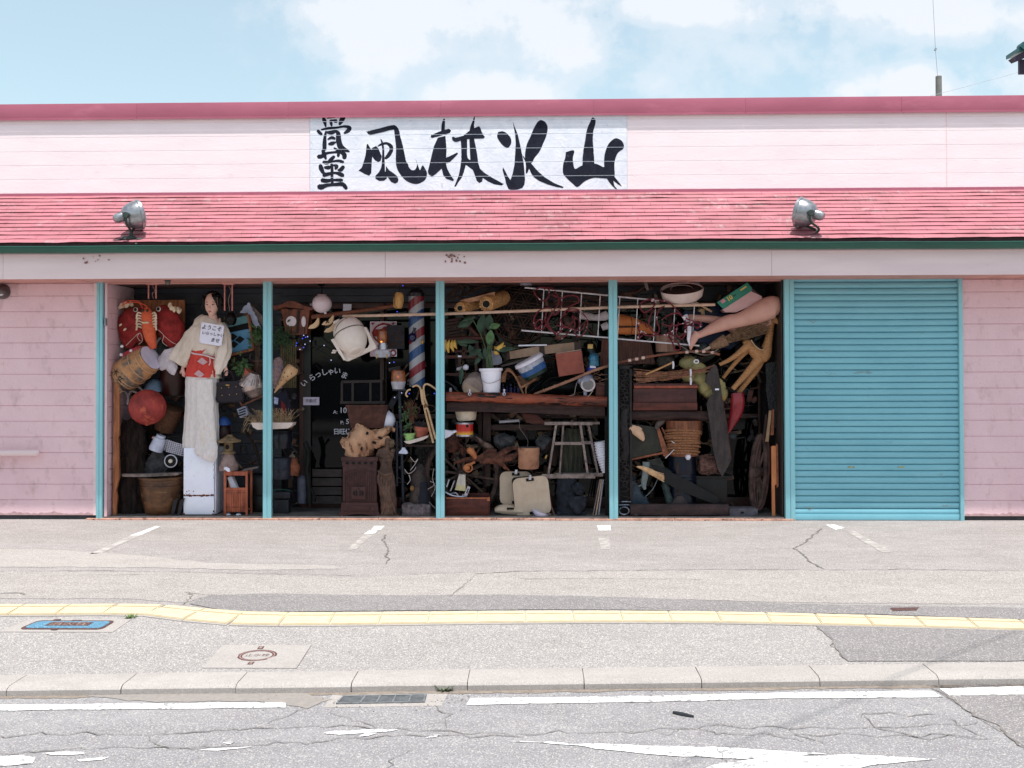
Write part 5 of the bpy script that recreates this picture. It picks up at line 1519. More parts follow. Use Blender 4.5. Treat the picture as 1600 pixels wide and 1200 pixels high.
t=one('crumpled_paper','white crumpled paper under the stone lantern on the rack','paper',356,737,.02,PAPER)
t.ell(356,733,-3,5,2.6,3,rot=25).noise(1.6,3)
for px,lb in((357,'left white slipper under the orange rack'),(373,'right white slipper under the orange rack')):
 z_=one('white_slipper',lb,'slipper',px,808,.14,WHITEG,'white slippers under the orange rack')
 z_.ell(px,805,0,4,3.2,5).noise(.9,3)
t=T('black_cabinet','black low cabinet at the right of the first bay beside the post','cabinet',400,806,.34)
t.part('carcass',BLACK).box(389,742,412,806,0,30,bev=.8)
for q in range(2):
 t.part('drawer',M('near_black_lacquer',(44,38,40),(34,30,32),rough=.35)).box(390.5,746+q*30,411,773+q*30,-1,0,bev=.4)
t=one('dark_branch','dark gnarled branch rising at the right of the first bay','branch',398,742,.30,DRIFT)
t.tube([(411,735,0),(404,716,0),(398,698,2),(388,680,0),(384,672,0)],2.6,sm=4,seg=9)
t.tube([(404,716,0),(396,722,-3),(376,734,-6)],1.6,sm=4,seg=7)
t.noise(1.6,7)
t=one('pallet_board','grey board lying over the black cabinet','board',388,736,.28,WOODG)
t.prism([(374,734),(402,729),(404,731),(376,738)],-3,12)
# BAY 2
t=T('globe_lamp','white glass globe lamp hanging from the ceiling of the second bay','lamp',503,489,.22)
t.part('mount',BLACKM).lathe((502,447,0),(502,443,0),[(0,3),(.5,6),(1,6),(1,0)],seg=14)
t.part('rod',BLACKM).tube([(502.4,445,0),(502.8,461,0)],1.0)
t.part('globe',M('opal_glass',(214,200,200),(204,190,190),rough=.2,sc=3)).ell(503,474.5,0,15.4,14.6,15.4,seg=28,rings=18)
t.part('collar',M('pinkish_collar',(190,164,160),(170,146,142),rough=.4)).lathe((503,463,0),(503,460,0),[(0,8),(1,7),(1,0)],seg=18)
t.part('nib',M('opal_nib',(206,206,210),(196,196,200),rough=.3)).ell(509,489,-2,2.2,2)
LW=M('warm_brown_wood',(142,78,48),(110,58,36),rough=.5,sc=9,st=(2,2,.6),bump=.2)
t=T('wooden_lantern','brown wooden roofed lantern with two round white panels beside the second post','lantern',460,524,.30)
t.part('body',LW).prism([(439,482),(467,483),(473,484),(485,482),(480,522),(472,523),(447,523)],-2,24)
t.part('roof',LW).prism([(426,478),(440,476),(452,470),(462,471),(478,478),(494,482),(486,485),(468,482),(446,480),(430,484)],-6,28)
t.part('edge_strip',WOODD).prism([(466,484),(470,484),(467,521),(463.5,521)],-4,-2.2)
for a_ in(449,455,476):
 t.part('batten',WOODD).box(a_,512,a_+1.4,522,-3.2,-2)
p_=t.part('round_panel',M('milky_panel',(216,208,206),(204,196,194),rough=.4))
p_.lathe((455.8,502,-4.4),(455.8,502,-2.5),[(0,0),(0,8),(1,8.4),(1,0)],seg=26)
p_=t.part('round_panel',p_.me.materials[0])
p_.ell(475.3,502.5,-3.2,3.7,8.4,1.4,seg=22)
for a_ in(453,457):
 t.part('knob',BLACK).ell(a_,483.2,-5,1.4,1.4,1.2,seg=8,rings=6)
t=T('fern_basket','dark green fern hanging right of the second post','plant',440,545,.28)
f=t.part('foliage',M('dark_fern',(52,92,44),(36,68,32),rough=.6,sc=20))
random.seed(31)
for q in range(130):
 f.leaf(random.gauss(440,8),random.gauss(528,8),random.uniform(-8,6),random.uniform(0,360),random.uniform(6,12),random.uniform(1.6,3),droop=random.uniform(0,.6),dd=random.uniform(-5,3))
t=T('bamboo_blind','green-brown bamboo blind strip hanging behind the fern','blind',450,600,.50)
bb_=t.part('slats',M('olive_bamboo',(116,104,62),(84,78,48),rough=.7,sc=18))
for q in range(8):
 bb_.box(438+q*3.2,530,440.6+q*3.2,606,0,2)
t=T('spotted_horn','tan horn with dark spots pointing down beside the second post','horn',432,612,.16)
HN=M('tan_horn',(208,168,116),(180,136,86),rough=.55,sc=8)
h_=t.part('horn',HN)
h_.loft([(428.5,614,0,.8,.8),(436,603,0,3.4,3.4),(444,592,0,6.5,6),(451,583,-1,9.5,8.5),(457,577,-1,10.5,9.5),(460,573,-1,8,7)],sm=4,seg=20)
t.part('rim',M('dark_horn_rim',(90,66,46),(70,50,36),rough=.6)).ring(461,575,-1,5,9,r=1.6,rot=-40)
sp__=t.part('spots',BLACK)
for(a_,b_)in((447,582),(452,588),(441,594),(455,580),(445,589),(437,600),(450,595),(458,584)):
 sp__.ell(a_,b_,-9.2 if a_>443 else-6.4,.9,.9,.9,seg=7,rings=5)
t=T('knitted_doll','grey-pink knitted doll with beads pressed against the second post','doll',434,600,.22)
kd=M('grey_pink_knit',(168,140,136),(130,104,104),rough=.95,sc=50,bump=.8)
t.part('body',kd).loft([(433,602,0,6,5),(434,592,0,9,7),(435,582,0,9,7),(435,573,0,8,7),(434,564,0,7,6),(433,559,0,4,4)],sm=4,seg=18).noise(1.4,3)
for q in range(10):
 t.part('bead',M('blue_white_bead',(150,160,190),(60,70,110),rough=.3,sc=60)).ell(429+q*1.5,573.5+(q%2)*1.4,-6.6,.9,.9,.9,seg=7,rings=5)
for s_ in(-1,1):
 t.part('leg',kd).loft([(434+s_*3,600,0,3.2,3),(434+s_*5,607,0,2.6,2.4)],seg=10)
t=T('painted_fan','dark fan with red and blue patches above the dry grass tray','fan',440,655,.30)
t.part('leaf',M('navy_fan_cloth',(52,52,84),(38,34,52),rough=.8,sc=12)).prism([(430,618),(446,608),(454,630),(455,655),(430,655)],0,2)
t.part('patch',M('crimson_patch',(168,44,48),(130,30,38),rough=.8)).prism([(440,626),(447,634),(445,652),(439,640)],-1,0)
t.part('patch',M('white_blue_patch',(206,210,224),(120,130,180),rough=.8,sc=50)).prism([(428,620),(435,622),(434,632),(428,631)],-1,0)
t=one('wooden_oar','brown wooden oar slanting up behind the cream loudspeaker','oar',548,495,.34,M('brown_oar_wood',(150,88,56),(118,66,42),rough=.5,sc=9,st=(.4,3,3)))
t.loft([(486,495,0,3.6,2.2),(520,491,0,3.6,2.4),(560,486,0,3.0,2.4),(600,480.5,0,3.2,2.6),(622,477,0,3.2,2.6)],seg=12,sm=3)
t=T('bamboo_pole','long pale bamboo pole running level across three open bays','pole',830,486,.11)
b=t.part('cane',BAMB)
b.tube([(534,493,0),(690,490,0),(830,485.5,0),(960,480.5,0),(1116,477,0)],2.3,seg=10)
for q in range(22):
 x_=545+q*26.3
 y_=493-(x_-534)*.0192 if x_<690 else(490-(x_-690)*.0321 if x_<830 else(485.5-(x_-830)*.0385 if x_<960 else 480.5-(x_-960)*.0224))
 b.tube([(x_-.6,y_,0),(x_+.6,y_,0)],2.7,seg=10)
t.part('tip',M('dark_pole_tip',(70,74,78),(54,58,62),rough=.5)).tube([(528,493.2,0),(535,493,0)],2.0)
for(x0_,y0_,rot,lb)in((490,506,-38,'leftmost cream wooden crescent above the blue lights'),(512,501,-30,'middle cream wooden crescent marked with a black cross'),(515,512,-34,'lowest cream wooden crescent, touching the loudspeaker')):
 c_=one('wooden_crescent',lb,'wooden crescent',x0_,y0_+10,.24,M('cream_carved_wood',(216,184,136),(190,156,108),rough=.5,sc=9),'three cream crescents under the oar')
 cr,sr=math.cos(R(rot)),math.sin(R(rot))
 pts=[(-11,1),(-6,5),(0,7),(6,6),(11,1),(12,-3),(6,-1),(0,0),(-5,-1)]
 pts=[(x0_+a*cr-b_*sr,y0_+a*sr+b_*cr)for a,b_ in pts]
 c_.prism(catmull(pts+[pts[0]],3)[:-1],-3,3)
 if 'cross' in lb:
  x_=c_.sub('cross_mark',INKB)
  x_.box(x0_-3.6,y0_+.9,x0_+3.6,y0_+2.2,-3.8,-3,rot=35)
  x_.box(x0_-3.6,y0_+.9,x0_+3.6,y0_+2.2,-4.1,-3.2,rot=-50)
t=T('loudspeaker','round cream loudspeaker tilted in a U-shaped bracket','loudspeaker',552,564,.12)
b=t.part('globe',CREAMP)
b.lathe((537,500,4),(560,550,-12),[(0,0),(0,10),(.04,15),(.12,20),(.25,23.6),(.40,25),(.405,24.3),(.425,24.3),(.43,25),(.55,25.0),(.7,23.4),(.85,19.2),(.93,15.5),(.935,14.5),(.95,14.6),(1.0,12.6),(1.03,8),(1.03,0)],seg=40)
t.part('seam',M('speaker_seam',(70,62,56),(56,50,46),rough=.6)).lathe((546.4,520.4,-2.5),(546.9,521.5,-2.9),[(0,25.25),(1,25.25)],seg=44,cap=False)
t.part('mouth_ring',CREAMP).ring(557,547,-15,13,7.5,r=1.2,rot=-24,lean=.5)
t.part('knob',CREAMP).lathe((521,504,2),(531,500,0),[(0,0),(0,2.6),(1,3),(1,0)],seg=12)
br=t.part('bracket',CREAMP)
br.prism([(569,511),(573,511),(589,541),(588,545),(545,564.5),(541,564),(530,552),(520,532),(524,530.5),(532,532),(540,547),(548,551),(556,551),(576,544),(579,538),(577,528)],-6,3)
bmesh.ops.bevel(br.bm,geom=br.bm.edges[:],offset=.004,segments=2,affect='EDGES')
t.part('arm',CREAMP).prism([(519,531),(524,529),(543,563),(539,563)],-12,14)
t.part('wing_nut',CREAMP).box(520.5,546,524,552,-4,2,rot=-28,bev=.8)
t.part('wing_nut',CREAMP).box(518,548,527,550.5,-4,2,rot=-28,bev=.8)
t.part('cord',BLACK).tube([(545,497,-14),(536,503,-19),(529,513,-20),(526,527,-14)],.35,sm=4,seg=5)
t=T('poster','small red and white printed poster behind the amber lantern','poster',597,558,.52)
t.part('sheet',M('pink_white_print',(216,196,196),(206,184,184),rough=.6)).box(578,502,620,557,0,.6)
rd_=M('red_print',(182,44,50),(150,30,40),rough=.6)
q_=t.part('red_ring',rd_)
q_.ring(601,521,-1,18,15,r=1.2)
q_=t.part('red_shape',rd_)
q_.ell(590,520,-.6,9,6,.8)
q_=t.part('red_shape',rd_)
q_.ell(603,514,-.6,6,4,.8)
for a_ in(580,596,612):
 t.part('red_corner',rd_).prism([(a_,504),(a_+6,504),(a_+2,508)],-.6,0)
t=T('slate_picture','dark slate picture with faint ochre drawing under the poster pole','picture',618,546,.42)
t.part('panel',M('slate_grey',(74,74,80),(60,60,66),rough=.8,sc=14)).box(604,508,632,545,0,2)
oc_=M('ochre_line',(122,84,50),(100,68,42),rough=.8)
for(a_,b_,rx_,ry_)in((614,530,6,8),(622,522,5,5),(624,535,5,5),(611,540,4,3)):
 t.part('drawing',oc_).ring(a_,b_,-.3,rx_,ry_,r=.5,seg=20,tseg=5)
t=T('round_sticker','small white sticker with a red ring beside the amber lantern','sticker',616,557,.46)
t.part('sheet',PAPER).box(608,546,620,557,0,.5)
t.part('ring',rd_).ring(614.5,551.5,-.6,4,4,r=1.2,seg=20)
AMB=M('amber_glass',(200,112,20),(160,80,14),rough=.12,trans=.35,spec=.6,coat=.5)
GREYM=M('grey_painted_alloy',(176,176,180),(150,150,156),rough=.45,metal=.2,sc=20)
t=T('amber_beacon','amber glass lantern on a squat grey base, right of the loudspeaker','beacon lamp',598,560,.20,'amber beacon lamps')
t.part('dome',AMB).lathe((597,536,0),(597,513,0),[(0,7),(.4,8),(.8,6.5),(.95,3),(1,0)],seg=22)
t.part('bulb',M('bright_filament_lamp',(250,170,40),(250,150,30),rough=.3,emit=1.2)).ell(597,534,-6.5,1.8,1.6,1.2)  # small glowing amber spot set on the front of the dome
t.part('collar',SILVM).lathe((598,546,0),(598,536,0),[(0,7.4),(.5,7.4),(.5,8.2),(.7,8.2),(.7,6.5),(1,6.5),(1,0)],seg=22)
bs=t.part('base',GREYM)
bs.prism([(587,547),(609,547),(611,556),(608,558.5),(588,558.5),(586,555)],-9,9)
bmesh.ops.bevel(bs.bm,geom=bs.bm.edges[:],offset=.006,segments=2,affect='EDGES')
for a_ in(590,606):
 t.part('screw',GOLD).box(a_-.8,553,a_+.8,560,-10,-8.6)
t=T('amber_beacon','amber beacon on a dark pole left of the barber pole','beacon lamp',622,608,.20,'amber beacon lamps')
t.part('dome',AMB).lathe((622.5,597,0),(622.5,578,0),[(0,11),(.7,11),(.92,9.5),(1,7),(1,0)],seg=24)
t.part('glint',M('bright_filament_lamp',(250,170,40))).ell(623,589,-10,1.7,1.7,.8)  # glint on the glass put in as a glowing dot
t.part('base',GREYM).lathe((622.5,608,0),(622.5,596,0),[(0,9),(.3,10),(.9,11.6),(1,11.6),(1,0)],seg=24)
t=T('lamp_post','dark grey metal pole with a crossbar under the amber beacon','pole',628,805,.22)
PG=M('blue_grey_metal',(70,76,88),(54,60,72),rough=.5,metal=.3)
t.part('pole',PG).tube([(624,608,0),(627,680,0),(630,785,0)],2.6)
t.part('pole',PG).tube([(620,658,2),(620,760,2)],2.2)
t.part('crossbar',PG).box(614,608,634,610.5,-4,4)
t.part('shade',M('white_cloud_shape',(206,214,230),(186,194,212),rough=.4)).prism([(624,706),(628,702),(629,699),(633,699),(637,705),(638,708),(635,709),(628,708.5),(624,708)],-6,0)
t=T('barber_pole','white, red and blue striped barber pole by the third post','barber pole',652,606,.40)
def barber():
 m=bpy.data.materials.new('barber_stripes')
 m.use_nodes=True
 tt=m.node_tree
 bs_=tt.nodes['Principled BSDF']
 s3=nd(tt,'ShaderNodeSeparateXYZ',{0:nd(tt,'ShaderNodeTexCoord').outputs['Object']})
 w=mth(tt,'ADD',mth(tt,'MULTIPLY',s3.outputs[2],2.67),mth(tt,'MULTIPLY',s3.outputs[0],-1.9))
 fr__=mth(tt,'FRACT',mth(tt,'ADD',w,10.11))
 c=ramp(tt,fr__,[(0.0,srgb((40,70,118))),(.27,srgb((156,154,162))),(.5,srgb((124,34,48))),(.76,srgb((156,154,162)))],'CONSTANT')
 tt.links.new(c,bs_.inputs['Base Color'])
 bs_.inputs['Roughness'].default_value=.25
 return m
t.part('cylinder',barber()).lathe((652,604,0),(650.5,462,0),[(0,12.4),(1,12.2),(1,0)],seg=32)
t.part('cap',M('dark_chrome',(90,88,92),(60,60,66),rough=.3,metal=.6)).lathe((650.4,463,0),(650.3,450,0),[(0,13),(.4,13),(.8,9),(1,3),(1,0)],seg=24)
t=T('glass_float','small cobalt blue glass ornament before the barber pole','glass ornament',645,536,.26)
cb=M('cobalt_glass',(24,34,110),(16,22,80),rough=.1,coat=.5)
t.part('bottle',cb).ell(644.5,527,0,6.5,7.5,6.5)
t.part('neck',cb).lathe((646,521,0),(648,512,0),[(0,3),(.6,1.8),(1,3),(1,0)],seg=12)
t.part('bead',GOLD).ell(660,534,0,2.6,4,2.6)
t=T('bamboo_lantern','small golden bamboo lantern hanging near the third post','lantern',622,482,.16)
bm_=M('golden_bamboo',(206,162,84),(166,120,56),rough=.5,sc=30,st=(3,3,.4),bump=.4)
t.part('basket',bm_).lathe((621.5,482,0),(624,457,0),[(0,0),(0,5),(.08,7),(.5,8.4),(.85,7),(1,5),(1,0)],seg=20,pleat=(10,.03))
t.part('cord',BLACK).tube([(624,458,0),(624,446,0)],.5)
t.part('cord',BLACK).tube([(618,462,-7),(617,475,-8),(621,481,-8)],.35,seg=4)
t.part('ring',M('pale_ring',(206,182,120),(190,164,100),rough=.5)).ring(621.5,478,-2,6,3,r=.8)
VIN=M('white_vinyl',(216,220,226),(206,210,218),rough=.5)
YL=YB+.0165
def onglass(tx,px_,py_,sz,rot=0,bold=.012,YL=YB+.0165):
 dl=Part('lettering',VIN,None,(0,0,1),DOOR.ob)
 k_=KK(YL)
 c_=P(px_,py_,YL)
 dl.frame=(0,0,k_)
 o_=len(dl.bm.verts)
 dl.text(tx,0,0,sz,rot=rot,thick=.02,bold=bold)
 dl.bm.verts.ensure_lookup_table()
 for v_ in dl.bm.verts[o_:]:
  v_.co+=c_
for ch,x_,y_,r_ in(('い',475.5,599,-38),('ら',488,590.5,-28),('っ',497,585.5,-20),('し',507,582,-12),('ゃ',517,581,-3),('い',527,580,8),('ま',538,587,24)):
 onglass(ch,x_,y_,11.5,r_,YL=(YB-.0245 if x_<491 else YB+.0165))
onglass('A:',524,644,7.5)
onglass('10',536,641.5,12)
onglass('P:',534.5,660.5,7.5)
onglass('5',543,659,11)
for q,ch in enumerate('日旺休'):
 onglass(ch,525.5+q*9.2,675,10,0,.02)
t=T('door_label','small white label with three dark characters on the sliding door','label',487,633,YB-.03)
t.part('card',M('lilac_white_card',(200,196,210),(190,186,200),rough=.6)).box(473.5,620.5,499,633,0,.4)
t.part('lettering',INKB).text('手動式',486,626.6,6,d=-.3,thick=.05)
for a_,b_,w_,h_,lb in((536,475,13,11,'small white note on the dark wall above the loudspeaker'),(484,474,6,4,'tiny white note left of the globe lamp')):
 z_=one('paper_note',lb,'note',a_+w_/2,b_+h_,.55,PAPER,'notes high on the back wall')
 z_.box(a_,b_,a_+w_,b_+h_,0,.5,rot=2)
t=T('string_lights','dark cable of tiny blue lights above the sliding door','string lights',495,545,.30)
w_=t.part('cable',BLACK)
random.seed(9)
pts=[(462+q*6+random.uniform(-3,3),522+q*2.6+random.uniform(-5,5),random.uniform(-5,5))for q in range(13)]
rope(w_,pts,.6)
pts2=[(466,545,0),(480,538,-3),(500,548,0),(520,560,0),(514,566,0),(505,556,0),(522,566,0),(530,556,0)]
rope(w_,pts2,.5)
ld=M('blue_led',(60,90,255),(60,90,255),rough=.3,emit=.9)
ldw=M('pale_led',(190,205,255),(190,205,255),rough=.3,emit=.6)
for(a_,b_,m_)in((476,524,ldw),(479,527,ld),(474,529,ld),(482,526,ldw),(465,536,ld),(478,538,ldw),(476,543,ld),(470,546,ldw),(486,533,ldw),(464,540,ld),(519,563,ldw),(508,540,ldw)):
 t.part('bulb',m_).ell(a_,b_,-7,.85,.85,.85,seg=7,rings=5)
t=T('string_lights','few tiny blue lights dotted around the barber pole','string lights',615,570,.28)
rope(t.part('cable',BLACK),[(608,566,0),(616,568,-2),(626,575,0),(640,600,0),(676,618,0),(682,612,0)],.4)
for(a_,b_,m_)in((616,566,ld),(609,567,ldw),(640,615,ld),(679,615,ld),(621,487,ld),(630,446,ld),(628,614,ldw),(617,621,ldw)):
 t.part('bulb',m_).ell(a_,b_,-3,.9,.9,.9,seg=7,rings=5)
t=T('glazed_cabinet','dark glazed cabinet section topmost in the stack over the stove','cabinet',566,631,.20)
CBM=M('dark_cabinet_wood',(70,52,50),(50,38,38),rough=.5,sc=9,st=(.5,2,2))
t.part('frame',CBM).box(533,594,598,598,0,30,rot=-1)
t.part('frame',CBM).box(531,627,602,631,0,30)
for a_ in(532,549,577,594):
 t.part('upright',CBM).box(a_,597,a_+3.5,628,0.5,3)
t.part('back',M('brown_cabinet_back',(62,40,36),(46,30,28),rough=.5)).box(534,598,597,628,26,28)
for a_,b_ in((536,549),(553,577),(581,594)):
 t.part('pane',GLASSD).box(a_,598,b_,627,2,2.6)
t=T('rusty_bin','rusty brown tapered metal bin between the cabinet and the burl root','bin',575,669,.16)
RB_=M('rust_brown_metal',(112,66,50),(84,48,38),rough=.7,sc=12,bump=.3,metal=.1)
b=t.part('bin',RB_)
vs=[]
for(y_,x0_,x1_,d0_,d1_)in((635,541,606,-2,26),(669,548,599,1,22)):
 vs+=[b.L(x0_,y_,d0_),b.L(x1_,y_,d0_),b.L(x1_,y_,d1_),b.L(x0_,y_,d1_)]
b.verts(vs,[[0,1,5,4],[1,2,6,5],[2,3,7,6],[3,0,4,7],[4,5,6,7]])
b.sub('rim',RB_).box(540,632.5,607,636,-3,0,bev=.5)
b.sub('inside',BLACK).box(543,634.5,604,636,0,25)
t=one('white_basin','white enamel basin standing on edge behind the rusty bin','basin',610,672,.30,WHITEP)
t.lathe((600,657,0),(618,655,-3),[(0,17),(.1,16.5),(.5,15),(.85,9),(1,3),(1,0)],seg=30)
BURL=M('tan_burl_wood',(196,154,114),(158,112,78),rough=.75,sc=6,bump=.9,bsc=26,st=(1,1,.6),c3=(112,70,42),sc3=10,lo3=.52,hi3=.62)
t=one('burl_root','big tan burl root sitting on the brown stove','burl root',562,714,.16,BURL)
t.loft([(564,714.5,4,21,16),(562,704,3,24,17),(563,692,2,23,17),(568,681,3,20,16),(574,671,4,18,14)],sm=3,seg=30,pleat=(5,.06,1))
t.loft([(548,702,2,9,8),(539,692,0,8,7),(533,687,0,5,5)],sm=3,seg=14)
t.loft([(580,682,0,10,9),(596,677,0,8,7),(610,671,2,5,5),(617,674,2,3,3)],sm=3,seg=14)
t.loft([(584,694,0,8,8),(598,690,-2,7,7),(610,688,0,6,5)],sm=3,seg=14)
t.noise(3.6,11)
for(a_,b_,c_,e_)in((586,691,3.4,2.2),(596,684,4.4,2),(567,700,1.6,3.4),(576,676,2,2.6)):
 t.sub('hollow',BLACK).ell(a_,b_,-12.5 if a_<580 else-7.5,c_,e_,3,rot=20)
t=one('moss_lump','greyish coral-like lump at the right end of the burl root','coral lump',606,704,.20,M('grey_olive_coral',(136,118,88),(96,82,62),rough=.9,sc=30,bump=.9))
t.ell(606,693,0,10,9,8,seg=24,rings=16)
t.noise(3.4,4)
STV=M('brown_enamel_stove',(104,62,58),(88,50,48),rough=.5,sc=10,bump=.15)
t=T('stove','brown cast-iron stove with an arched foot standing behind the threshold','stove',562,810,.08)
t.part('cabinet',STV).box(535,722,588.5,787,1,38,bev=.8)
t.part('top_plate',STV).box(533,714,591,720,-2,40,bev=1)
gr=t.part('grille',STV)
gr.box(534.5,720,589,727.5,0,3)
for q in range(5):
 gr.sub('grille_hole',BLACK).loft([(542.5+q*9.5,725.4,-.4,3,.3),(542.5+q*9.5,722.5,-.4,2.4,.3),(542.5+q*9.5,721.4,-.4,.6,.3)],seg=10,sm=2)
for q in range(17):
 t.part('rib',STV).box(538+q*2.9,736-4*math.sin(math.pi*q/16),539.3+q*2.9,783,-.3,1.2)
ar=t.part('arch_moulding',STV)
ar.tube([(536,742,.4),(549,738,.2),(562,733,.2),(575,738,.2),(588,742,.4)],.8,sm=4,seg=6)
dr_=t.part('fire_door',STV)
dr_.box(549,760,572,780,-3,1,bev=.6)
for s_ in(-1,1):
 dr_.sub('peephole',BLACK).prism([(560.5+s_*1.6,766.5),(560.5+s_*6,766.5),(560.5+s_*8.4,768.5),(560.5+s_*8.4,772),(560.5+s_*6,774.2),(560.5+s_*1.6,774.2)],-3.4,-3.05)
 dr_.sub('peephole_bar',STV).box(560.5+s_*4.6-.5,766,560.5+s_*4.6+.5,775,-3.9,-3.3)
dr_.sub('knob',STV).ell(560.5,763.2,-3.6,1.3,1.3,1.2,seg=10,rings=6)
t.part('lower_panel',STV).prism([(534,785),(590,785),(592,800),(532,800)],-2,39)
lw=t.part('moulding',STV)
lw.box(546,790,578,796.5,-3,-1.6,bev=.4)
lw.box(538,791,543,797,-3,-1.6,bev=.4)
lw.box(581,791,586,797,-3,-1.6,bev=.4)
ft=t.part('foot',STV)
ft.prism([(531,799.5),(593,799.5),(595,809),(589,811),(585,807),(580,804.5),(570,803),(554,803),(544,804.5),(539,807),(535,811),(529,809)],-4,2)
ft2=t.part('foot',STV)
ft2.prism([(531,799.5),(593,799.5),(595,809),(589,811),(580,804.5),(544,804.5),(535,811),(529,809)],34,39)
for a_ in(534,590):
 t.part('hinge',GALV).box(a_,805,a_+1.5,808,-5,-4)
VEN=M('dark_bronze_plaster',(124,94,76),(78,60,50),rough=.75,sc=9,bump=.5,c3=(150,104,74),sc3=6,lo3=.62,hi3=.76)
t=T('statue','dark bronze armless draped woman statue right of the stove','statue',606,811,.12)
b=t.part('figure',VEN)
b.loft([(607,804,0,13,9),(607,790,0,13,9),(606,772,0,13,9),(604,756,0,13,9),(603,742,0,12.5,9),(603.5,734,0,10.5,8),(604,727,0,8.6,7.5),(603.5,720,0,10,8),(603,712,0,13.4,8.4),(603,706,0,13.6,7.4),(604,702,0,7,5.5),(605,699,0,3.6,3.6),(605.5,695,0,3.6,3.6)],sm=4,seg=36)
b.ell(605.5,690,-1,4.6,6,5)
b.ell(598.5,712,-7,4.2,4,3.4)
b.ell(608,712,-7,4.2,4,3.4)
b.loft([(593,707,0,4,4),(590.5,713,0,3.6,3.6),(592,719,0,2.4,2.4)],sm=2,seg=12)
b.loft([(613,706,0,3.6,3.6),(615.5,702,0,3,3)],seg=12)
b.noise(.9,6)
dpp=t.part('drapery',VEN)
for q in range(5):
 a_=0
 dpp.loft([(594+q*4.6,737,-6.5,1.8,2),(593+q*4,752+q*3,-8.5,2.4,2.4),(604+q*2,778,-9.4,2.2,2.4),(598+q*5.4,803,-6,2.4,2.4)],sm=4,seg=8)
dpp.loft([(592,735,-7,2,2.4),(602,741,-10,2.6,2.8),(614,738,-7,2.4,2.4)],sm=3,seg=10)
t.part('plinth',VEN).box(592,803,625,811.5,-12,12,bev=1)
t=T('statue','blue-robed dark statuette on a stone block by the third post','statue',657,788,.18)
t.part('figure',M('brown_blue_plaster',(92,78,70),(60,56,60),rough=.8,sc=9,bump=.5)).loft([(657,788,0,17,11),(656,775,0,16,11),(656,760,0,13.5,10),(655,746,0,11.5,9),(656,738,0,8.5,7.5),(657,731,0,7.2,7),(658,726,0,4,4)],sm=4,seg=24).noise(1.8,6)
t.part('robe',M('navy_robe',(40,48,70),(30,36,54),rough=.7)).loft([(662,786,-9,9,4),(662,768,-8,8.5,4),(662,752,-6,6.5,4)],sm=3,seg=16).noise(1.0,5)
t.part('hands',M('ochre_gilt',(150,108,50),(110,78,40),rough=.6)).ell(645,762,-9,3.4,4.6,2.4)
t=one('stone_block','rough grey stone block under the dark statuette','stone block',650,811,.10,M('grey_granite',(120,112,112),(86,80,80),rough=.95,sc=16,bump=.8))
t.box(628,787,673,811,-6,16,bev=3)
bmesh.ops.subdivide_edges(t.bm,edges=t.bm.edges[:],cuts=4,use_grid_fill=True)
t.noise(1.8,8)
t=T('rattan_easel','bent rattan easel with two curled arms leaning on the third post','rattan frame',680,692,.16)
RT2=M('pale_rattan',(216,184,136),(190,156,108),rough=.45,sc=14)
t.part('arm',RT2).tube([(637,620,0),(634,616,0),(637,610,0),(641.5,608.5,0)],1.3,sm=4)
t.part('arm',RT2).tube([(644.5,604.5,0),(650,602,0),(655,604,0),(657.5,609,0),(659,622,0),(661,632,0)],1.5,sm=5)
t.part('arm',RT2).tube([(686,612,0),(676,604,0),(668,600,0),(663,602,0),(662,608,0),(664,622,0),(668,634,0)],1.5,sm=5)
t.part('leg',RT2).tube([(659,608,0),(664,640,0),(670,665,0),(677,692,0)],1.8,sm=3)
t.part('leg',RT2).tube([(664,640,-1),(668,638,-2),(674,660,-1),(681,686,0)],1.6,sm=3)
t.part('binding',M('brown_cane_binding',(140,100,58),(110,76,44),rough=.7)).box(662.5,632,668.5,637.5,-3,3,rot=-12,bev=.6)
t.part('binding',M('brown_cane_binding',(140,100,58))).loft([(665,640,0,1.5,1),(670,660,0,2.2,1),(676,684,0,2.2,1)],seg=8)
t=T('plant_tray','pale tray tilted under two plant pots near the third post','tray',650,694,.20)
t.part('tray',M('cream_stone_tray',(216,202,186),(196,182,166),rough=.6)).prism([(632,689),(640,688),(670,680),(669,683),(662,687),(641,693),(636,692)],-9,9)
t=T('potted_plant','small green plastic pot holding a tall dry brown plant','potted plant',641,690,.20)
t.part('pot',M('lime_plastic',(150,196,108),(134,180,94),rough=.45)).lathe((640.5,690,0),(640,677,0),[(0,0),(0,6.6),(.8,8),(.82,9.2),(1,9.4),(1,8)],seg=24)
f=t.part('dry_foliage',M('russet_dry_stem',(130,86,56),(96,62,42),rough=.9))
random.seed(41)
for q in range(120):
 x1_=random.gauss(641,6)
 y1_=random.uniform(622,655)
 f.tube([(645+random.uniform(-2,2),662,0),(642+random.uniform(-5,5),650,random.uniform(-4,4)),(x1_,y1_,random.uniform(-5,5))],.3,seg=3)
f=t.part('foliage',LEAFG)
for q in range(55):
 f.leaf(random.gauss(637,6),random.gauss(652,12),random.uniform(-5,4),random.uniform(20,340),random.uniform(4,9),random.uniform(1.6,3),droop=.3)
t.part('stem',M('woody_stem',(116,92,66))).tube([(641,678,0),(643,662,0),(642,645,0)],.9,sm=3)
t=T('potted_plant','terracotta pot of small dark succulents against the rattan leg','potted plant',657,684,.26)
t.part('pot',TERRA).lathe((657,683,0),(659,667,0),[(0,0),(0,9),(.6,11),(.62,12),(1,12.4),(1,10)],seg=26)
f=t.part('foliage',M('dark_succulent',(84,80,84),(60,62,70),rough=.6))
for q in range(50):
 f.leaf(random.gauss(659,6),random.gauss(666,2.4),random.uniform(-5,5),random.uniform(20,160),random.uniform(4,10),1.6,droop=.1)
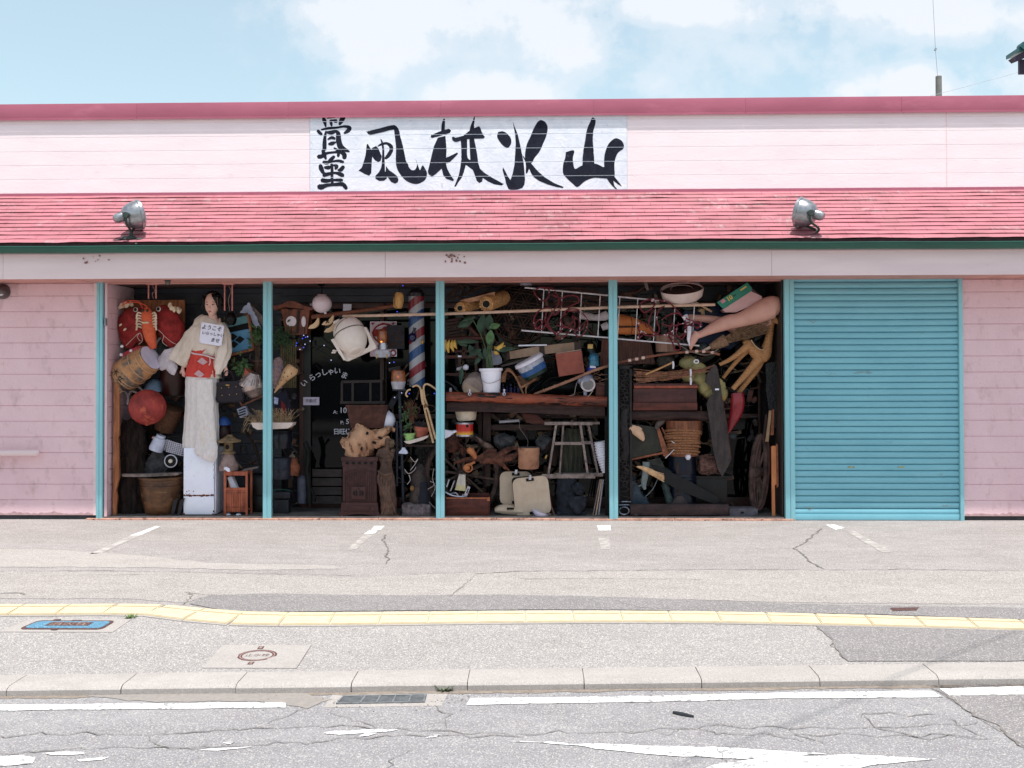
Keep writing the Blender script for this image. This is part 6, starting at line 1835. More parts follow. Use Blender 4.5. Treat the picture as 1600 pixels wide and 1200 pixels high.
t=T('wire_coil','loose coil of pale wire between the lamp pole and the statuette','wire',660,790,.12)
w_=t.part('wire',M('pale_wire',(190,178,172),(150,140,136),rough=.6))
for q in([(641,714,0),(648,722,0),(653,717,0),(648,726,0),(641,735,0)],[(632,733,0),(638,740,0),(646,736,0),(650,730,0)],[(639,742,0),(641,750,0),(636,757,0)],[(672,752,0),(678,755,0),(676,760,0),(668,765,0),(665,773,0),(670,784,0),(680,794,0)],[(678,732,0),(676,748,0),(680,762,0),(674,776,0)]):
 rope(w_,q,.55)
t=T('thorn_branch','mass of thin dark twigs behind the small statuette','branches',662,740,.46)
f=t.part('twigs',M('dark_twig',(74,66,62),(50,44,44),rough=.9))
for q in range(70):
 x_,y_=random.uniform(640,684),random.uniform(700,745)
 a_=random.uniform(0,6.28)
 f.tube([(x_,y_,0),(x_+5*math.cos(a_),y_+5*math.sin(a_),random.uniform(-5,5)),(x_+9*math.cos(a_+.8),y_+9*math.sin(a_+.8),0)],.35,seg=3)
t=one('slat_shelf','dark slatted shelf under the plant tray','shelf',658,700,.30,WOODD)
for q in range(5):
 t.box(634,694+q*.01,684,697,-12+q*6,-8+q*6)
t=T('black_jar','black lidded jar under the dry grass tray, right of the second post','jar',441,735,.34)
t.part('jar',M('blue_black_glaze',(52,56,70),(38,42,54),rough=.3)).lathe((440,700,0),(440,674,0),[(0,0),(0,14),(.5,17),(.9,16),(1,14),(1,0)],seg=24)
t.part('lid',BLACKM).lathe((440,675,0),(440,671,0),[(0,17),(.6,17),(1,8),(1,0)],seg=24)
t=T('paint_drum','dark blue-grey drum low in the second bay left of the door','drum',440,770,.30)
dm_=M('blue_grey_drum',(66,70,86),(50,54,68),rough=.45,metal=.2)
t.part('drum',dm_).lathe((440,748,0),(440,715,0),[(0,0),(0,15),(.05,16),(.48,16),(.5,16.8),(.54,16),(.95,16),(1,15),(1,0)],seg=26)
t.part('band',GREEN).ring(440,768,0,15,3,r=.6)
t=one('stacked_trays','stack of dark trays at the bottom right of the second post','trays',442,806,.26,M('blue_black_plastic',(56,58,70),(42,44,54),rough=.5))
t.box(428,768,455,778,-8,12,bev=1)
t.box(428,780,452,806,-4,12,bev=1)
t=T('clay_figure','orange-brown clay figure beside the door frame','figure',460,742,.32)
t.part('body',M('orange_clay',(156,88,52),(110,62,40),rough=.8,sc=14,bump=.6)).loft([(458,742,0,9,8),(459,733,0,10,8),(458,725,0,8,7),(459,716,0,5,5)],sm=3,seg=18).noise(2,6)
t=T('gas_bottle','small blue-grey gas bottle at the foot of the door frame','gas bottle',472,786,.36)
t.part('bottle',M('grey_blue_paint',(86,92,106),(70,76,90),rough=.5)).lathe((472,786,0),(472,742,0),[(0,0),(0,7.4),(.9,7.4),(.97,5),(1,3),(1,0)],seg=20)
t=one('black_sculpture','spiky black branch sculpture standing by the sliding door','sculpture',486,786,.34,BLACK)
t.tube([(484,788,0),(483,760,0),(480,735,0),(482,708,0),(476,690,0)],4,sm=4,seg=9)
t.tube([(482,706,0),(487,700,0),(491,693,0)],1.8,sm=3)
t.tube([(483,760,0),(490,772,0),(491,784,0)],2.4,sm=3)
t.tube([(480,735,0),(484,730,0)],1.2)
t.noise(1.5,6)
t=T('fallen_boards','greyish boards stacked low behind the sliding door glass line','boards',512,790,.62)
for q in range(4):
 t.part('board',M('grey_brown_board',(96,86,82),(76,68,66),rough=.6,sc=6,st=(.5,2,2))).box(488,733+q*14,534,745+q*14,0,2)
 # BAY 3
random.seed(77)
RR=M('dark_red_cord',(150,38,56),(110,24,42),rough=.4,sc=40,c3=(226,214,214),sc3=16,lo3=.60,hi3=.63)
WHR=M('white_coated_steel',(214,212,210),(190,186,184),rough=.4)
def leafy(f,cx,cy,d,ang,ln,w,curl=.15):
 f.leaf(cx,cy,d,ang,ln,w,droop=curl,dd=-3,seg=7)
MATR=M('golden_straw_mat',(196,150,84),(150,106,54),rough=.85,sc=40,st=(1,1,1),bump=.6)
for(x_,y_,r_,x2,y2,lb)in((719,482,9.5,748,470,'smaller rolled straw mat lying on the bamboo pole by the third post'),(760,475.5,12.4,786,462,'bigger rolled straw mat with a round dark hole, on the bamboo pole')):
 t=T('straw_roll',lb,'straw roll',x_,y_+r_,.16,'rolled straw mats on the bamboo pole')
 b=t.part('roll',MATR)
 b.lathe((x_,y_,-6),(x2,y2,40),[(0,r_*.55),(0,r_-1),(.02,r_),(1,r_*.96)],seg=36,cap=False)
 for q in range(14):
  a_=q*2*math.pi/14
  b.ell(x_+(r_*.76)*math.cos(a_),y_+(r_*.76)*math.sin(a_),-6.4,r_*.2,r_*.13,1.2,rot=math.degrees(a_)+35,seg=8,rings=6)
 t.part('core',M('pale_straw_core',(206,180,130),(170,140,96),rough=.8)).ring(x_,y_,-6.6,r_*.5,r_*.5,r=.7,seg=24)
 t.part('hole',BLACK).lathe((x_,y_,-5.8),(x_,y_,-5.2),[(0,0),(0,r_*.5),(1,r_*.5),(1,0)],seg=20)
t=T('bamboo_bundle','bundle of split pale bamboo lying above the straw rolls','bamboo',748,472,.16)
bm2=M('tan_split_bamboo',(190,146,104),(150,108,74),rough=.6,sc=12)
for q in range(4):
 t.part('strip',bm2).tube([(719,470+q*1.8,q),(745,464+q*1.6,q),(773,457+q*2.0,q)],1.2,seg=6)
t=one('dark_branch','knotted dark branch under the soffit by the third post','branch',745,462,.30,M('brown_branch',(96,66,50),(60,42,34),rough=.9,sc=16,bump=.8))
t.tube([(715,465,0),(730,457,0),(748,450,0),(770,444,0)],2.2,sm=3)
t.tube([(722,462,0),(724,452,-3),(718,444,-4)],1.8,sm=3)
t.tube([(730,468,0),(752,460,0),(768,452,0)],1.8,sm=3)
t.noise(1.2,6)
t=one('brown_plank','brown plank slanting down from the soffit beside the third post','plank',712,470,.34,WOODD)
t.prism([(694,466),(720,440),(727,445),(696,474)],0,4)
t=T('open_weave_basket','large dark basket of open hexagonal weave behind the straw rolls','basket',812,536,.42)
hb_=t.part('weave',M('dark_cane',(104,70,54),(70,48,40),rough=.7,sc=30))
cx,cy,R0=812,490,46
def bowl(x_,y_):
 r2=((x_-cx)**2+(y_-cy)**2)/(R0*R0)
 return-10+22*r2
for ang in(0,60,120):
 ca,sa=math.cos(R(ang+8)),math.sin(R(ang+8))
 for o_ in range(-2,3):
  for w2 in(-2.4,2.4):
   off=o_*19+w2+3
   if abs(off)>R0-2:
    continue
   hl=math.sqrt(R0*R0-off*off)
   pts=[]
   for q in range(9):
    s_=-hl+2*hl*q/8
    x_,y_=cx-sa*off+ca*s_,cy+ca*off+sa*s_
    pts.append((x_,y_,bowl(x_,y_)+(ang/60)*.5))
   hb_.tube(pts,.75,seg=5)
t.part('rim',hb_.me.materials[0]).ring(cx,cy,12,R0,R0,r=1.6,seg=40)
t.part('lining',BLACK).lathe((cx,cy,18),(cx,cy,20),[(0,0),(0,38),(1,40),(1,0)],seg=28)
t=one('coiled_vines','tangle of brown vines under the soffit behind the white rack','vines',900,480,.40,M('brown_vine',(110,78,62),(74,52,42),rough=.9,sc=20))
for q in range(9):
 y_=452+q*4
 t.tube([(860+q*2,y_+8,0),(884,y_-3+random.uniform(-3,3),-3),(912,y_+random.uniform(-3,4),0),(946,y_+8,2)],random.uniform(.7,1.6),sm=4,seg=6)
def rack(name,lb,x0_,x1_,Y,xs):
 t=T(name,lb,'rack',(x0_+x1_)/2,530,Y,'white ladder racks hung under the soffit')
 top=lambda x:449+(x-820)*.0985
 bot=lambda x:516+(x-815)*.088
 t.part('rail',WHR).tube([(x0_,top(x0_),0),(x1_,top(x1_),0)],1.25)
 t.part('rail',WHR).tube([(x0_-5,bot(x0_-5),0),(x1_-2,bot(x1_-2),0)],1.25)
 for x_ in xs:
  t.part('rung',WHR).tube([(x_,top(x_),0),(x_-4,bot(x_-4),0)],.85)
 return t
rack('ladder_rack','white metal ladder rack with red cord hung in the third bay',820,958,.14,(850,879,909,938))
rack('ladder_rack','white metal ladder rack with red cord hung in the fourth bay',966,1094,.14,(969,997,1025,1055,1085))
for(lb,segs)in(('dark red and white cord looped on the third-bay rack',([(838,452,0),(846,449,-2),(858,453,-2),(856,466,-3),(848,470,0),(838,462,0),(834,453,1)],[(850,452,0),(862,450,0),(874,470,-3),(864,488,-2),(856,503,-3),(862,516,-2),(868,522,0)],[(858,480,1),(842,486,-2),(834,500,-2),(838,514,0),(848,504,-3),(842,500,-3),(836,510,0),(848,514,0),(856,498,0)],[(868,462,0),(878,474,-3),(868,492,-3),(858,480,0),(852,500,1),(858,514,0),(870,520,-2),(880,512,-2),(878,506,0)],[(862,460,0),(876,466,-2),(890,462,-3),(902,464,-2),(904,472,0),(892,478,-2),(888,486,-2),(902,486,0)],[(880,490,0),(888,484,-3),(902,484,-3),(912,492,-2),(918,502,-2),(916,516,0),(906,526,-2),(898,520,-2),(906,508,-2),(902,496,0)],[(870,508,0),(882,512,-3),(892,506,-3),(898,498,-3),(894,494,0),(898,508,0),(890,518,0),(876,530,-3),(870,524,-3),(878,518,-2)],[(884,490,0),(876,498,-2),(880,508,-3),(892,514,-3),(908,516,-2),(914,506,0)])),('dark red and white cord looped on the fourth-bay rack',([(1016,468,0),(1004,472,-2),(1000,480,-2),(1006,488,0),(1016,484,-2),(1024,474,-2),(1014,468,0),(1030,468,0)],[(1030,470,0),(1044,472,-3),(1056,484,-3),(1068,496,-3),(1084,503,-3),(1094,504,-2),(1090,512,0),(1078,508,-2),(1068,512,-2)],[(1044,476,0),(1030,484,-3),(1026,500,-2),(1030,516,-2),(1022,524,0),(1010,524,-2),(1000,518,0),(996,508,-2),(1004,504,-3),(1012,512,0)],[(1024,482,0),(1016,494,-2),(1014,508,0),(1020,518,-2),(1032,524,0),(1046,520,-3),(1058,512,-3)],[(1034,500,0),(1046,492,-3),(1058,490,-3),(1068,498,-2),(1072,512,-2),(1066,524,0),(1054,526,-2),(1046,516,-2),(1052,504,0)],[(1040,520,0),(1050,530,-3),(1060,538,-3),(1062,546,-2),(1054,546,-2),(1050,534,0),(1044,526,0)],[(1004,524,0),(996,530,-2),(1002,518,-3),(1012,522,0)],[(1034,506,0),(1048,510,-3),(1066,506,-3),(1080,504,-3),(1096,508,0),(1088,514,0)],[(1060,504,0),(1056,520,-3),(1064,530,-3),(1072,518,-2),(1070,504,0)]))):
 t=one('rope_tangle',lb,'cord',segs[0][0][0],550,.11,RR,'red cords looped on the racks')
 for sg in segs:
  t.tube([(a,b_,c)for a,b_,c in sg],1.15,sm=6,seg=6)
 t.ob['label']=lb
t=T('hanger_frame','white plastic hanger arms behind the white rack','hanger',935,505,.40)
wc=M('white_curved_plastic',(196,188,186),(170,160,158),rough=.5)
t.part('arm',wc).loft([(905,494,0,4,3),(918,494,0,6,4),(930,496,0,5,4),(944,494,0,7,4),(950,490,0,6,4)],sm=4,seg=12)
t.part('arm',wc).loft([(940,512,0,5,4),(950,508,0,6,4)],seg=12)
t=T('potted_plant','tall broad-leaved green plant in a white bucket on the log','potted plant',768,614,.18)
wb=t.part('pot',M('white_pail_plastic',(236,236,240),(222,223,228),rough=.4,sc=5))
wb.lathe((768,614,0),(767,575.5,0),[(0,0),(0,12.6),(.04,13.2),(.88,16.4),(.9,18.4),(.96,18.8),(1,18.2),(1,15.5),(.97,15)],seg=36)
t.part('soil',BLACK).lathe((767,579,0),(767,577,0),[(0,14),(1,15),(1,0)],seg=20)
t.part('handle',GALV).tube([(753,593,-13),(760,598,-17),(770,598,-18),(780,594,-14),(784,590,-8)],.5,sm=4,seg=5)
f=t.part('foliage',LEAFD)
st_m=M('leaf_stalk',(92,118,72),(70,96,56),rough=.6)
for q,(x_,y_)in enumerate(((764,530),(768,522),(772,530),(761,545),(766,512),(770,540),(758,560))):
 t.part('stalk',st_m).tube([(766+(q-3)*1.6,577,0),(764+(q-3)*1.2,555,-1),(x_,y_,-2)],.8,sm=3,seg=5)
t.part('stalk',st_m).tube([(760,548,2),(750,520,4),(738,498,6)],.8,sm=3,seg=5)
t.part('stalk',st_m).tube([(766,548,2),(757,520,5),(748,500,6)],.7,sm=3,seg=5)
for(x_,y_,d_,a_,ln,w_,m_)in((766,540,-6,86,26,13,LEAFD),(765,512,-7,18,18,10,M('mid_green_leaf',(84,128,72),(66,106,60),rough=.4)),(764,538,-7,80,24,13,M('mid_green_leaf',(84,128,72))),(750,520,3,80,32,14,LEAFD),(764,515,2,88,26,14,LEAFD),(738,500,4,200,24,13,LEAFD),(742,494,4,195,20,9,LEAFD),(748,534,0,175,34,7,LEAFD),(752,546,-3,205,22,9,LEAFD),(772,548,4,10,34,8,LEAFD),(756,560,0,130,18,8,LEAFD),(740,556,3,110,20,10,LEAFD),(722,574,-4,265,24,7,LEAFD),(760,560,-3,100,18,7,LEAFD),(730,540,3,150,20,9,LEAFD),(757,555,3,60,14,9,LEAFD),(752,556,3,230,16,7,LEAFD)):
 Part('leaf',m_,t.root,t.frame,t.root).leaf(x_,y_,d_,a_,ln,w_,droop=.08,dd=-3,seg=8)
BAN=M('banana_yellow',(220,180,60),(196,150,44),rough=.45,sc=12,c3=(110,96,40),sc3=14,lo3=.62,hi3=.7)
for(x_,y_,lb,fs)in((703,540,'bunch of yellow bananas at the third post',((-6,96,18),(-1,92,20),(4,84,18),(8,78,14))),(778,544,'bunch of yellow bananas behind the tall plant stems',((-6,20,16),(0,-12,18),(4,-34,18),(6,40,10)))):
 t=T('bananas',lb,'bananas',x_,y_+14,.24,'yellow banana bunches')
 for o_,a_,ln in fs:
  a=R(a_)
  dx_,dy_=math.cos(a),-math.sin(a)
  sx_,sy_=(x_+o_,y_-9)if x_<740 else(x_-6,y_+o_*.4)
  if x_<740:
   dy_=abs(dy_)
  else:
   dy_=-dy_
  nx_,ny_=-dy_,dx_
  t.part('banana',BAN).loft([(sx_,sy_,0,.8,.8),(sx_+dx_*ln*.25+nx_,sy_+dy_*ln*.25+ny_,-2,2.6,2.6),(sx_+dx_*ln*.6+nx_*2,sy_+dy_*ln*.6+ny_*2,-3,3,3),(sx_+dx_*ln,sy_+dy_*ln,-1,1,1)],sm=4,seg=10)
t=T('wooden_chair','dark brown wooden chair on its side behind the plant','chair',728,612,.34)
CH=M('mahogany_chair',(112,56,42),(84,40,32),rough=.4,sc=9,st=(.6,2,2))
t.part('back_rail',CH).loft([(695,530,0,3,3),(725,528,0,3,3),(750,528,-2,3.4,3.4),(757,529,-2,3.4,3.4)],seg=10)
t.part('back_post',CH).loft([(722,504,0,3,3),(732,510,0,4,3.6),(742,520,0,3.6,3.4),(752,530,0,3,3)],sm=3,seg=10)
t.part('seat_rail',CH).box(695,555,750,560,0,5,bev=.5)
for a_ in(722,743):
 t.part('slat',CH).box(a_,532,a_+4.5,556,1,4,bev=.4)
for a_ in(716,742):
 t.part('leg',CH).box(a_,560,a_+4,584,0,4,bev=.4)
t.part('stretcher',CH).box(697,583,752,586.5,0,4,bev=.4)
t.part('stretcher',CH).box(705,547,750,550.5,1,4,bev=.4)
t=one('louvred_board','brown louvred board leaning at the third post','board',705,530,.40,WOODH)
for q in range(6):
 t.prism([(694,500+q*5),(720,496+q*5),(722,499.5+q*5),(694,504+q*5)],0,3)
t=T('light_bulb','bare white bulb lying behind the drooping leaf','bulb',727,580,.26)
t.part('glass',M('frosted_bulb',(214,214,222),(204,204,212),rough=.2)).ell(728,574,-2,4.8,4.6,4.6)
t.part('socket',GREYM).lathe((723,575,0),(714,577,2),[(0,3),(1,2.6),(1,0)],seg=12)
t=one('name_sticker','tiny white sticker on the brown chair rail','sticker',718,559,.30,PAPER)
t.box(715.5,555.5,721,558,0,.6)
t=T('paper_drum','pale grey round drum lying on the log beside the white bucket','drum',738,614,.22)
t.part('drum',M('beige_drum',(150,136,124),(126,112,100),rough=.7,sc=9)).lathe((738,606,-12),(744,596,14),[(0,0),(0,14.5),(.06,16.5),(.94,16.5),(1,15),(1,0)],seg=32)
t.part('end_disc',M('tan_disc',(170,148,122),(150,128,104),rough=.7)).lathe((738,606,-13),(738,606,-12),[(0,0),(0,13.6),(1,14),(1,0)],seg=30)
for px,lb in((734,'left small chrome knob on the log in front of the drum'),(788,'right small chrome knob on the log in front of the bucket')):
 z_=one('chrome_hook',lb,'knob',px,618,.04,SILVM,'chrome knobs on the log')
 z_.lathe((px,608,0),(px,614,0),[(0,0),(0,2),(1,1.2),(1,0)],seg=12)
 z_.ring(px,615.6,-2,2.0,2.0,r=.9,seg=14)
t=one('glass_jar','tiny glass jar standing on the log by the third post','jar',704,614,.12,M('clear_jar',(170,170,176),(130,130,138),rough=.15))
t.lathe((704,613,0),(704,606,0),[(0,0),(0,2.2),(.7,2.2),(.8,1.6),(1,1.8),(1,0)],seg=12)
t=one('grey_dish','pale grey dish on edge behind the plant stems','dish',778,572,.34,M('grey_dish_enamel',(150,156,168),(132,138,150),rough=.3))
t.prism([(768,548),(774,548.5),(780,553),(784,560),(784.5,567),(778,570),(768,571)],0,5)
t=T('long_carton','long tan cardboard box bound with brown tape slanting over the brown box','carton',850,560,.30)
cb2=M('tan_cardboard',(172,144,116),(150,124,98),rough=.85,sc=8)
t.part('box',cb2).prism([(796,549),(840,541),(907,534),(908,547),(845,554),(797,561)],0,22)
t.part('tape',M('brown_tape',(92,62,50),(74,50,42),rough=.4)).prism([(842.5,540),(850.5,539),(851.5,556),(843.5,557)],-.8,0)
t.part('tape',M('brown_tape',(92,62,50))).prism([(897,534.5),(907.5,533.5),(908.5,547.5),(898,548.5)],-.8,0)
t.part('end',M('dark_carton_end',(96,74,62),(74,58,50),rough=.8)).prism([(790,551),(796,549),(797,561),(791,563)],0,20)
t=one('white_strip','thin white strip of trim above the long carton','strip',833,541,.26,WHITEG)
t.box(810,538.4,854.5,540.6,0,3,rot=-1)
t=one('grey_board','grey-brown board under the long carton','board',808,572,.26,M('grey_brown_board2',(104,88,82),(82,70,66),rough=.7))
t.prism([(782,571),(800,566),(832,556.5),(834,559),(815,566),(785,573)],0,18)
t=T('paint_tub','tilted plastic paint tub with a blue and green label band','tub',834,594,.20)
A0,A1=(838,586,0),(826,563,-3)
t.part('tub',M('dark_green_label',(40,78,62),(28,58,50),rough=.4)).lathe(A0,A1,[(0,0),(0,19.5),(.5,21.4)],seg=36,cap=False)
t.part('label',M('blue_label',(44,108,168),(34,90,146),rough=.35,sc=8)).lathe((835.6,581.4,-.6),(831,572.5,-1.6),[(0,20.6),(1,21.8)],seg=36,cap=False)
t.part('label',M('whitish_label',(176,180,188),(140,146,158),rough=.4,sc=30)).lathe((831.4,573.4,-1.5),(827,565,-2.8),[(0,21.6),(1,22.4)],seg=36,cap=False)
lid=t.part('lid',M('white_tub_lid',(222,220,224),(208,206,210),rough=.45))
lid.lathe((827.4,565.8,-2.7),(825,561.2,-3.3),[(0,22.2),(0,24),(.6,24),(1,22.4),(1,0)],seg=36)
t=T('lidded_box','plain red-brown wooden box tilted in the middle of the third bay','box',893,588,.18)
RBX=M('red_brown_board_box',(168,88,66),(150,74,56),rough=.55,sc=5,st=(.6,1,1),bump=.1)
t.part('box',RBX).prism([(868,553),(908.5,548),(913.5,582),(873.5,588.5)],0,26)
t.part('lid_edge',M('pale_lid_edge',(176,150,132),(150,124,106),rough=.6)).prism([(869,551.5),(907.5,546),(908,547.2),(869.4,552.8)],1,25)
t=T('blue_beacon','blue glass signal lamp on a cobalt base beside the fourth post','signal lamp',926,581,.22)
t.part('dome',M('cyan_glass',(20,130,160),(10,80,110),rough=.12,coat=.5)).lathe((928,572,0),(928,552,0),[(0,8.4),(.6,8.4),(.9,6.5),(1,4),(1,0)],seg=24)
t.part('base',M('cobalt_base',(40,76,196),(32,62,168),rough=.35)).lathe((925,580.5,0),(925,573,0),[(0,8),(1,7),(1,0)],seg=20)
t.part('label',PAPER).box(921.5,572,930.5,575,-8.4,-7.4,rot=4)
t=one('black_bottle','dark bottle with a gold label above the blue signal lamp','bottle',925,552,.36,M('dark_bottle',(40,40,36),(28,28,26),rough=.2))
t.lathe((925,556,0),(921,532,0),[(0,0),(0,9),(.6,9),(.85,5),(1,4),(1,0)],seg=20)
t.sub('label',GOLD).box(918,538,926,545,-9.2,-8)
t=one('bamboo_stick','brown bamboo walking stick slanting over the log','stick',893,600,.10,M('brown_bamboo',(164,118,88),(132,90,66),rough=.5,sc=9,c3=(200,150,90),sc3=4))
t.tube([(834,617,6),(848,611,4),(890,595,0),(925,580,-2),(951,571.5,-3)],2.3,sm=3,seg=9)
for q in range(6):
 x_=850+q*17
 t.tube([(x_-.8,610.4-(x_-850)*.386,2),(x_+.8,609.8-(x_-850)*.386,2)],2.8,seg=9)
t=T('ship_lamp','grey metal ship lamp with a mesh front hanging by a chain over the log','lamp',920,618,.12)
SG=M('blue_grey_cast',(150,156,170),(122,128,144),rough=.5,metal=.2,sc=20)
t.part('housing',SG).lathe((915,590,16),(918,600,-4),[(0,0),(0,8),(.3,12),(.9,12),(1,11),(1,0)],seg=28)
t.part('housing',SG).ell(907,595,0,4.5,5.5,5)
t.part('bezel',M('pale_pink_bezel',(200,190,186),(176,166,162),rough=.5)).ring(918.6,601,-6,10,9.6,r=1.5,seg=30)
t.part('mesh',M('grey_mesh',(136,132,126),(104,100,96),rough=.7,sc=120)).lathe((918.6,601,-6),(918.6,601,-5),[(0,0),(0,9),(1,9.4),(1,0)],seg=26)
t.part('handle',SG).lathe((914.5,610,0),(914.5,619,0),[(0,3.4),(.9,2.8),(1,2),(1,0)],seg=14)
chm=M('dull_chain',(150,140,130),(110,104,98),rough=.5,metal=.3)
rope(t.part('chain',chm),[(902,596,-4),(899,606,-5),(897,616,-6),(891,618,-7),(890,622,-7),(886,632,-8)],.6)
rope(t.part('cord',M('thin_cream_cord',(200,180,160))),[(890,618,-7),(900,625,-8),(910,626,-8),(920,618,-8),(926,610,-6)],.5)
t=one('red_brown_crate','dark red box end on the log against the fourth post','crate',940,624,.14,WOODR)
t.box(931,598,947,624,0,14,bev=.6)
t=one('bamboo_screen','red-brown bamboo panel leaning on the fourth post','panel',946,572,.30,M('red_bamboo_slat',(126,72,54),(92,52,42),rough=.7,sc=20,st=(4,1,.4),bump=.5))
t.prism([(941,530),(953,530),(953,572),(937,571)],0,3)
t=one('twig_bundle','small bundle of twigs above the dark red box end','twigs',940,600,.12,M('twig_brown',(150,112,92),(104,76,62),rough=.9))
for q in range(18):
 x_,y_=random.uniform(930,945),random.uniform(584,602)
 a_=random.uniform(-.5,.5)
 t.tube([(x_-6,y_-a_*6,0),(x_+6,y_+a_*6,random.uniform(-4,4))],.35,seg=4)
t=T('cane_chair','rattan chair with curved arms behind the paint tub','chair',800,616,.24)
for q in range(3):
 t.part('arm',M('orange_rattan',(178,126,84),(146,98,62),rough=.5)).tube([(784+q*2,597,q*3),(786+q*2,586-q,q*3),(793,579-q*1.5,q*3),(802,584-q,q*3),(808,594,q*3)],1.5,sm=4)
t.part('frame',M('orange_rattan',(178,126,84))).tube([(806,588,0),(814,607,0),(818,617,0)],1.6)
t.part('frame',M('orange_rattan',(178,126,84))).tube([(814,606,0),(828,598,0),(836,592,0)],2.0)
t.part('frame',M('orange_rattan',(178,126,84))).tube([(829,596,0),(822,606,0),(822,617,0)],1.2,sm=3)
t.part('seat',M('cane_web',(150,110,80),(110,78,56),rough=.8,sc=80,bump=.8)).prism([(806,588),(838,582),(840,594),(815,606)],4,6)
t=T('blue_bottles','cluster of small cobalt bottles under the rattan chair arms','bottles',795,614,.26)
for q in range(5):
 t.part('bottle',cb).lathe((786+q*6,614,q%2*4),(786+q*6,600+(q%2)*3,q%2*4),[(0,0),(0,3),(.6,3),(.75,1.2),(1,1.3),(1,0)],seg=12)
t=one('dark_tyre_tubes','dark curved rubber tubes under the bamboo stick','rubber tubes',860,612,.40,BLACK)
for q in range(4):
 t.ring(870+q*8,606,q*2,22+q*3,16,r=2.4,a0=180,a1=340,seg=18)
t=one('black_cushion','black rounded cushion on the log right of the tubes','cushion',885,614,.36,BLACK)
t.ell(885,604,0,28,11,12).noise(2,12)
LOG=M('charred_orange_log',(170,84,48),(108,50,34),rough=.5,sc=5,st=(.35,1,2.2),bump=.25,c3=(38,24,22),sc3=13,lo3=.54,hi3=.60)
t=one('log_shelf','charred orange log laid level across the third bay','log',820,632,.10,LOG)
t.loft([(697,619.5,0,7,7),(740,620.5,0,7.6,7.5),(800,622,0,8,8),(860,624.5,0,8,8),(910,626,0,8.2,8),(948,628,0,8,8)],sm=4,seg=22)
t.noise(1.2,22)
BEAM=M('dark_maroon_beam',(92,62,56),(66,44,42),rough=.75,sc=12,st=(.4,2,3),bump=.5)
t=one('dark_beam','dark maroon squared beam under the log in the third bay','beam',820,650,.12,BEAM)
t.prism([(698,629),(740,628),(800,629.5),(860,633),(910,634.5),(948,635.5),(948,650),(900,649),(840,646),(790,644.5),(740,643),(698,643)],0,22)
t=one('dark_beam','dark round beam under the red-brown chest in the fourth bay','beam',1045,658,.14,BEAM)
t.loft([(986,648,6,8.4,8),(1040,649,6,8.4,8),(1106,650.5,6,8,8)],seg=16)
t.noise(.8,14)
t=T('timber_trestle','dark timber trestle with a brace holding up the beams','trestle',765,760,.34)
t.part('post',WOODD).box(755,645,767,690,0,12,bev=.6)
t.part('post',WOODD).box(747,645,753,700,8,14,bev=.4)
t.part('brace',WOODD).box(766,651,784,655,2,6,rot=38)
t.part('crossbar',WOODH).box(766,664,862,673,6,14,bev=.6)
t.part('post',WOODD).box(758,690,766,760,4,12)
t=one('metal_pipe','grey dented pipe lying on the trestle crossbar','pipe',797,662,.36,GREYM)
t.tube([(780,659,0),(811,657,0)],2.4,seg=9)
t=one('red_brown_board','red-brown board hanging behind the weathered stool','board',838,668,.40,WOODR)
t.prism([(815,646),(838,648),(856,662),(850,667),(822,660)],0,4)
t=one('cream_bowl','cream bowl under the dark beam near the third post','bowl',729,657,.26,M('cream_enamel',(206,192,164),(188,172,144),rough=.4))
t.lathe((729,657,0),(728,642,0),[(0,0),(0,13),(.3,15.5),(1,17),(1,15)],seg=28)
t=T('biscuit_tin','red and yellow tin with silver rims near the third post','tin',726,681,.20)
mt=bpy.data.materials.new('red_yellow_print')
mt.use_nodes=True
_t=mt.node_tree
_z=nd(_t,'ShaderNodeSeparateXYZ',{0:nd(_t,'ShaderNodeTexCoord').outputs['Object']}).outputs[2]
_n=nd(_t,'ShaderNodeTexNoise',{'Scale':60.0})
_f=mth(_t,'ADD',mth(_t,'DIVIDE',_z,KK(.2)*20),mth(_t,'MULTIPLY',mth(_t,'SUBTRACT',_n.outputs[0],.5),.25))
_t.links.new(ramp(_t,_f,[(.08,srgb((206,170,50))),(.28,srgb((206,120,40))),(.42,srgb((180,36,28))),(.9,srgb((168,30,26)))]),_t.nodes['Principled BSDF'].inputs['Base Color'])
_t.nodes['Principled BSDF'].inputs['Roughness'].default_value=.3
t.part('body',mt).lathe((726,680,0),(726,662,0),[(0,13.4),(1,13.4)],seg=32,cap=False)
t.part('rim',SILVM).lathe((726,681.5,0),(726,679,0),[(0,0),(0,13.6),(.5,14.2),(1,13.6)],seg=32)
t.part('rim',SILVM).lathe((726,662.5,0),(726,660,0),[(0,13.6),(.5,14.2),(1,13.4),(1,0)],seg=32)
t.part('spot',BLACK).ell(731,665,-12.6,2.2,2.4,1)
t=one('crumpled_paper','crumpled white paper against the third post above the kettles','paper',705,682,.18,PAPER)
t.prism([(694,671),(702,673),(715,673),(708,679),(705,682),(694,684)],-3,6)
bmesh.ops.subdivide_edges(t.bm,edges=t.bm.edges[:],cuts=2,use_grid_fill=True)
t.noise(2,5)
t=T('rusty_kettle','rusty iron kettle hanging by the third post','kettle',708,716,.22)
RK=M('rusted_iron',(112,60,44),(66,38,32),rough=.85,sc=16,bump=.6)
t.part('body',RK).lathe((705,706,0),(709,680,0),[(0,0),(0,6),(.3,10),(.6,11),(.85,8),(1,6),(1,0)],seg=24)
for q in range(5):
 t.part('ridge',RK).ring(706+q*.6,704-q*4,0,11,3,r=.7)
t.part('spout',RK).loft([(714,692,0,3,3),(722,698,0,2.4,2.4),(728,704,0,1.8,1.8)],seg=10)
t.part('leg',RK).loft([(722,700,0,4,3),(723,708,0,3,3),(724,716,0,2,2)],seg=10)
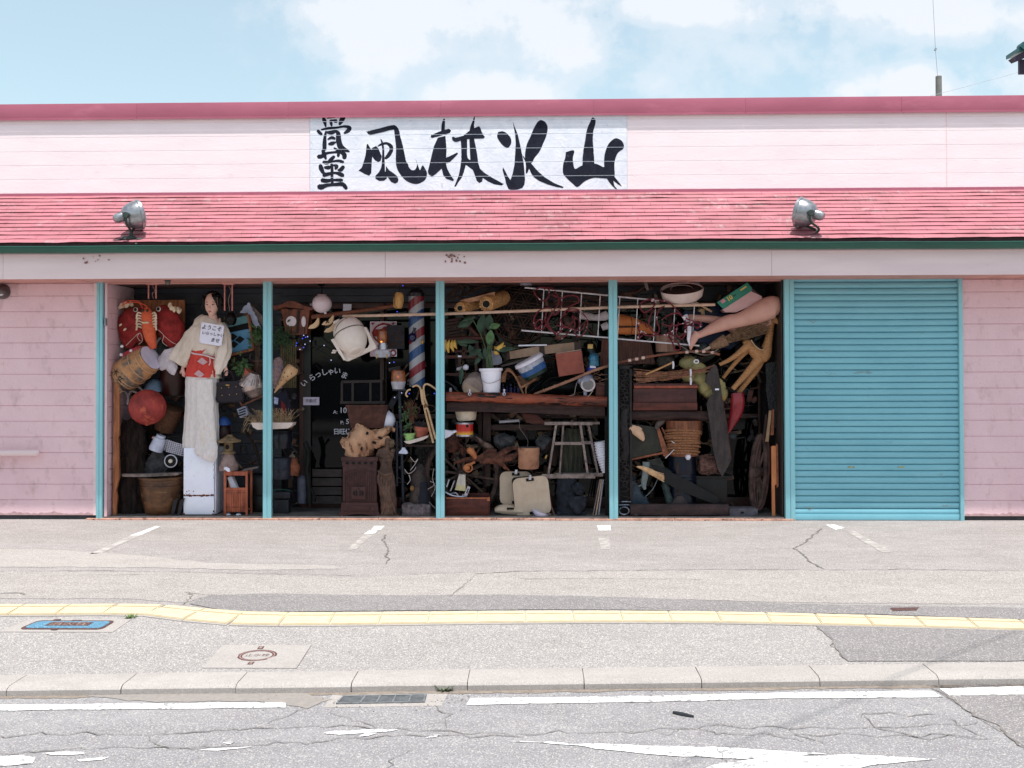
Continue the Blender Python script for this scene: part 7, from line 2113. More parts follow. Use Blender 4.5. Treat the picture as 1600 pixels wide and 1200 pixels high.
t=T('wooden_duck','orange carved wooden bird on the driftwood','bird carving',735,714,.16)
OW=M('orange_carved_wood',(198,124,62),(160,88,44),rough=.5,sc=9)
t.part('body',OW).loft([(730,700,0,1,1),(733,703,0,5,5),(738,707,0,5,5),(742,714,0,3.4,3.4),(743,717,0,1.5,1.5)],sm=3,seg=14)
t.part('beak',OW).loft([(733,701,-1,3,2),(741,702,-1,.8,.8)],seg=8)
t=T('wooden_mushroom','orange turned wooden mushroom under the driftwood','mushroom carving',731,737,.14)
t.part('cap',OW).ell(729,731,0,6,5.4,5.6)
t.part('ring',OW).ring(732,731,-3,6,6,r=1.1)
t.part('stem',OW).loft([(732,727,0,2.4,2.4),(742,722,0,1.8,1.8)],seg=10)
t=one('driftwood_branch','reddish driftwood branch spread over the wagon wheel','driftwood',765,735,.18,M('red_brown_driftwood',(128,78,56),(78,48,40),rough=.9,sc=12,bump=.8,c3=(168,104,66),sc3=5))
t.loft([(709,723.5,0,1,1),(725,719,0,3,3),(745,717,0,5,4),(762,714,0,8,6),(780,712,0,6,5),(795,702,0,3.6,3),(808,700,0,2,2)],sm=4,seg=14)
t.loft([(750,720,-2,4,4),(768,718,-3,6,5),(782,722,-3,5,4),(790,730,-2,2.4,2.4),(797,736,0,.8,.8)],sm=4,seg=12)
t.loft([(752,712,0,2,2),(764,704,0,3,3),(776,706,0,3,3)],sm=3,seg=10)
t.loft([(770,716,0,5,4),(790,716,0,6,4),(804,714,0,4,3),(808,708,0,2,2)],sm=3,seg=10)
t.noise(2.4,7)
t=one('broken_root','grey-brown broken root end above the driftwood branch','root',762,705,.26,M('grey_brown_root',(130,104,88),(90,70,60),rough=.9,sc=16,bump=.8))
t.loft([(744,682,0,1,1),(754,692,0,3.4,3),(764,698,0,5,4),(770,702,0,3,3)],sm=3,seg=12)
t.noise(1.4,5)
for(x_,y_,rx_,ry_,lb)in((788,690,17,13,'big rounded dark rock under the timber trestle'),(852,694,15,14,'dark rock half hidden behind the tan canister')):
 z_=one('dark_rock',lb,'rock',x_,y_+ry_,.36,ROCKD,'dark rocks behind the canister')
 z_.ell(x_,y_,0,rx_,ry_,12,seg=28,rings=18).noise(4,12)
t=T('tan_canister','tan wooden canister with a cracked dark lid','canister',826,732,.18)
t.part('body',M('tan_drum_skin',(178,128,92),(152,104,74),rough=.7,sc=6,bump=.2,c3=(120,78,56),sc3=9)).lathe((826,732,0),(826,705,0),[(0,0),(0,15),(.1,16.2),(1,16.4)],seg=34)
t.part('lid',M('tan_drum_skin',(178,128,92))).lathe((826,711,0),(826,699,0),[(0,17),(.9,17),(1,16),(1,0)],seg=34)
t.part('top',M('dark_lid_top',(96,94,92),(74,72,72),rough=.6)).lathe((826,699.5,0),(826,698.2,0),[(0,16.4),(1,15),(1,0)],seg=30)
rope(t.part('string',chm),[(813,652,4),(812,668,2),(820,680,0),(825,690,0),(824,698,0)],.3)
WW=M('grey_brown_wheel_wood',(110,88,78),(78,62,56),rough=.85,sc=12,bump=.4)
t=T('wagon_wheel','old wooden wagon wheel behind the open red-brown chest','wagon wheel',722,806,.36)
t.part('rim',WW).ring(722,742,0,55,62,r=4.2,seg=60,tseg=8)
t.part('tyre',M('iron_tyre',(70,62,62),(50,44,46),rough=.7,metal=.3)).ring(722,742,0,60.5,67.5,r=1.5,seg=60,tseg=6)
t.part('hub',WW).lathe((722,741,-10),(722,741,8),[(0,0),(0,6),(.3,9),(.7,9),(1,7),(1,0)],seg=20)
t.part('hub_hole',BLACK).lathe((722,741,-10.6),(722,741,-10),[(0,0),(0,3.2),(1,3.2),(1,0)],seg=14)
for q in range(12):
 a_=R(q*30+8)
 t.part('spoke',WW).loft([(722+8*math.cos(a_),741+8*math.sin(a_),0,2.2,2.2),(722+52*math.cos(a_),741+59*math.sin(a_),0,1.7,1.7)],seg=8)
t=T('open_chest','open red-brown wooden chest full of metal hardware at the third post','chest',730,808,.10)
t.part('front',WOODR).box(697,779,763,807,0,3,bev=.6)
t.part('side',WOODR).box(761,777,765,807,2,30,bev=.5)
t.part('side',WOODR).box(695,777,698,807,2,30,bev=.5)
t.part('back',WOODR).box(697,774,763,807,28,31)
t.part('bottom',WOODR).box(697,803,763,807,3,28)
t.part('rail',M('worn_orange_edge',(190,112,62),(150,82,46),rough=.5)).box(697,777.5,764,779.4,-.6,3,bev=.3)
t.part('corner_block',M('worn_orange_edge',(190,112,62))).box(760.5,777,765.5,783,-1.2,3,bev=.6)
t.part('lining',BLACK).box(697,789,762,790,4,28)
t=T('metronome','cream pyramid metronome standing in the open chest','metronome',720,770,.20)
t.part('case',M('ivory_plastic',(212,204,184),(196,188,166),rough=.4)).prism([(717.5,741),(727,741.5),(727.5,767),(711,765)],-3,10)
t.part('panel',M('pale_yellow_panel',(206,196,140),(190,180,122),rough=.5)).prism([(714,757),(727.5,758),(727.8,767),(711,765)],-3.8,-3)
t.part('pendulum',SILVM).box(720,742,721.6,757,-4.6,-3.6)
for(pts,lb)in(([(698,761,0),(702,749,0)],'leftmost chrome rod standing in the open chest'),([(704,767,0),(710,751,0)],'chrome rod just left of the metronome'),([(725,778,-2),(733,760,-2)],'broad chrome bracket right of the metronome')):
 z_=one('chrome_rod',lb,'rod',pts[0][0],pts[0][1],.18,SILVM,'chrome pieces in the open chest')
 if 'bracket' in lb:
  z_.prism([(724,776),(731,759),(735,761),(729,777)],-2,2)
  z_.sub('slot',BLACK).prism([(728.5,770),(731.4,762.6),(732.8,763.4),(730,771)],-2.6,-2)
 else:
  z_.tube(pts,1.0,seg=8)
t=one('chrome_tangle','pile of curved chrome pieces lying in the open chest','metal parts',712,778,.16,SILVM)
t.tube([(696,769,0),(706,774,0),(720,776,0),(727,775,0)],1.4,sm=3)
t.tube([(704,772,2),(712,770,0),(717,776,0)],1.2,sm=3)
t.tube([(722,778,0),(724,772,0)],1.2)
BEI=M('beige_vinyl_pad',(196,178,150),(184,166,138),rough=.75,sc=10,bump=.15,c3=(168,150,124),sc3=8,lo3=.62,hi3=.8)
def case(px,py,w,h,rot,Y,lb,d0=0):
 t=T('beige_case',lb,'case',px,py+h/2,Y,'beige cases with black corners')
 cr,sr=math.cos(R(rot)),math.sin(R(rot))
 def rp(x,y):
  return(px+x*cr-y*sr,py+x*sr+y*cr)
 def rr(w_,h_,c_):
  pts=[]
  for sx_,sy_,a0_ in((1,-1,-90),(1,1,0),(-1,1,90),(-1,-1,180)):
   for q in range(5):
    a_=R(a0_+q*22.5)
    pts.append(rp(sx_*(w_/2-c_)+c_*math.cos(a_),sy_*(h_/2-c_)+c_*math.sin(a_)))
  return pts
 b=t.part('pad',BEI)
 b.prism(rr(w,h,10),d0,d0+11)
 bmesh.ops.bevel(b.bm,geom=[e for e in b.bm.edges if len(e.link_faces)==2 and e.calc_face_angle(0)>1],offset=.012,segments=3,affect='EDGES')
 t.part('shell',BLACK).prism(rr(w+1.5,h+1.5,5),d0+5,d0+12)
 for sy_ in(-1,1):
  t.part('latch_plate',BLACK).prism([rp(-6,sy_*(h/2-4)-2.2),rp(6,sy_*(h/2-4)-2.2),rp(6,sy_*(h/2-4)+2.2),rp(-6,sy_*(h/2-4)+2.2)],d0-1.2,d0)
 t.part('latch',SILVM).prism([rp(-1,-h/2-3),rp(3,-h/2-3),rp(2,-h/2+4),rp(-2,-h/2+4)],d0-2,d0-1.2)
 return t
case(806,763,50,52,0,.26,'beige padded case with black corners standing behind the tilted one')
case(831,775.5,56,60,-6,.13,'frontmost beige padded case, tilted, before the two others')
t=T('beige_case','beige padded case lying flat under the other two','case',800,808,.12,'beige cases with black corners')
b=t.part('pad',BEI)
b.loft([(773,799,14,4,10),(785,798,14,8,14),(812,800,14,8,14),(828,803,14,4,10)],sm=3,seg=16)
t.part('latch_plate',BLACK).box(792,793,803,796,-2,0)
t.part('shell',BLACK).prism([(773,802),(827,805),(827,808),(774,807)],4,24)
t=one('white_dish','pale blue-white dish under the tilted beige case','dish',843,809,.10,M('bluish_white_dish',(200,208,226),(184,192,212),rough=.3))
t.lathe((842,808,0),(845,800,0),[(0,0),(0,6),(.5,12),(1,14),(1,12)],seg=24)
t=one('small_stone','small brown stone beside the pale dish','stone',857,809,.10,M('brown_pebble',(130,104,84),(100,80,66),rough=.9))
t.ell(857,805,0,4.5,4,4).noise(.8,4)
t=one('leaning_stick','thin stick leaning beside the beige cases','stick',860,808,.16,M('twig_brown',(150,112,92)))
t.tube([(858,765,0),(861,790,0),(868,808,0)],1.1,sm=2)
t=T('weathered_stool','weathered grey wooden trestle stool standing upside down on the stone figure','stool',896,748,.14)
t.part('top_rail',WOODG).box(851,659.5,926,664.5,0,4,rot=.3,bev=.4)
t.part('top_rail',WOODG).box(870,660,938,664,12,16,bev=.4)
t.part('bottom_rail',WOODG).box(847,741,930,747.5,0,5,rot=0,bev=.4)
t.part('bottom_rail',WOODG).box(866,740.5,943,746,13,17,bev=.4)
for(x0_,x1_,d_,w_)in((869.5,857,1,2.4),(907,918.5,1,2.6),(881,875,14,2.1),(920,935,14,2.5)):
 t.part('leg',WOODG).loft([(x0_,663,d_+2,w_,1.8),(x1_,742,d_+2,w_*.9,1.8)],seg=4,rot0=math.pi/4)
t.part('stretcher',WOODG).box(867,691,911,695.5,1.5,4.5,bev=.3)
t.part('stretcher',WOODG).box(908,690.5,925,695,12,15,bev=.3)
t=T('stone_lion','blue-black stone guardian beast holding a shield, under the stool','statue',892,808,.18)
t.part('body',ROCKB).loft([(890,806,4,21,14),(890,790,4,20,13),(888,772,4,18,12),(887,756,4,17,12),(890,746,4,12,10)],sm=3,seg=26).noise(3.4,8)
b=t.part('head',ROCKB)
b.ell(903,762,-8,10,9,9,seg=20,rings=14)
b.ell(905,768,-14,6,4.5,5)
b.noise(2.6,5)
sh_=t.part('shield',ROCKB)
sh_.prism([(887,777),(893,773),(901,775),(910,773),(916,777),(914,790),(908,798),(902,803),(895,797),(889,788)],-16,-10)
bmesh.ops.bevel(sh_.bm,geom=sh_.bm.edges[:],offset=.008,segments=2,affect='EDGES')
t.part('base',ROCKB).box(870,798,915,809,-10,18,bev=2.5)
t.part('paw',ROCKB).ell(893,779,-15,4,4,4)
t.part('paw',ROCKB).ell(912,779,-15,4,4,4)
t=one('striped_sack','olive striped sack hanging behind the stool legs','sack',895,742,.36,M('olive_stripe_cloth',(84,84,66),(48,50,44),rough=.9,sc=20,st=(3,3,.2)))
t.loft([(892,742,0,18,8),(892,715,0,20,9),(895,690,0,18,8),(897,670,0,12,7)],sm=3,seg=30,pleat=(12,.05,0))
t=one('corrugated_pipe','white corrugated plastic duct beside the fourth post','duct',940,738,.24,WHITEG)
t.lathe((946,738,0),(938,690,0),[(q/24,(9 if q%2 else 10.6)*(.55+.45*min(1,q/12)))for q in range(25)]+[(1,0)],seg=24)
for q,lb in enumerate(('leftmost thin stick standing before the fourth post','middle thin stick standing before the fourth post','pale thin stick nearest the fourth post')):
 z_=one('thin_stick',lb,'stick',929+q*4,808,.14+q*.02,(WOODG,BAMB,GREYM)[q],'thin sticks before the fourth post')
 z_.tube([(926+q*4.4,808,0),(934+q*3,770,2),(938+q*2.4,750,4)],1.0+.3*q,seg=6)
t=one('black_pole','tall black square pole just left of the fourth post','pole',948,808,.12,M('soft_black',(38,36,36),(28,26,28),rough=.8))
t.box(945.5,576,951.5,808,0,5,bev=.4)
t=one('dark_gourd','dark dried gourds in the shade right of the canister','gourd',862,712,.30,DRIFT)
t.loft([(846,706,0,2,2),(856,698,0,4,4),(866,690,0,5,4),(866,704,0,8,6),(862,726,0,7,5)],sm=3,seg=12)
t.noise(1.6,6)
t=one('brass_tap','small brass tap glinting right of the canister','tap',853,720,.24,GOLD)
t.ell(853,714,0,2,4,2,rot=20)
# BAY 4
t=T('cream_basin','big cream oval basin upside down on the ladder rack','basin',1067,476,.20)
b=t.part('bowl',M('cream_dusty_enamel',(214,198,184),(196,178,164),rough=.45,sc=5))
b.lathe((1067,472,4),(1065,452,-5),[(0,0),(0,14),(.12,24),(.4,31),(.8,33),(1,33)],seg=40,rb=.7,cap=False)
t.part('rim',M('brownish_rim',(150,118,108),(120,92,84),rough=.5)).ring(1065,453,-5,32.5,9,r=1.2,lean=2.4)
t.part('inside',M('dusty_inside',(112,84,80),(84,62,62),rough=.8)).lathe((1065.2,454,-4),(1065.1,453.4,-4.3),[(0,31),(1,31.5),(1,0)],seg=36,rb=.7)
t.part('inner_step',M('brownish_rim',(150,118,108))).ring(1064,451.6,-5.6,17,4.6,r=.7,lean=2.4)
t=one('broken_stick','short pale stick poking out right of the cream basin','stick',1100,486,.18,STRAW)
t.tube([(1086,472,0),(1100,480,0),(1112,487,0)],1.7,sm=2,seg=8)
t=one('wood_stub','small pale wooden stub under the soffit in the fourth bay','wood stub',1012,452,.25,WOODG)
t.prism([(1006,441),(1011,440),(1014,453),(1011,455)],0,4)
t=one('pale_branch','pale bent branch under the soffit in the fourth bay','branch',990,460,.40,M('brown_vine',(110,78,62)))
t.tube([(968,458,0),(990,458,0),(1004,450,0),(1010,445,0)],2,sm=3)
t=T('green_carton','green and pink cardboard carton marked 10, tilted at the top of the fourth bay','carton',1150,486,.16)
GC=M('teal_green_card',(34,140,112),(28,124,98),rough=.6,sc=5)
PC=M('pinkish_card',(210,172,164),(192,154,148),rough=.7,sc=6)
t.part('top_face',GC).prism([(1120,472.5),(1166.5,442),(1174,450),(1173.5,455),(1130,483)],-4,0)
t.part('side_face',PC).prism([(1129,484),(1173,455.5),(1189,463),(1192,470),(1150,488),(1134,488)],-2,22)
t.part('edge_face',M('grey_card_edge',(110,92,92),(84,70,72),rough=.7)).prism([(1174,450),(1188,462),(1189,467),(1175,458)],0,20)
t.part('lettering',M('yellow_print',(214,186,62),(200,170,50),rough=.6)).text('10',1139.5,466.5,9.5,rot=-33,d=-4.2,thick=.1,bold=.03)
t.part('lettering',INKB).text('kg',1147,461.8,4.6,rot=-33,d=-4.2,thick=.1,bold=.02)
t.part('label',M('pale_pink_label',(214,150,158),(196,120,134),rough=.6,sc=60)).prism([(1125,470.5),(1130.5,467),(1133.6,471),(1128,474.6)],-4.4,-4)
t.part('label',M('yellow_print',(214,186,62))).prism([(1155.5,453.2),(1164.6,447.2),(1166,449),(1156.8,455)],-4.4,-4)
t=T('half_mannequin','pair of bare mannequin legs thrust out under the green carton','mannequin legs',1150,545,.14)
LEG=M('mannequin_leg_skin',(206,156,134),(190,140,118),rough=.45,sc=4)
b=t.part('leg',LEG)
b.loft([(1217.5,482,0,12,10),(1209,480,0,17.5,14),(1196,484,0,17.5,14),(1180,491,0,15.5,13),(1165,497,0,12.5,11),(1152,501,-1,11,10),(1140,503,-1,11.2,10),(1125,508,-1,10.5,9),(1110,515,-1,7.6,7),(1098,521,-1,5.6,5.4),(1090,524,-1,5.6,6.2),(1084,526,-1,6,5.6)],sm=4,seg=30)
b.loft([(1090,520,-2,6,5.4),(1084,529,-3,6.6,5),(1080.5,538,-4,4.4,4.6),(1079,545,-5,1.6,3)],sm=4,seg=18)
for q in range(5):
 b.ell(1079+q*.2,544-(q%2),-8+q*2.4,1.4,2.6,1.2,seg=8,rings=6)
b=t.part('leg',LEG)
b.loft([(1205,498,16,13,12),(1190,501,16,14,12),(1172,508,16,14.5,12),(1155,510,16,12.5,11),(1140,506,16,9,9),(1125,501,16,7.5,7.4),(1110,498,16,6.2,6),(1095,496.5,16,5.6,5.6),(1083,496,16,6,5.6),(1078,494,16,5,5)],sm=4,seg=30)
b.loft([(1084,497,14,6,5),(1078,503,12,5,4.6),(1077,510,10,3,4)],sm=3,seg=16)
wsock=M('white_tape',(222,220,222),(204,202,206),rough=.7)
t.part('sock',wsock).loft([(1073,492,10,4,4),(1076,500,8,3.4,4),(1074.5,506,6,2.6,3)],sm=3,seg=12).noise(.6,4)
t.part('sock',wsock).loft([(1077,511,-6,3.4,3),(1076.5,520,-8,3.2,3),(1075.6,530,-8,2.6,2.4),(1077,540,-7,.6,.6)],sm=3,seg=12).noise(.6,4)
t=T('besom','bamboo-twig besom lying under the mannequin legs','broom',1115,548,.18)
f=t.part('bristles',M('brown_bristle',(150,116,80),(104,78,54),rough=.9,sc=30))
random.seed(101)
for q in range(220):
 a_=random.gauss(0,.5)
 e_=random.uniform(-1,1)
 f.tube([(1112,541+a_*2.5,random.uniform(-2,2)),(1140,529+e_*7,random.uniform(-5,5)),(1172+random.uniform(-6,6),515+e_*13,random.uniform(-8,8)),(1196+random.uniform(-12,6),505+e_*17+random.uniform(-2,2),random.uniform(-10,10))],.4,seg=3)
t.part('binding',M('tan_binding',(150,116,84),(116,88,62),rough=.9,sc=50,bump=.6)).loft([(1110,542.5,0,5,4.4),(1122,537,0,8,6),(1134,531,0,9.5,7)],seg=18)
t.part('handle',BAMB).tube([(1098,548.5,0),(1113,541,0)],2.4)
BT=M('cobalt_tarp',(26,56,110),(18,40,84),rough=.35,sc=5,bump=.5,bsc=9)
t=one('blue_tarpaulin','dark blue tarpaulin bundled behind the mannequin legs','tarpaulin',1125,545,.44,BT)
t.prism([(1068,488),(1100,484),(1130,478),(1170,500),(1176,520),(1140,545),(1110,548),(1085,530),(1072,505)],0,12)
bmesh.ops.subdivide_edges(t.bm,edges=t.bm.edges[:],cuts=4,use_grid_fill=True)
t.noise(4,12)
t=one('tan_tassel','small tan tassel hanging before the blue tarpaulin','tassel',1097,494,.30,STRAW)
t.ell(1096,485,0,5.6,3,3,seg=12,rings=8)
t.loft([(1098,487,0,3.4,2.4),(1099,494,0,2.4,2)],seg=8)
t.noise(.8,3)
t=T('orange_float','orange canvas canoe-shaped bag behind the second rack','bag',992,526,.38)
ORG=M('orange_canvas',(206,120,36),(180,98,28),rough=.7,sc=7,bump=.2)
t.part('body',ORG).loft([(964,506,0,16,10),(980,508,0,15,10),(996,511,0,12,9),(1010,514,0,8,6),(1022,520,0,3,3)],sm=3,seg=20)
t.part('strap',M('brown_strap',(110,66,40),(84,50,32),rough=.7)).tube([(965,511,-10),(982,511,-11),(998,511,-10)],1.6)
t.part('seam',M('brown_strap',(110,66,40))).tube([(986,496,-7),(987,510,-10.5),(986,522,-8)],.5,sm=3)
t=one('bamboo_screen','brown bamboo-slat screen behind the bow in the fourth bay','screen',992,570,.40,M('brown_slat_screen',(124,82,66),(86,58,48),rough=.7,sc=22,st=(5,1,.25),bump=.6))
t.prism([(962,532),(1016,533),(1024,568),(964,570)],0,2)
t=T('wooden_bucket','tan and grey wooden bucket hanging under the second rack','bucket',1040,578,.38)
t.part('bucket',M('tan_stave',(170,132,108),(140,106,86),rough=.7,sc=9,st=(3,3,.4))).lathe((1040,552,0),(1040,524,0),[(0,15),(1,16),(1,0)],seg=26)
t.part('band',BLACK).lathe((1040,556,0),(1040,550,0),[(0,15.4),(1,15.6)],seg=26,cap=False)
t.part('base',M('olive_grey_base',(92,88,76),(70,68,60),rough=.8)).ell(1040,565,0,14,13,13)
t=T('bamboo_bow','brown bamboo bow wrapped with white bands across the fourth bay','bow',1040,568,.14)
t.part('stave',M('red_brown_bow',(150,92,66),(120,70,50),rough=.45,sc=10)).tube([(962,567.5,0),(1000,559.5,0),(1040,553.5,0),(1070,550,0),(1096,549,0),(1112,551,0),(1124,554.5,0)],2.0,sm=4,seg=9)
for x_,y_ in((984,563),(995,560.8),(1005,559),(1073,550.2),(1088,549.2),(1099,549.4),(1112,551.2)):
 t.part('band',M('cream_band',(214,190,172),(198,172,156),rough=.6)).tube([(x_-2.4,y_+.3,0),(x_+2.4,y_-.3,0)],2.5,seg=9)
t.part('string',M('bow_string',(150,130,110),(120,104,88),rough=.8)).tube([(1062,540,-2),(1080,550,-3),(1100,555,-3),(1112,552,-2),(1122,545,-2)],.6,sm=4,seg=5)
t=T('reed_bundle','loose bundle of thin reeds tied with white cloth above the chest','reeds',1050,600,.12)
f=t.part('reeds',M('tan_reed',(170,120,84),(128,86,60),rough=.7))
random.seed(55)
for q in range(30):
 y0_=random.uniform(573,598)
 y1_=585+(y0_-585)*.25+random.uniform(-5,5)
 x1_=random.uniform(1060,1122)
 f.tube([(990+random.uniform(0,10),y0_+2,0),(1040,(y0_+y1_)/2+2,random.uniform(-3,3)),(x1_,y1_-(x1_-1060)*.16,0)],.45,seg=4)
t.part('stout_reed',M('golden_reed',(206,156,92),(180,128,70),rough=.5)).tube([(1009,585,-3),(1030,576,-3),(1050,567,-2)],1.4)
t.part('stout_reed',M('red_brown_bow',(150,92,66))).tube([(1050,590,-3),(1085,581,-4),(1115,571,-3)],1.2)
for(a_,b_)in((1051,565),(1078,577),(1078,590)):
 t.part('tie',wsock).loft([(a_,b_,-5,1.4,2),(a_+.5,b_+6,-6,1.8,2),(a_,b_+11,-5,1.2,1.6)],sm=2,seg=8)
t.part('tie',wsock).ring(1087,565,-5,3.4,2.6,r=1.0,seg=16)
GRD=M('yellow_green_gourd',(170,158,96),(126,122,76),rough=.6,sc=7,c3=(200,150,60),sc3=6,lo3=.56,hi3=.7)
t=one('gourds','cluster of yellow-green dried gourds behind the dark blade','gourds',1100,628,.26,GRD)
for(x_,y_,a_,b_)in((1076,567,15,10),(1090,578,14,12),(1078,590,12,9),(1092,590,13,12),(1100,605,11,12),(1107,614,9,8),(1128,612,9,15),(1120,600,9,10)):
 t.ell(x_,y_,0,a_,b_,min(a_,b_),seg=20,rings=14)
t.noise(2.0,12)
RC=M('golden_rattan_weave',(190,138,78),(158,108,58),rough=.6,sc=30,st=(1,1,3),bump=.7)
t=T('rattan_camel','woven rattan camel figure with a long neck at the right of the fourth bay','camel figure',1160,620,.22)
b=t.part('body',RC)
b.loft([(1162,538,0,4,4),(1168,537,0,7.5,7),(1176,545,0,9,9),(1184,554,0,10,10),(1192,556,0,11,10),(1197,547,0,9,9),(1200,535,0,6.5,6.5),(1202.5,522,0,5.6,5.6),(1204,510,0,5.4,5.4),(1206,503,0,5.8,5.4),(1209,500,-1,5.4,5),(1214,503,-3,4.4,4),(1218,507,-4,2.8,3),(1219,508,-4,1.4,1.6)],sm=5,seg=20)
b.loft([(1205,500,2,1.6,1.6),(1207.5,494,3,1,1)],seg=7)
b.loft([(1209,500,-3,1.6,1.6),(1211,495,-4,1,1)],seg=7)
for pts,lb_ in(([(1170,540,-3,7,6),(1158,549,-4,5,5),(1142,561,-4,3.6,3.6),(1124,570,-4,2.6,2.6)],'hind'),([(1172,544,5,6,6),(1160,556,5,4.4,4.4),(1146,572,5,3.4,3.4),(1131,591,5,2.6,2.6)],'hind'),([(1186,560,-4,8,7),(1174,574,-5,6,5),(1160,590,-5,4.6,4.2),(1144,608,-5,3.8,3.6)],'fore'),([(1190,562,5,7,7),(1182,578,5,5.6,5),(1168,597,5,4.4,4),(1153,616,5,3.6,3.4)],'fore')):
 b.loft(pts,sm=4,seg=14)
t.part('back_slit',M('pale_cane_edge',(206,176,130),(170,136,92),rough=.6)).tube([(1172,532,-9),(1178,541,-10),(1186,547,-10),(1191,547,-10)],.8,sm=3,seg=6)
t.part('back_slit',BLACK).loft([(1174,531,-4,1.4,3),(1182,541,-7,2.2,4),(1190,545,-7,1,2)],sm=3,seg=8)
t.part('hoof',BLACK).loft([(1134,606,-5,1.6,3),(1146,611,-5,2.4,4),(1156,620,-2,2,3)],seg=8)
for q in range(9):
 a_=q/8
 t.part('band',M('dark_cane_band',(150,102,60),(120,80,46),rough=.7)).ring(1199.5+a_*5,541-a_*34,0,6.6-a_*.6,1.2,r=.35,rot=8,lean=4.6,seg=20,tseg=4)
t=T('carved_plank','long dark carved wooden blade hanging point down in the fourth bay','blade',1128,746,.10)
DB=M('dark_carved_board',(88,76,72),(66,56,54),rough=.65,sc=10,st=(2,2,.5),bump=.3)
t.part('blade',DB).prism([(1117,570),(1121,573),(1124,586),(1127,604),(1129.5,625),(1133,645),(1137,675),(1142.5,719),(1136,732),(1128.5,745),(1122,733),(1114,700),(1110,665),(1105,632),(1109,622),(1115,616),(1113,606),(1103,598),(1105,588),(1112,577)],0,3.6)
t.part('tag',PAPER).box(1118,608,1124,610.5,-.8,0)
t.part('edge',WOODR).tube([(1130,625,-.2),(1137,670,-.2),(1142.5,718,-.2)],.5,seg=5)
t=one('red_plastic','glossy bright red plastic shell hanging right of the dark blade','plastic shell',1148,678,.20,M('bright_red_plastic',(170,26,42),(140,18,34),rough=.25,sc=4,coat=.3))
t.loft([(1152,614,0,9,5),(1153,626,0,11,7),(1151,642,0,10.5,7),(1145,658,0,7,5),(1138,676,0,2.4,3)],sm=4,seg=20)
t=T('red_brown_chest','low red-brown wooden chest with a lighter lid edge above the round beam','chest',1040,642,.14)
MR=M('maroon_chest_wood',(112,62,58),(92,48,46),rough=.5,sc=6,st=(.4,2,2),bump=.2)
t.part('body',MR).box(990,607,1088.5,629,0,30,bev=.6)
t.part('lid',MR).box(990,599.5,1088.5,603,-1,31,bev=.5)
t.part('lid_edge',M('bright_orange_edge',(170,80,44),(140,62,36),rough=.4)).box(991,602.6,1089.5,606.6,-2,30,bev=.4)
t.part('base',WOODR).box(989,629,1089,641,-2,30,bev=.6)
t=T('barrel','brown wooden barrel with rope coiled round it under the beams','barrel',1068,716,.26)
t.part('staves',M('brown_stave',(150,92,54),(116,66,40),rough=.55,sc=10,st=(3,3,.3))).lathe((1068,712,0),(1068,657,0),[(0,0),(0,22),(.5,26),(1,28),(1,0)],seg=34)
rp_=M('brown_rope',(168,116,72),(128,84,52),rough=.9,sc=60,bump=.5)
for q in range(10):
 t.part('rope_coil',rp_).ring(1067+random.uniform(-1.5,1.5),675+q*3.9,0,28.4-q*.55,4,r=1.8,lean=6.5,rot=random.uniform(-2,2),seg=30,tseg=6)
t=T('armchair','old chair with a dark green seat and brown wooden arm, tipped over','armchair',1012,722,.22)
t.part('seat',M('dark_olive_vinyl',(74,74,58),(54,56,46),rough=.4,sc=8,bump=.2)).prism([(985,662),(1026,668),(1036,704),(1010,711),(985,716)],0,14)
t.part('seat_edge',M('orange_brown_rail',(164,98,58),(130,74,44),rough=.45)).tube([(984,718.5,-1),(1012,712.5,-1),(1038,707,-1)],1.8)
t.part('arm',M('orange_brown_rail',(164,98,58))).prism([(1025,668),(1029,666),(1044,706),(1050,700),(1049,704),(1040,715),(1036,712)],-3,2)
t.part('arm_rest',M('grey_arm_rest',(112,96,88),(88,76,70),rough=.6)).loft([(1025,670,-4,3,3),(1028,664,-4,4.4,3.4),(1034,658,-3,5,3.6),(1038,656,-2,3.6,3)],sm=3,seg=12)
t.part('strut',M('orange_brown_rail',(164,98,58))).tube([(1034,668,0),(1042,684,0),(1048,702,0)],1.3)
t=T('carved_hand','carved pale wooden hand pointing down beside the black carved panel','carving',998,690,.12)
t.part('palm',M('pale_pine',(214,176,136),(190,148,108),rough=.5,sc=8)).loft([(984,668,0,5,3),(992,672,0,7,4),(1000,679,0,6.4,4),(1004,686,0,3.6,3),(1004,689,0,1.4,1.6)],sm=3,seg=14)
for q in range(3):
 t.part('finger',M('pale_pine',(214,176,136))).loft([(990+q*2,668+q,-1,1.4,1.4),(997+q*2,667+q*1.4,-1,1.2,1.2),(1001+q,669+q,-1,.7,.7)],sm=2,seg=8)
t=T('carved_screen','tall black pierced carved panel just right of the fourth post','carved panel',977,808,.10)
CBK=M('black_carved_wood',(70,60,60),(46,40,42),rough=.6,sc=14,bump=.3)
t.part('stile',CBK).box(966,574,969,808,0,5,bev=.4)
t.part('stile',CBK).box(984.5,574,988,808,0,5,bev=.4)
t.part('rail',CBK).box(966,572,988,578,0,5,bev=.4)
t.part('backing',BLACK).box(969,578,984.5,806,4,5)
random.seed(66)
f=t.part('fretwork',CBK)
for q in range(34):
 y_=582+q*6
 x_=977+4*math.sin(q*1.3)
 if q<30:
  f.ring(x_,y_,1.5,random.uniform(2.6,5),random.uniform(2.4,4),r=1.1,rot=random.uniform(0,90),seg=14,tseg=5)
 f.tube([(970,y_,2),(977+random.uniform(-3,3),y_+random.uniform(-3,3),.5),(984,y_+random.uniform(-5,5),2)],1.0,sm=2,seg=5)
f.loft([(977,640,2,5,2),(975,665,1,6,2.4),(979,700,1,5,2.4),(976,720,2,5,2)],sm=3,seg=10)
rgm=M('blackened_steel',(150,156,166),(60,62,70),rough=.25,metal=.8)
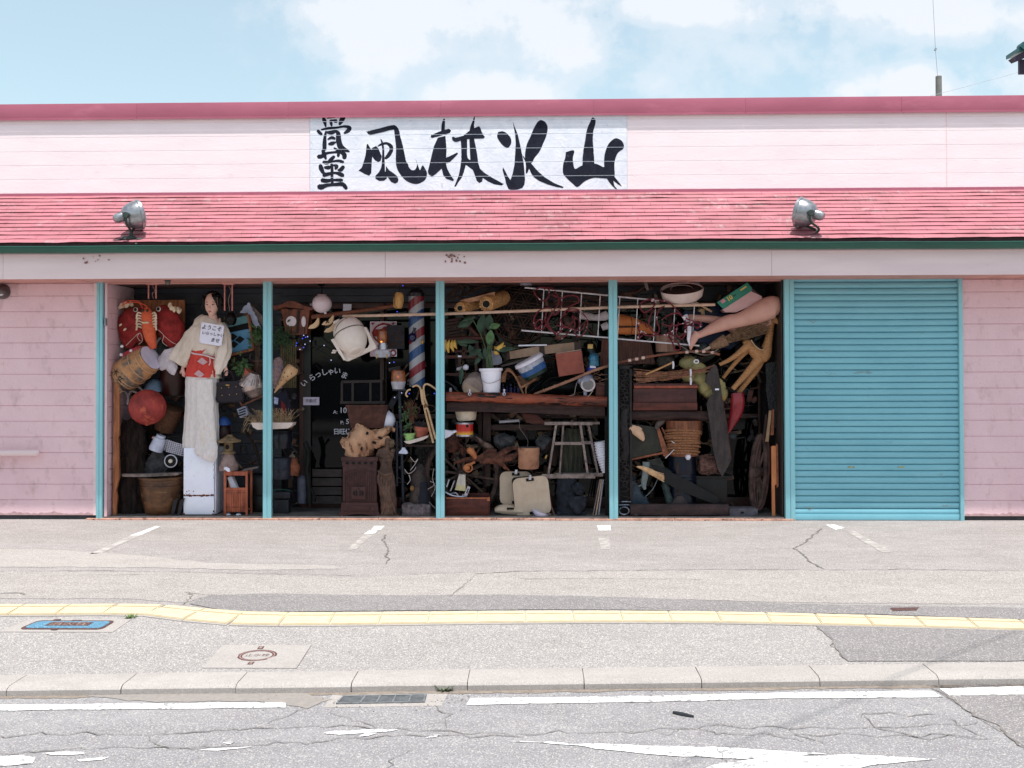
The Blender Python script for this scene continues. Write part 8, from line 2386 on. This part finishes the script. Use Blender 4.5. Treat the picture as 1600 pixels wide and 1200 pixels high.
for y_ in(784,789):
 t.part('metal_band',rgm).tube([(967,y_,-2),(977,y_-.6,-3.4),(985,y_,-2)],1.2,sm=3)
t.part('metal_ring',rgm).ring(975,798,-2.4,7.4,6,r=1.4)
t=T('hanging_bulb','white bulb in a brown socket hanging before the rope-wound barrel','light bulb',1075,719,.12)
t.part('bulb',M('frosted_bulb',(214,214,222))).lathe((1075,719,0),(1075,705,0),[(0,0),(.05,2.4),(.3,4.6),(.5,4.4),(.8,2.4),(1,2),(1,0)],seg=20)
t.part('socket',M('brown_bakelite',(88,44,34),(66,34,28),rough=.3)).lathe((1075.4,706,0),(1076,696,0),[(0,2.2),(1,2.6),(1,0)],seg=14)
t.part('plug',GREYM).box(1072.5,693,1079.5,698,-2,2,bev=.5)
rope(t.part('cord',wsock),[(1074,694,0),(1066,696,-1),(1056,693,-1),(1050,690,0),(1057,696,0),(1052,704,0),(1040,716,0)],.55)
rope(t.part('cord',wsock),[(1077,693,0),(1077.5,686,0),(1076,684,0)],.55)
t=T('navy_drum','dark navy ribbed plastic drum standing behind the black oar','drum',1066,796,.30)
t.part('drum',M('navy_plastic',(34,44,72),(26,34,58),rough=.3)).lathe((1066,796,0),(1066,712,0),[(0,0),(0,21),(.4,22)]+[(.42+q*.03,22.6 if q%2 else 21.6)for q in range(10)]+[(.8,22),(1,21),(1,0)],seg=34)
t=one('straw_brush','round reddish straw brush lying on the black box','brush',1106,742,.20,M('red_brown_straw',(136,98,84),(90,64,58),rough=.95,sc=40,bump=.8))
random.seed(88)
for q in range(160):
 y_=random.uniform(710,741)
 x_=random.uniform(1091,1112)
 t.tube([(x_,y_,random.uniform(-8,6)),(x_+6,y_+random.uniform(-2,2),random.uniform(-10,4)),(x_+12,y_+random.uniform(-3,3),random.uniform(-8,6))],.45,seg=3)
t.loft([(1094,726,2,14,8),(1106,726,2,15,9),(1120,727,2,13,8)],seg=18)
t=T('black_box','plain black wooden box behind the low dark trough','box',1112,800,.28)
bk=M('brown_black_lacquer',(52,40,42),(38,30,32),rough=.35)
t.part('top',bk).box(1080,744,1144,748,-3,40,bev=.5)
t.part('body',bk).box(1088,748,1136,800,0,36,bev=.6)
t=one('black_oar','tapered black beam slanting down to the right over the trough','beam',1075,785,.14,M('black_beam',(44,42,46),(30,30,34),rough=.5,sc=9))
t.prism([(1018,727),(1026,728),(1070,748),(1120,776),(1124,782),(1118,788),(1106,784),(1060,766),(1040,754),(1028,740)],0,7)
t=T('straw_tuft','broken pale straw end poking from the black beam','straw',1020,748,.12)
f=t.part('straw',M('bright_straw',(224,186,134),(190,148,98),rough=.9))
f.loft([(995,729,0,1,1),(1006,732,0,3.4,2.4),(1018,738,0,4.6,3),(1030,744,0,3,2.4)],sm=3,seg=10)
for q in range(46):
 a_=random.uniform(-5,5)
 f.tube([(1010,734+a_*.6,-2),(1024,741+a_,-3),(1034+random.uniform(-4,4),746+a_*1.4,-2)],.45,seg=3)
t=one('wooden_trough','long low dark wooden trough at the foot of the fourth bay','trough',1062,808,.06,M('dark_maroon_trough',(90,66,66),(62,46,48),rough=.55,sc=9,st=(.5,2,2),bump=.4,c3=(140,128,138),sc3=12,lo3=.64,hi3=.74))
t.box(985.5,788,1138,805.5,0,9,bev=1.2)
t.box(986,791,1137,795,9,24)
t.box(1033,805,1046,809,1,8)
t.box(1125,805,1136,809,1,8)
t.box(988,805,998,809,1,8)
t=T('anvil_stand','dark upright post on a rounded foot behind the trough','post',1062,790,.16)
t.part('post',WOODD).box(1057,722,1067,778,0,6,bev=.5)
t.part('foot',M('grey_brown_iron',(92,80,78),(70,60,60),rough=.6)).prism([(1049,788),(1054,779),(1058,775),(1066,775),(1070,781),(1076,788)],-3,8)
t=T('folding_chair','pale greenish folding chair legs under the tipped armchair','chair',1010,790,.28)
gm=M('pale_grey_green',(150,164,160),(118,134,132),rough=.4,sc=9)
t.part('leg',gm).loft([(1010,722,0,5.5,2),(1009,740,0,5,2),(1006,756,0,4.4,2),(1008,765,0,2,1.4)],sm=3,seg=12)
t.part('leg',gm).tube([(984,770,-4),(992,762,-4),(1002,758,-3)],1.4,sm=2)
t.part('brace',gm).tube([(1028,748,0),(1020,764,-2),(1008,776,-3)],.6,sm=3,seg=5)
t.part('seat',M('olive_grey_panel',(96,96,84),(70,72,64),rough=.5)).prism([(1012,720),(1032,716),(1044,740),(1030,744),(1016,738)],4,8)
t=one('blue_plastic_sheet','crumpled blue-green plastic sheet low behind the carved panel','plastic sheet',1000,790,.20,M('blue_green_film',(70,96,112),(40,60,76),rough=.2,sc=10,bump=.6))
t.prism([(986,752),(994,756),(1004,772),(1016,786),(1012,790),(986,790)],0,10)
bmesh.ops.subdivide_edges(t.bm,edges=t.bm.edges[:],cuts=3,use_grid_fill=True)
t.noise(3,7)
t=one('patinated_figure','green-patinated bronze stump beside the navy drum','bronze',1042,790,.22,M('verdigris_bronze',(74,96,92),(52,62,58),rough=.7,sc=14,bump=.7))
t.loft([(1050,792,0,7,6),(1044,775,0,6,6),(1040,758,0,6,5),(1042,745,0,5,5),(1047,735,0,6,5)],sm=3,seg=14)
t.noise(1.6,6)
t=T('concrete_block','grey concrete block on the floor right of the trough','block',1162,810,.10)
CBG=M('grey_block',(112,110,116),(86,84,92),rough=.9,sc=14,bump=.4)
t.part('block',CBG).box(1140,795,1184,810,0,30,bev=.8)
t.part('hole',BLACK).ell(1160,801,-.2,3,1.6,.6)
t=T('wagon_wheel','thick wooden wagon wheel standing almost edge-on at the right of the fourth bay','wagon wheel',1188,800,.30)
t.part('rim',WW).ring(1186,738,0,11,56,r=4.2,rot=4,seg=50,tseg=8)
t.part('tyre',M('reddish_iron_tyre',(116,78,70),(88,60,56),rough=.6)).ring(1190,738,-3,11,58,r=1.6,rot=4,seg=50,tseg=6)
t.part('hub',WW).lathe((1178,738,-6),(1190,738,6),[(0,0),(0,7),(.5,9),(1,7),(1,0)],seg=18)
for q in range(10):
 a_=R(q*36)
 t.part('spoke',WW).tube([(1185,738,0),(1186+10*math.cos(a_),738+52*math.sin(a_),0)],2.0,seg=7)
for q,(pts,m_,lb)in enumerate((([(1192,684),(1196,648),(1199,648),(1196,684)],WOODD,'thin dark brown stake leftmost of the stakes at the right bay wall'),([(1196,690),(1202,642),(1206,642),(1201,690)],M('tan_stake',(176,144,104),(150,118,82),rough=.6),'tan stake in the middle of the stakes at the right bay wall'),([(1204,680),(1207,640),(1210,640),(1209,680)],M('orange_brown_rail',(164,98,58)),'orange-brown stake right of the tan stake'))):
 z_=one('wooden_stake',lb,'stake',pts[0][0]+2,690,.24,m_,'wooden stakes at the right bay wall')
 z_.prism(pts,0,3)
t=one('orange_plank','bright orange narrow plank leaning at the right end of the fourth bay','plank',1210,808,.10,M('bright_orange_wood',(206,130,66),(180,106,50),rough=.5,sc=8,st=(2,2,.5)))
t.prism([(1206,699),(1209,697.5),(1213,698),(1213.5,757),(1211,759),(1211.5,806),(1209,808),(1206.5,806)],0,3)
z_=t.sub('batten',M('orange_brown_rail',(164,98,58)))
z_.prism([(1213.2,694),(1216,696),(1217,760),(1214,763)],0.5,3)
t=one('black_film','wrinkled black plastic film hanging down the right bay wall','plastic film',1209,668,.26,M('black_film',(48,48,56),(24,24,28),rough=.18,sc=14,bump=.9,bsc=30))
t.prism([(1196,570),(1216,565),(1217,640),(1213,668),(1205,668),(1200,630)],0,5)
bmesh.ops.subdivide_edges(t.bm,edges=t.bm.edges[:],cuts=4,use_grid_fill=True)
t.noise(2.6,5)
t=one('black_umbrella','folded black umbrella behind the rattan camel neck','umbrella',1185,545,.36,M('black_film',(48,48,56)))
t.loft([(1150,550,0,2,2),(1170,535,0,6,5),(1190,520,0,9,7),(1200,505,0,7,6)],sm=3,seg=12,pleat=(8,.12,0))
t=one('green_glass_float','small grey-green glass ball above the bow','glass ball',1098,556,.30,M('grey_green_glass',(74,92,90),(56,72,72),rough=.15))
t.ell(1099,543,0,9,8,9)
t=T('ceiling_light','flat pale ceiling light in the third bay','ceiling light',822,446,.35)
t.part('disc',M('dim_lens',(150,150,156),(130,130,138),rough=.3)).lathe((822,446,0),(822,443,0),[(0,0),(0,9),(1,10),(1,0)],seg=20)
t=T('ceiling_light','flat pale ceiling light in the fourth bay','ceiling light',1084,445,.35)
t.part('disc',M('dim_lens',(150,150,156))).lathe((1084,445,0),(1084,442,0),[(0,0),(0,9),(1,10),(1,0)],seg=20)
# the jumble that fills the gaps
jm=bpy.data.materials.new('assorted_dusty_junk')
jm.use_nodes=True
_t=jm.node_tree
_v=nd(_t,'ShaderNodeTexVoronoi',{'Vector':nd(_t,'ShaderNodeTexCoord').outputs['Object'],'Scale':9.0})
_r=nd(_t,'ShaderNodeSeparateColor',{0:_v.outputs['Color']}).outputs[0]
_c=ramp(_t,_r,[(0,srgb((66,42,36))),(.2,srgb((104,70,50))),(.4,srgb((46,44,48))),(.58,srgb((120,96,74))),(.72,srgb((70,74,84))),(.84,srgb((94,50,42))),(.93,srgb((150,132,112)))],'CONSTANT')
_n=nd(_t,'ShaderNodeTexNoise',{'Scale':40.0,'Detail':5.0})
_c=mixc(_t,ramp(_t,_n.outputs[0],[(.35,(0,0,0)),(.7,(.6,.6,.6))]),_c,(.03,.024,.022))
_t.links.new(_c,_t.nodes['Principled BSDF'].inputs['Base Color'])
_t.nodes['Principled BSDF'].inputs['Roughness'].default_value=.75
random.seed(404)
j=one('junk_jumble','indistinct jumble of sticks, boards and scraps packed behind the things on show','junk',800,808,.50,jm)
del j.ob['category']
j.ob['kind']='stuff'
for(x0_,x1_,y0_,y1_,n_)in((290,412,470,800,70),(176,290,540,800,40),(428,476,480,800,40),(600,684,560,800,60),(696,950,450,800,300),(966,1196,450,690,230),(966,1150,690,800,90)):
 for q in range(n_):
  x_,y_,d_=random.uniform(x0_+5,x1_-5),random.uniform(y0_,y1_),random.uniform(-8,20)
  k_=random.random()
  a_=random.gauss(0,.5)if random.random()<.6 else random.uniform(-1.6,1.6)
  L_=random.uniform(8,34)
  ca,sa=math.cos(a_)*L_*.5,math.sin(a_)*L_*.5
  if min(x_-x0_,x1_-x_)<abs(ca):
   continue
  if k_<.4:
   j.tube([(x_-ca,y_-sa,d_),(x_+random.uniform(-2,2),y_+random.uniform(-2,2),d_-1),(x_+ca,y_+sa,d_)],random.uniform(.4,1.8),sm=2,seg=6)
  elif k_<.68:
   j.box(x_-L_*.4,y_-random.uniform(1,5),x_+L_*.4,y_+random.uniform(1,5),d_,d_+random.uniform(2,8),rot=math.degrees(a_),yaw=random.uniform(-20,20),bev=.4)
  elif k_<.82:
   j.ring(x_,y_,d_,random.uniform(3,9),random.uniform(3,9),r=random.uniform(.4,1),seg=18,tseg=5,a1=random.choice((200,300,360)))
  elif k_<.92:
   r_=random.uniform(3,7)
   j.lathe((x_,y_+r_,d_),(x_+random.uniform(-4,4),y_-r_,d_),[(0,0),(0,r_*.8),(.7,r_),(1,r_*.7),(1,0)],seg=14)
  else:
   j.ell(x_,y_,d_,random.uniform(3,8),random.uniform(2,6),4,rot=random.uniform(0,90),seg=10,rings=7)
for _p in PARTS:
 _p.finish()
bpy.context.view_layer.update()
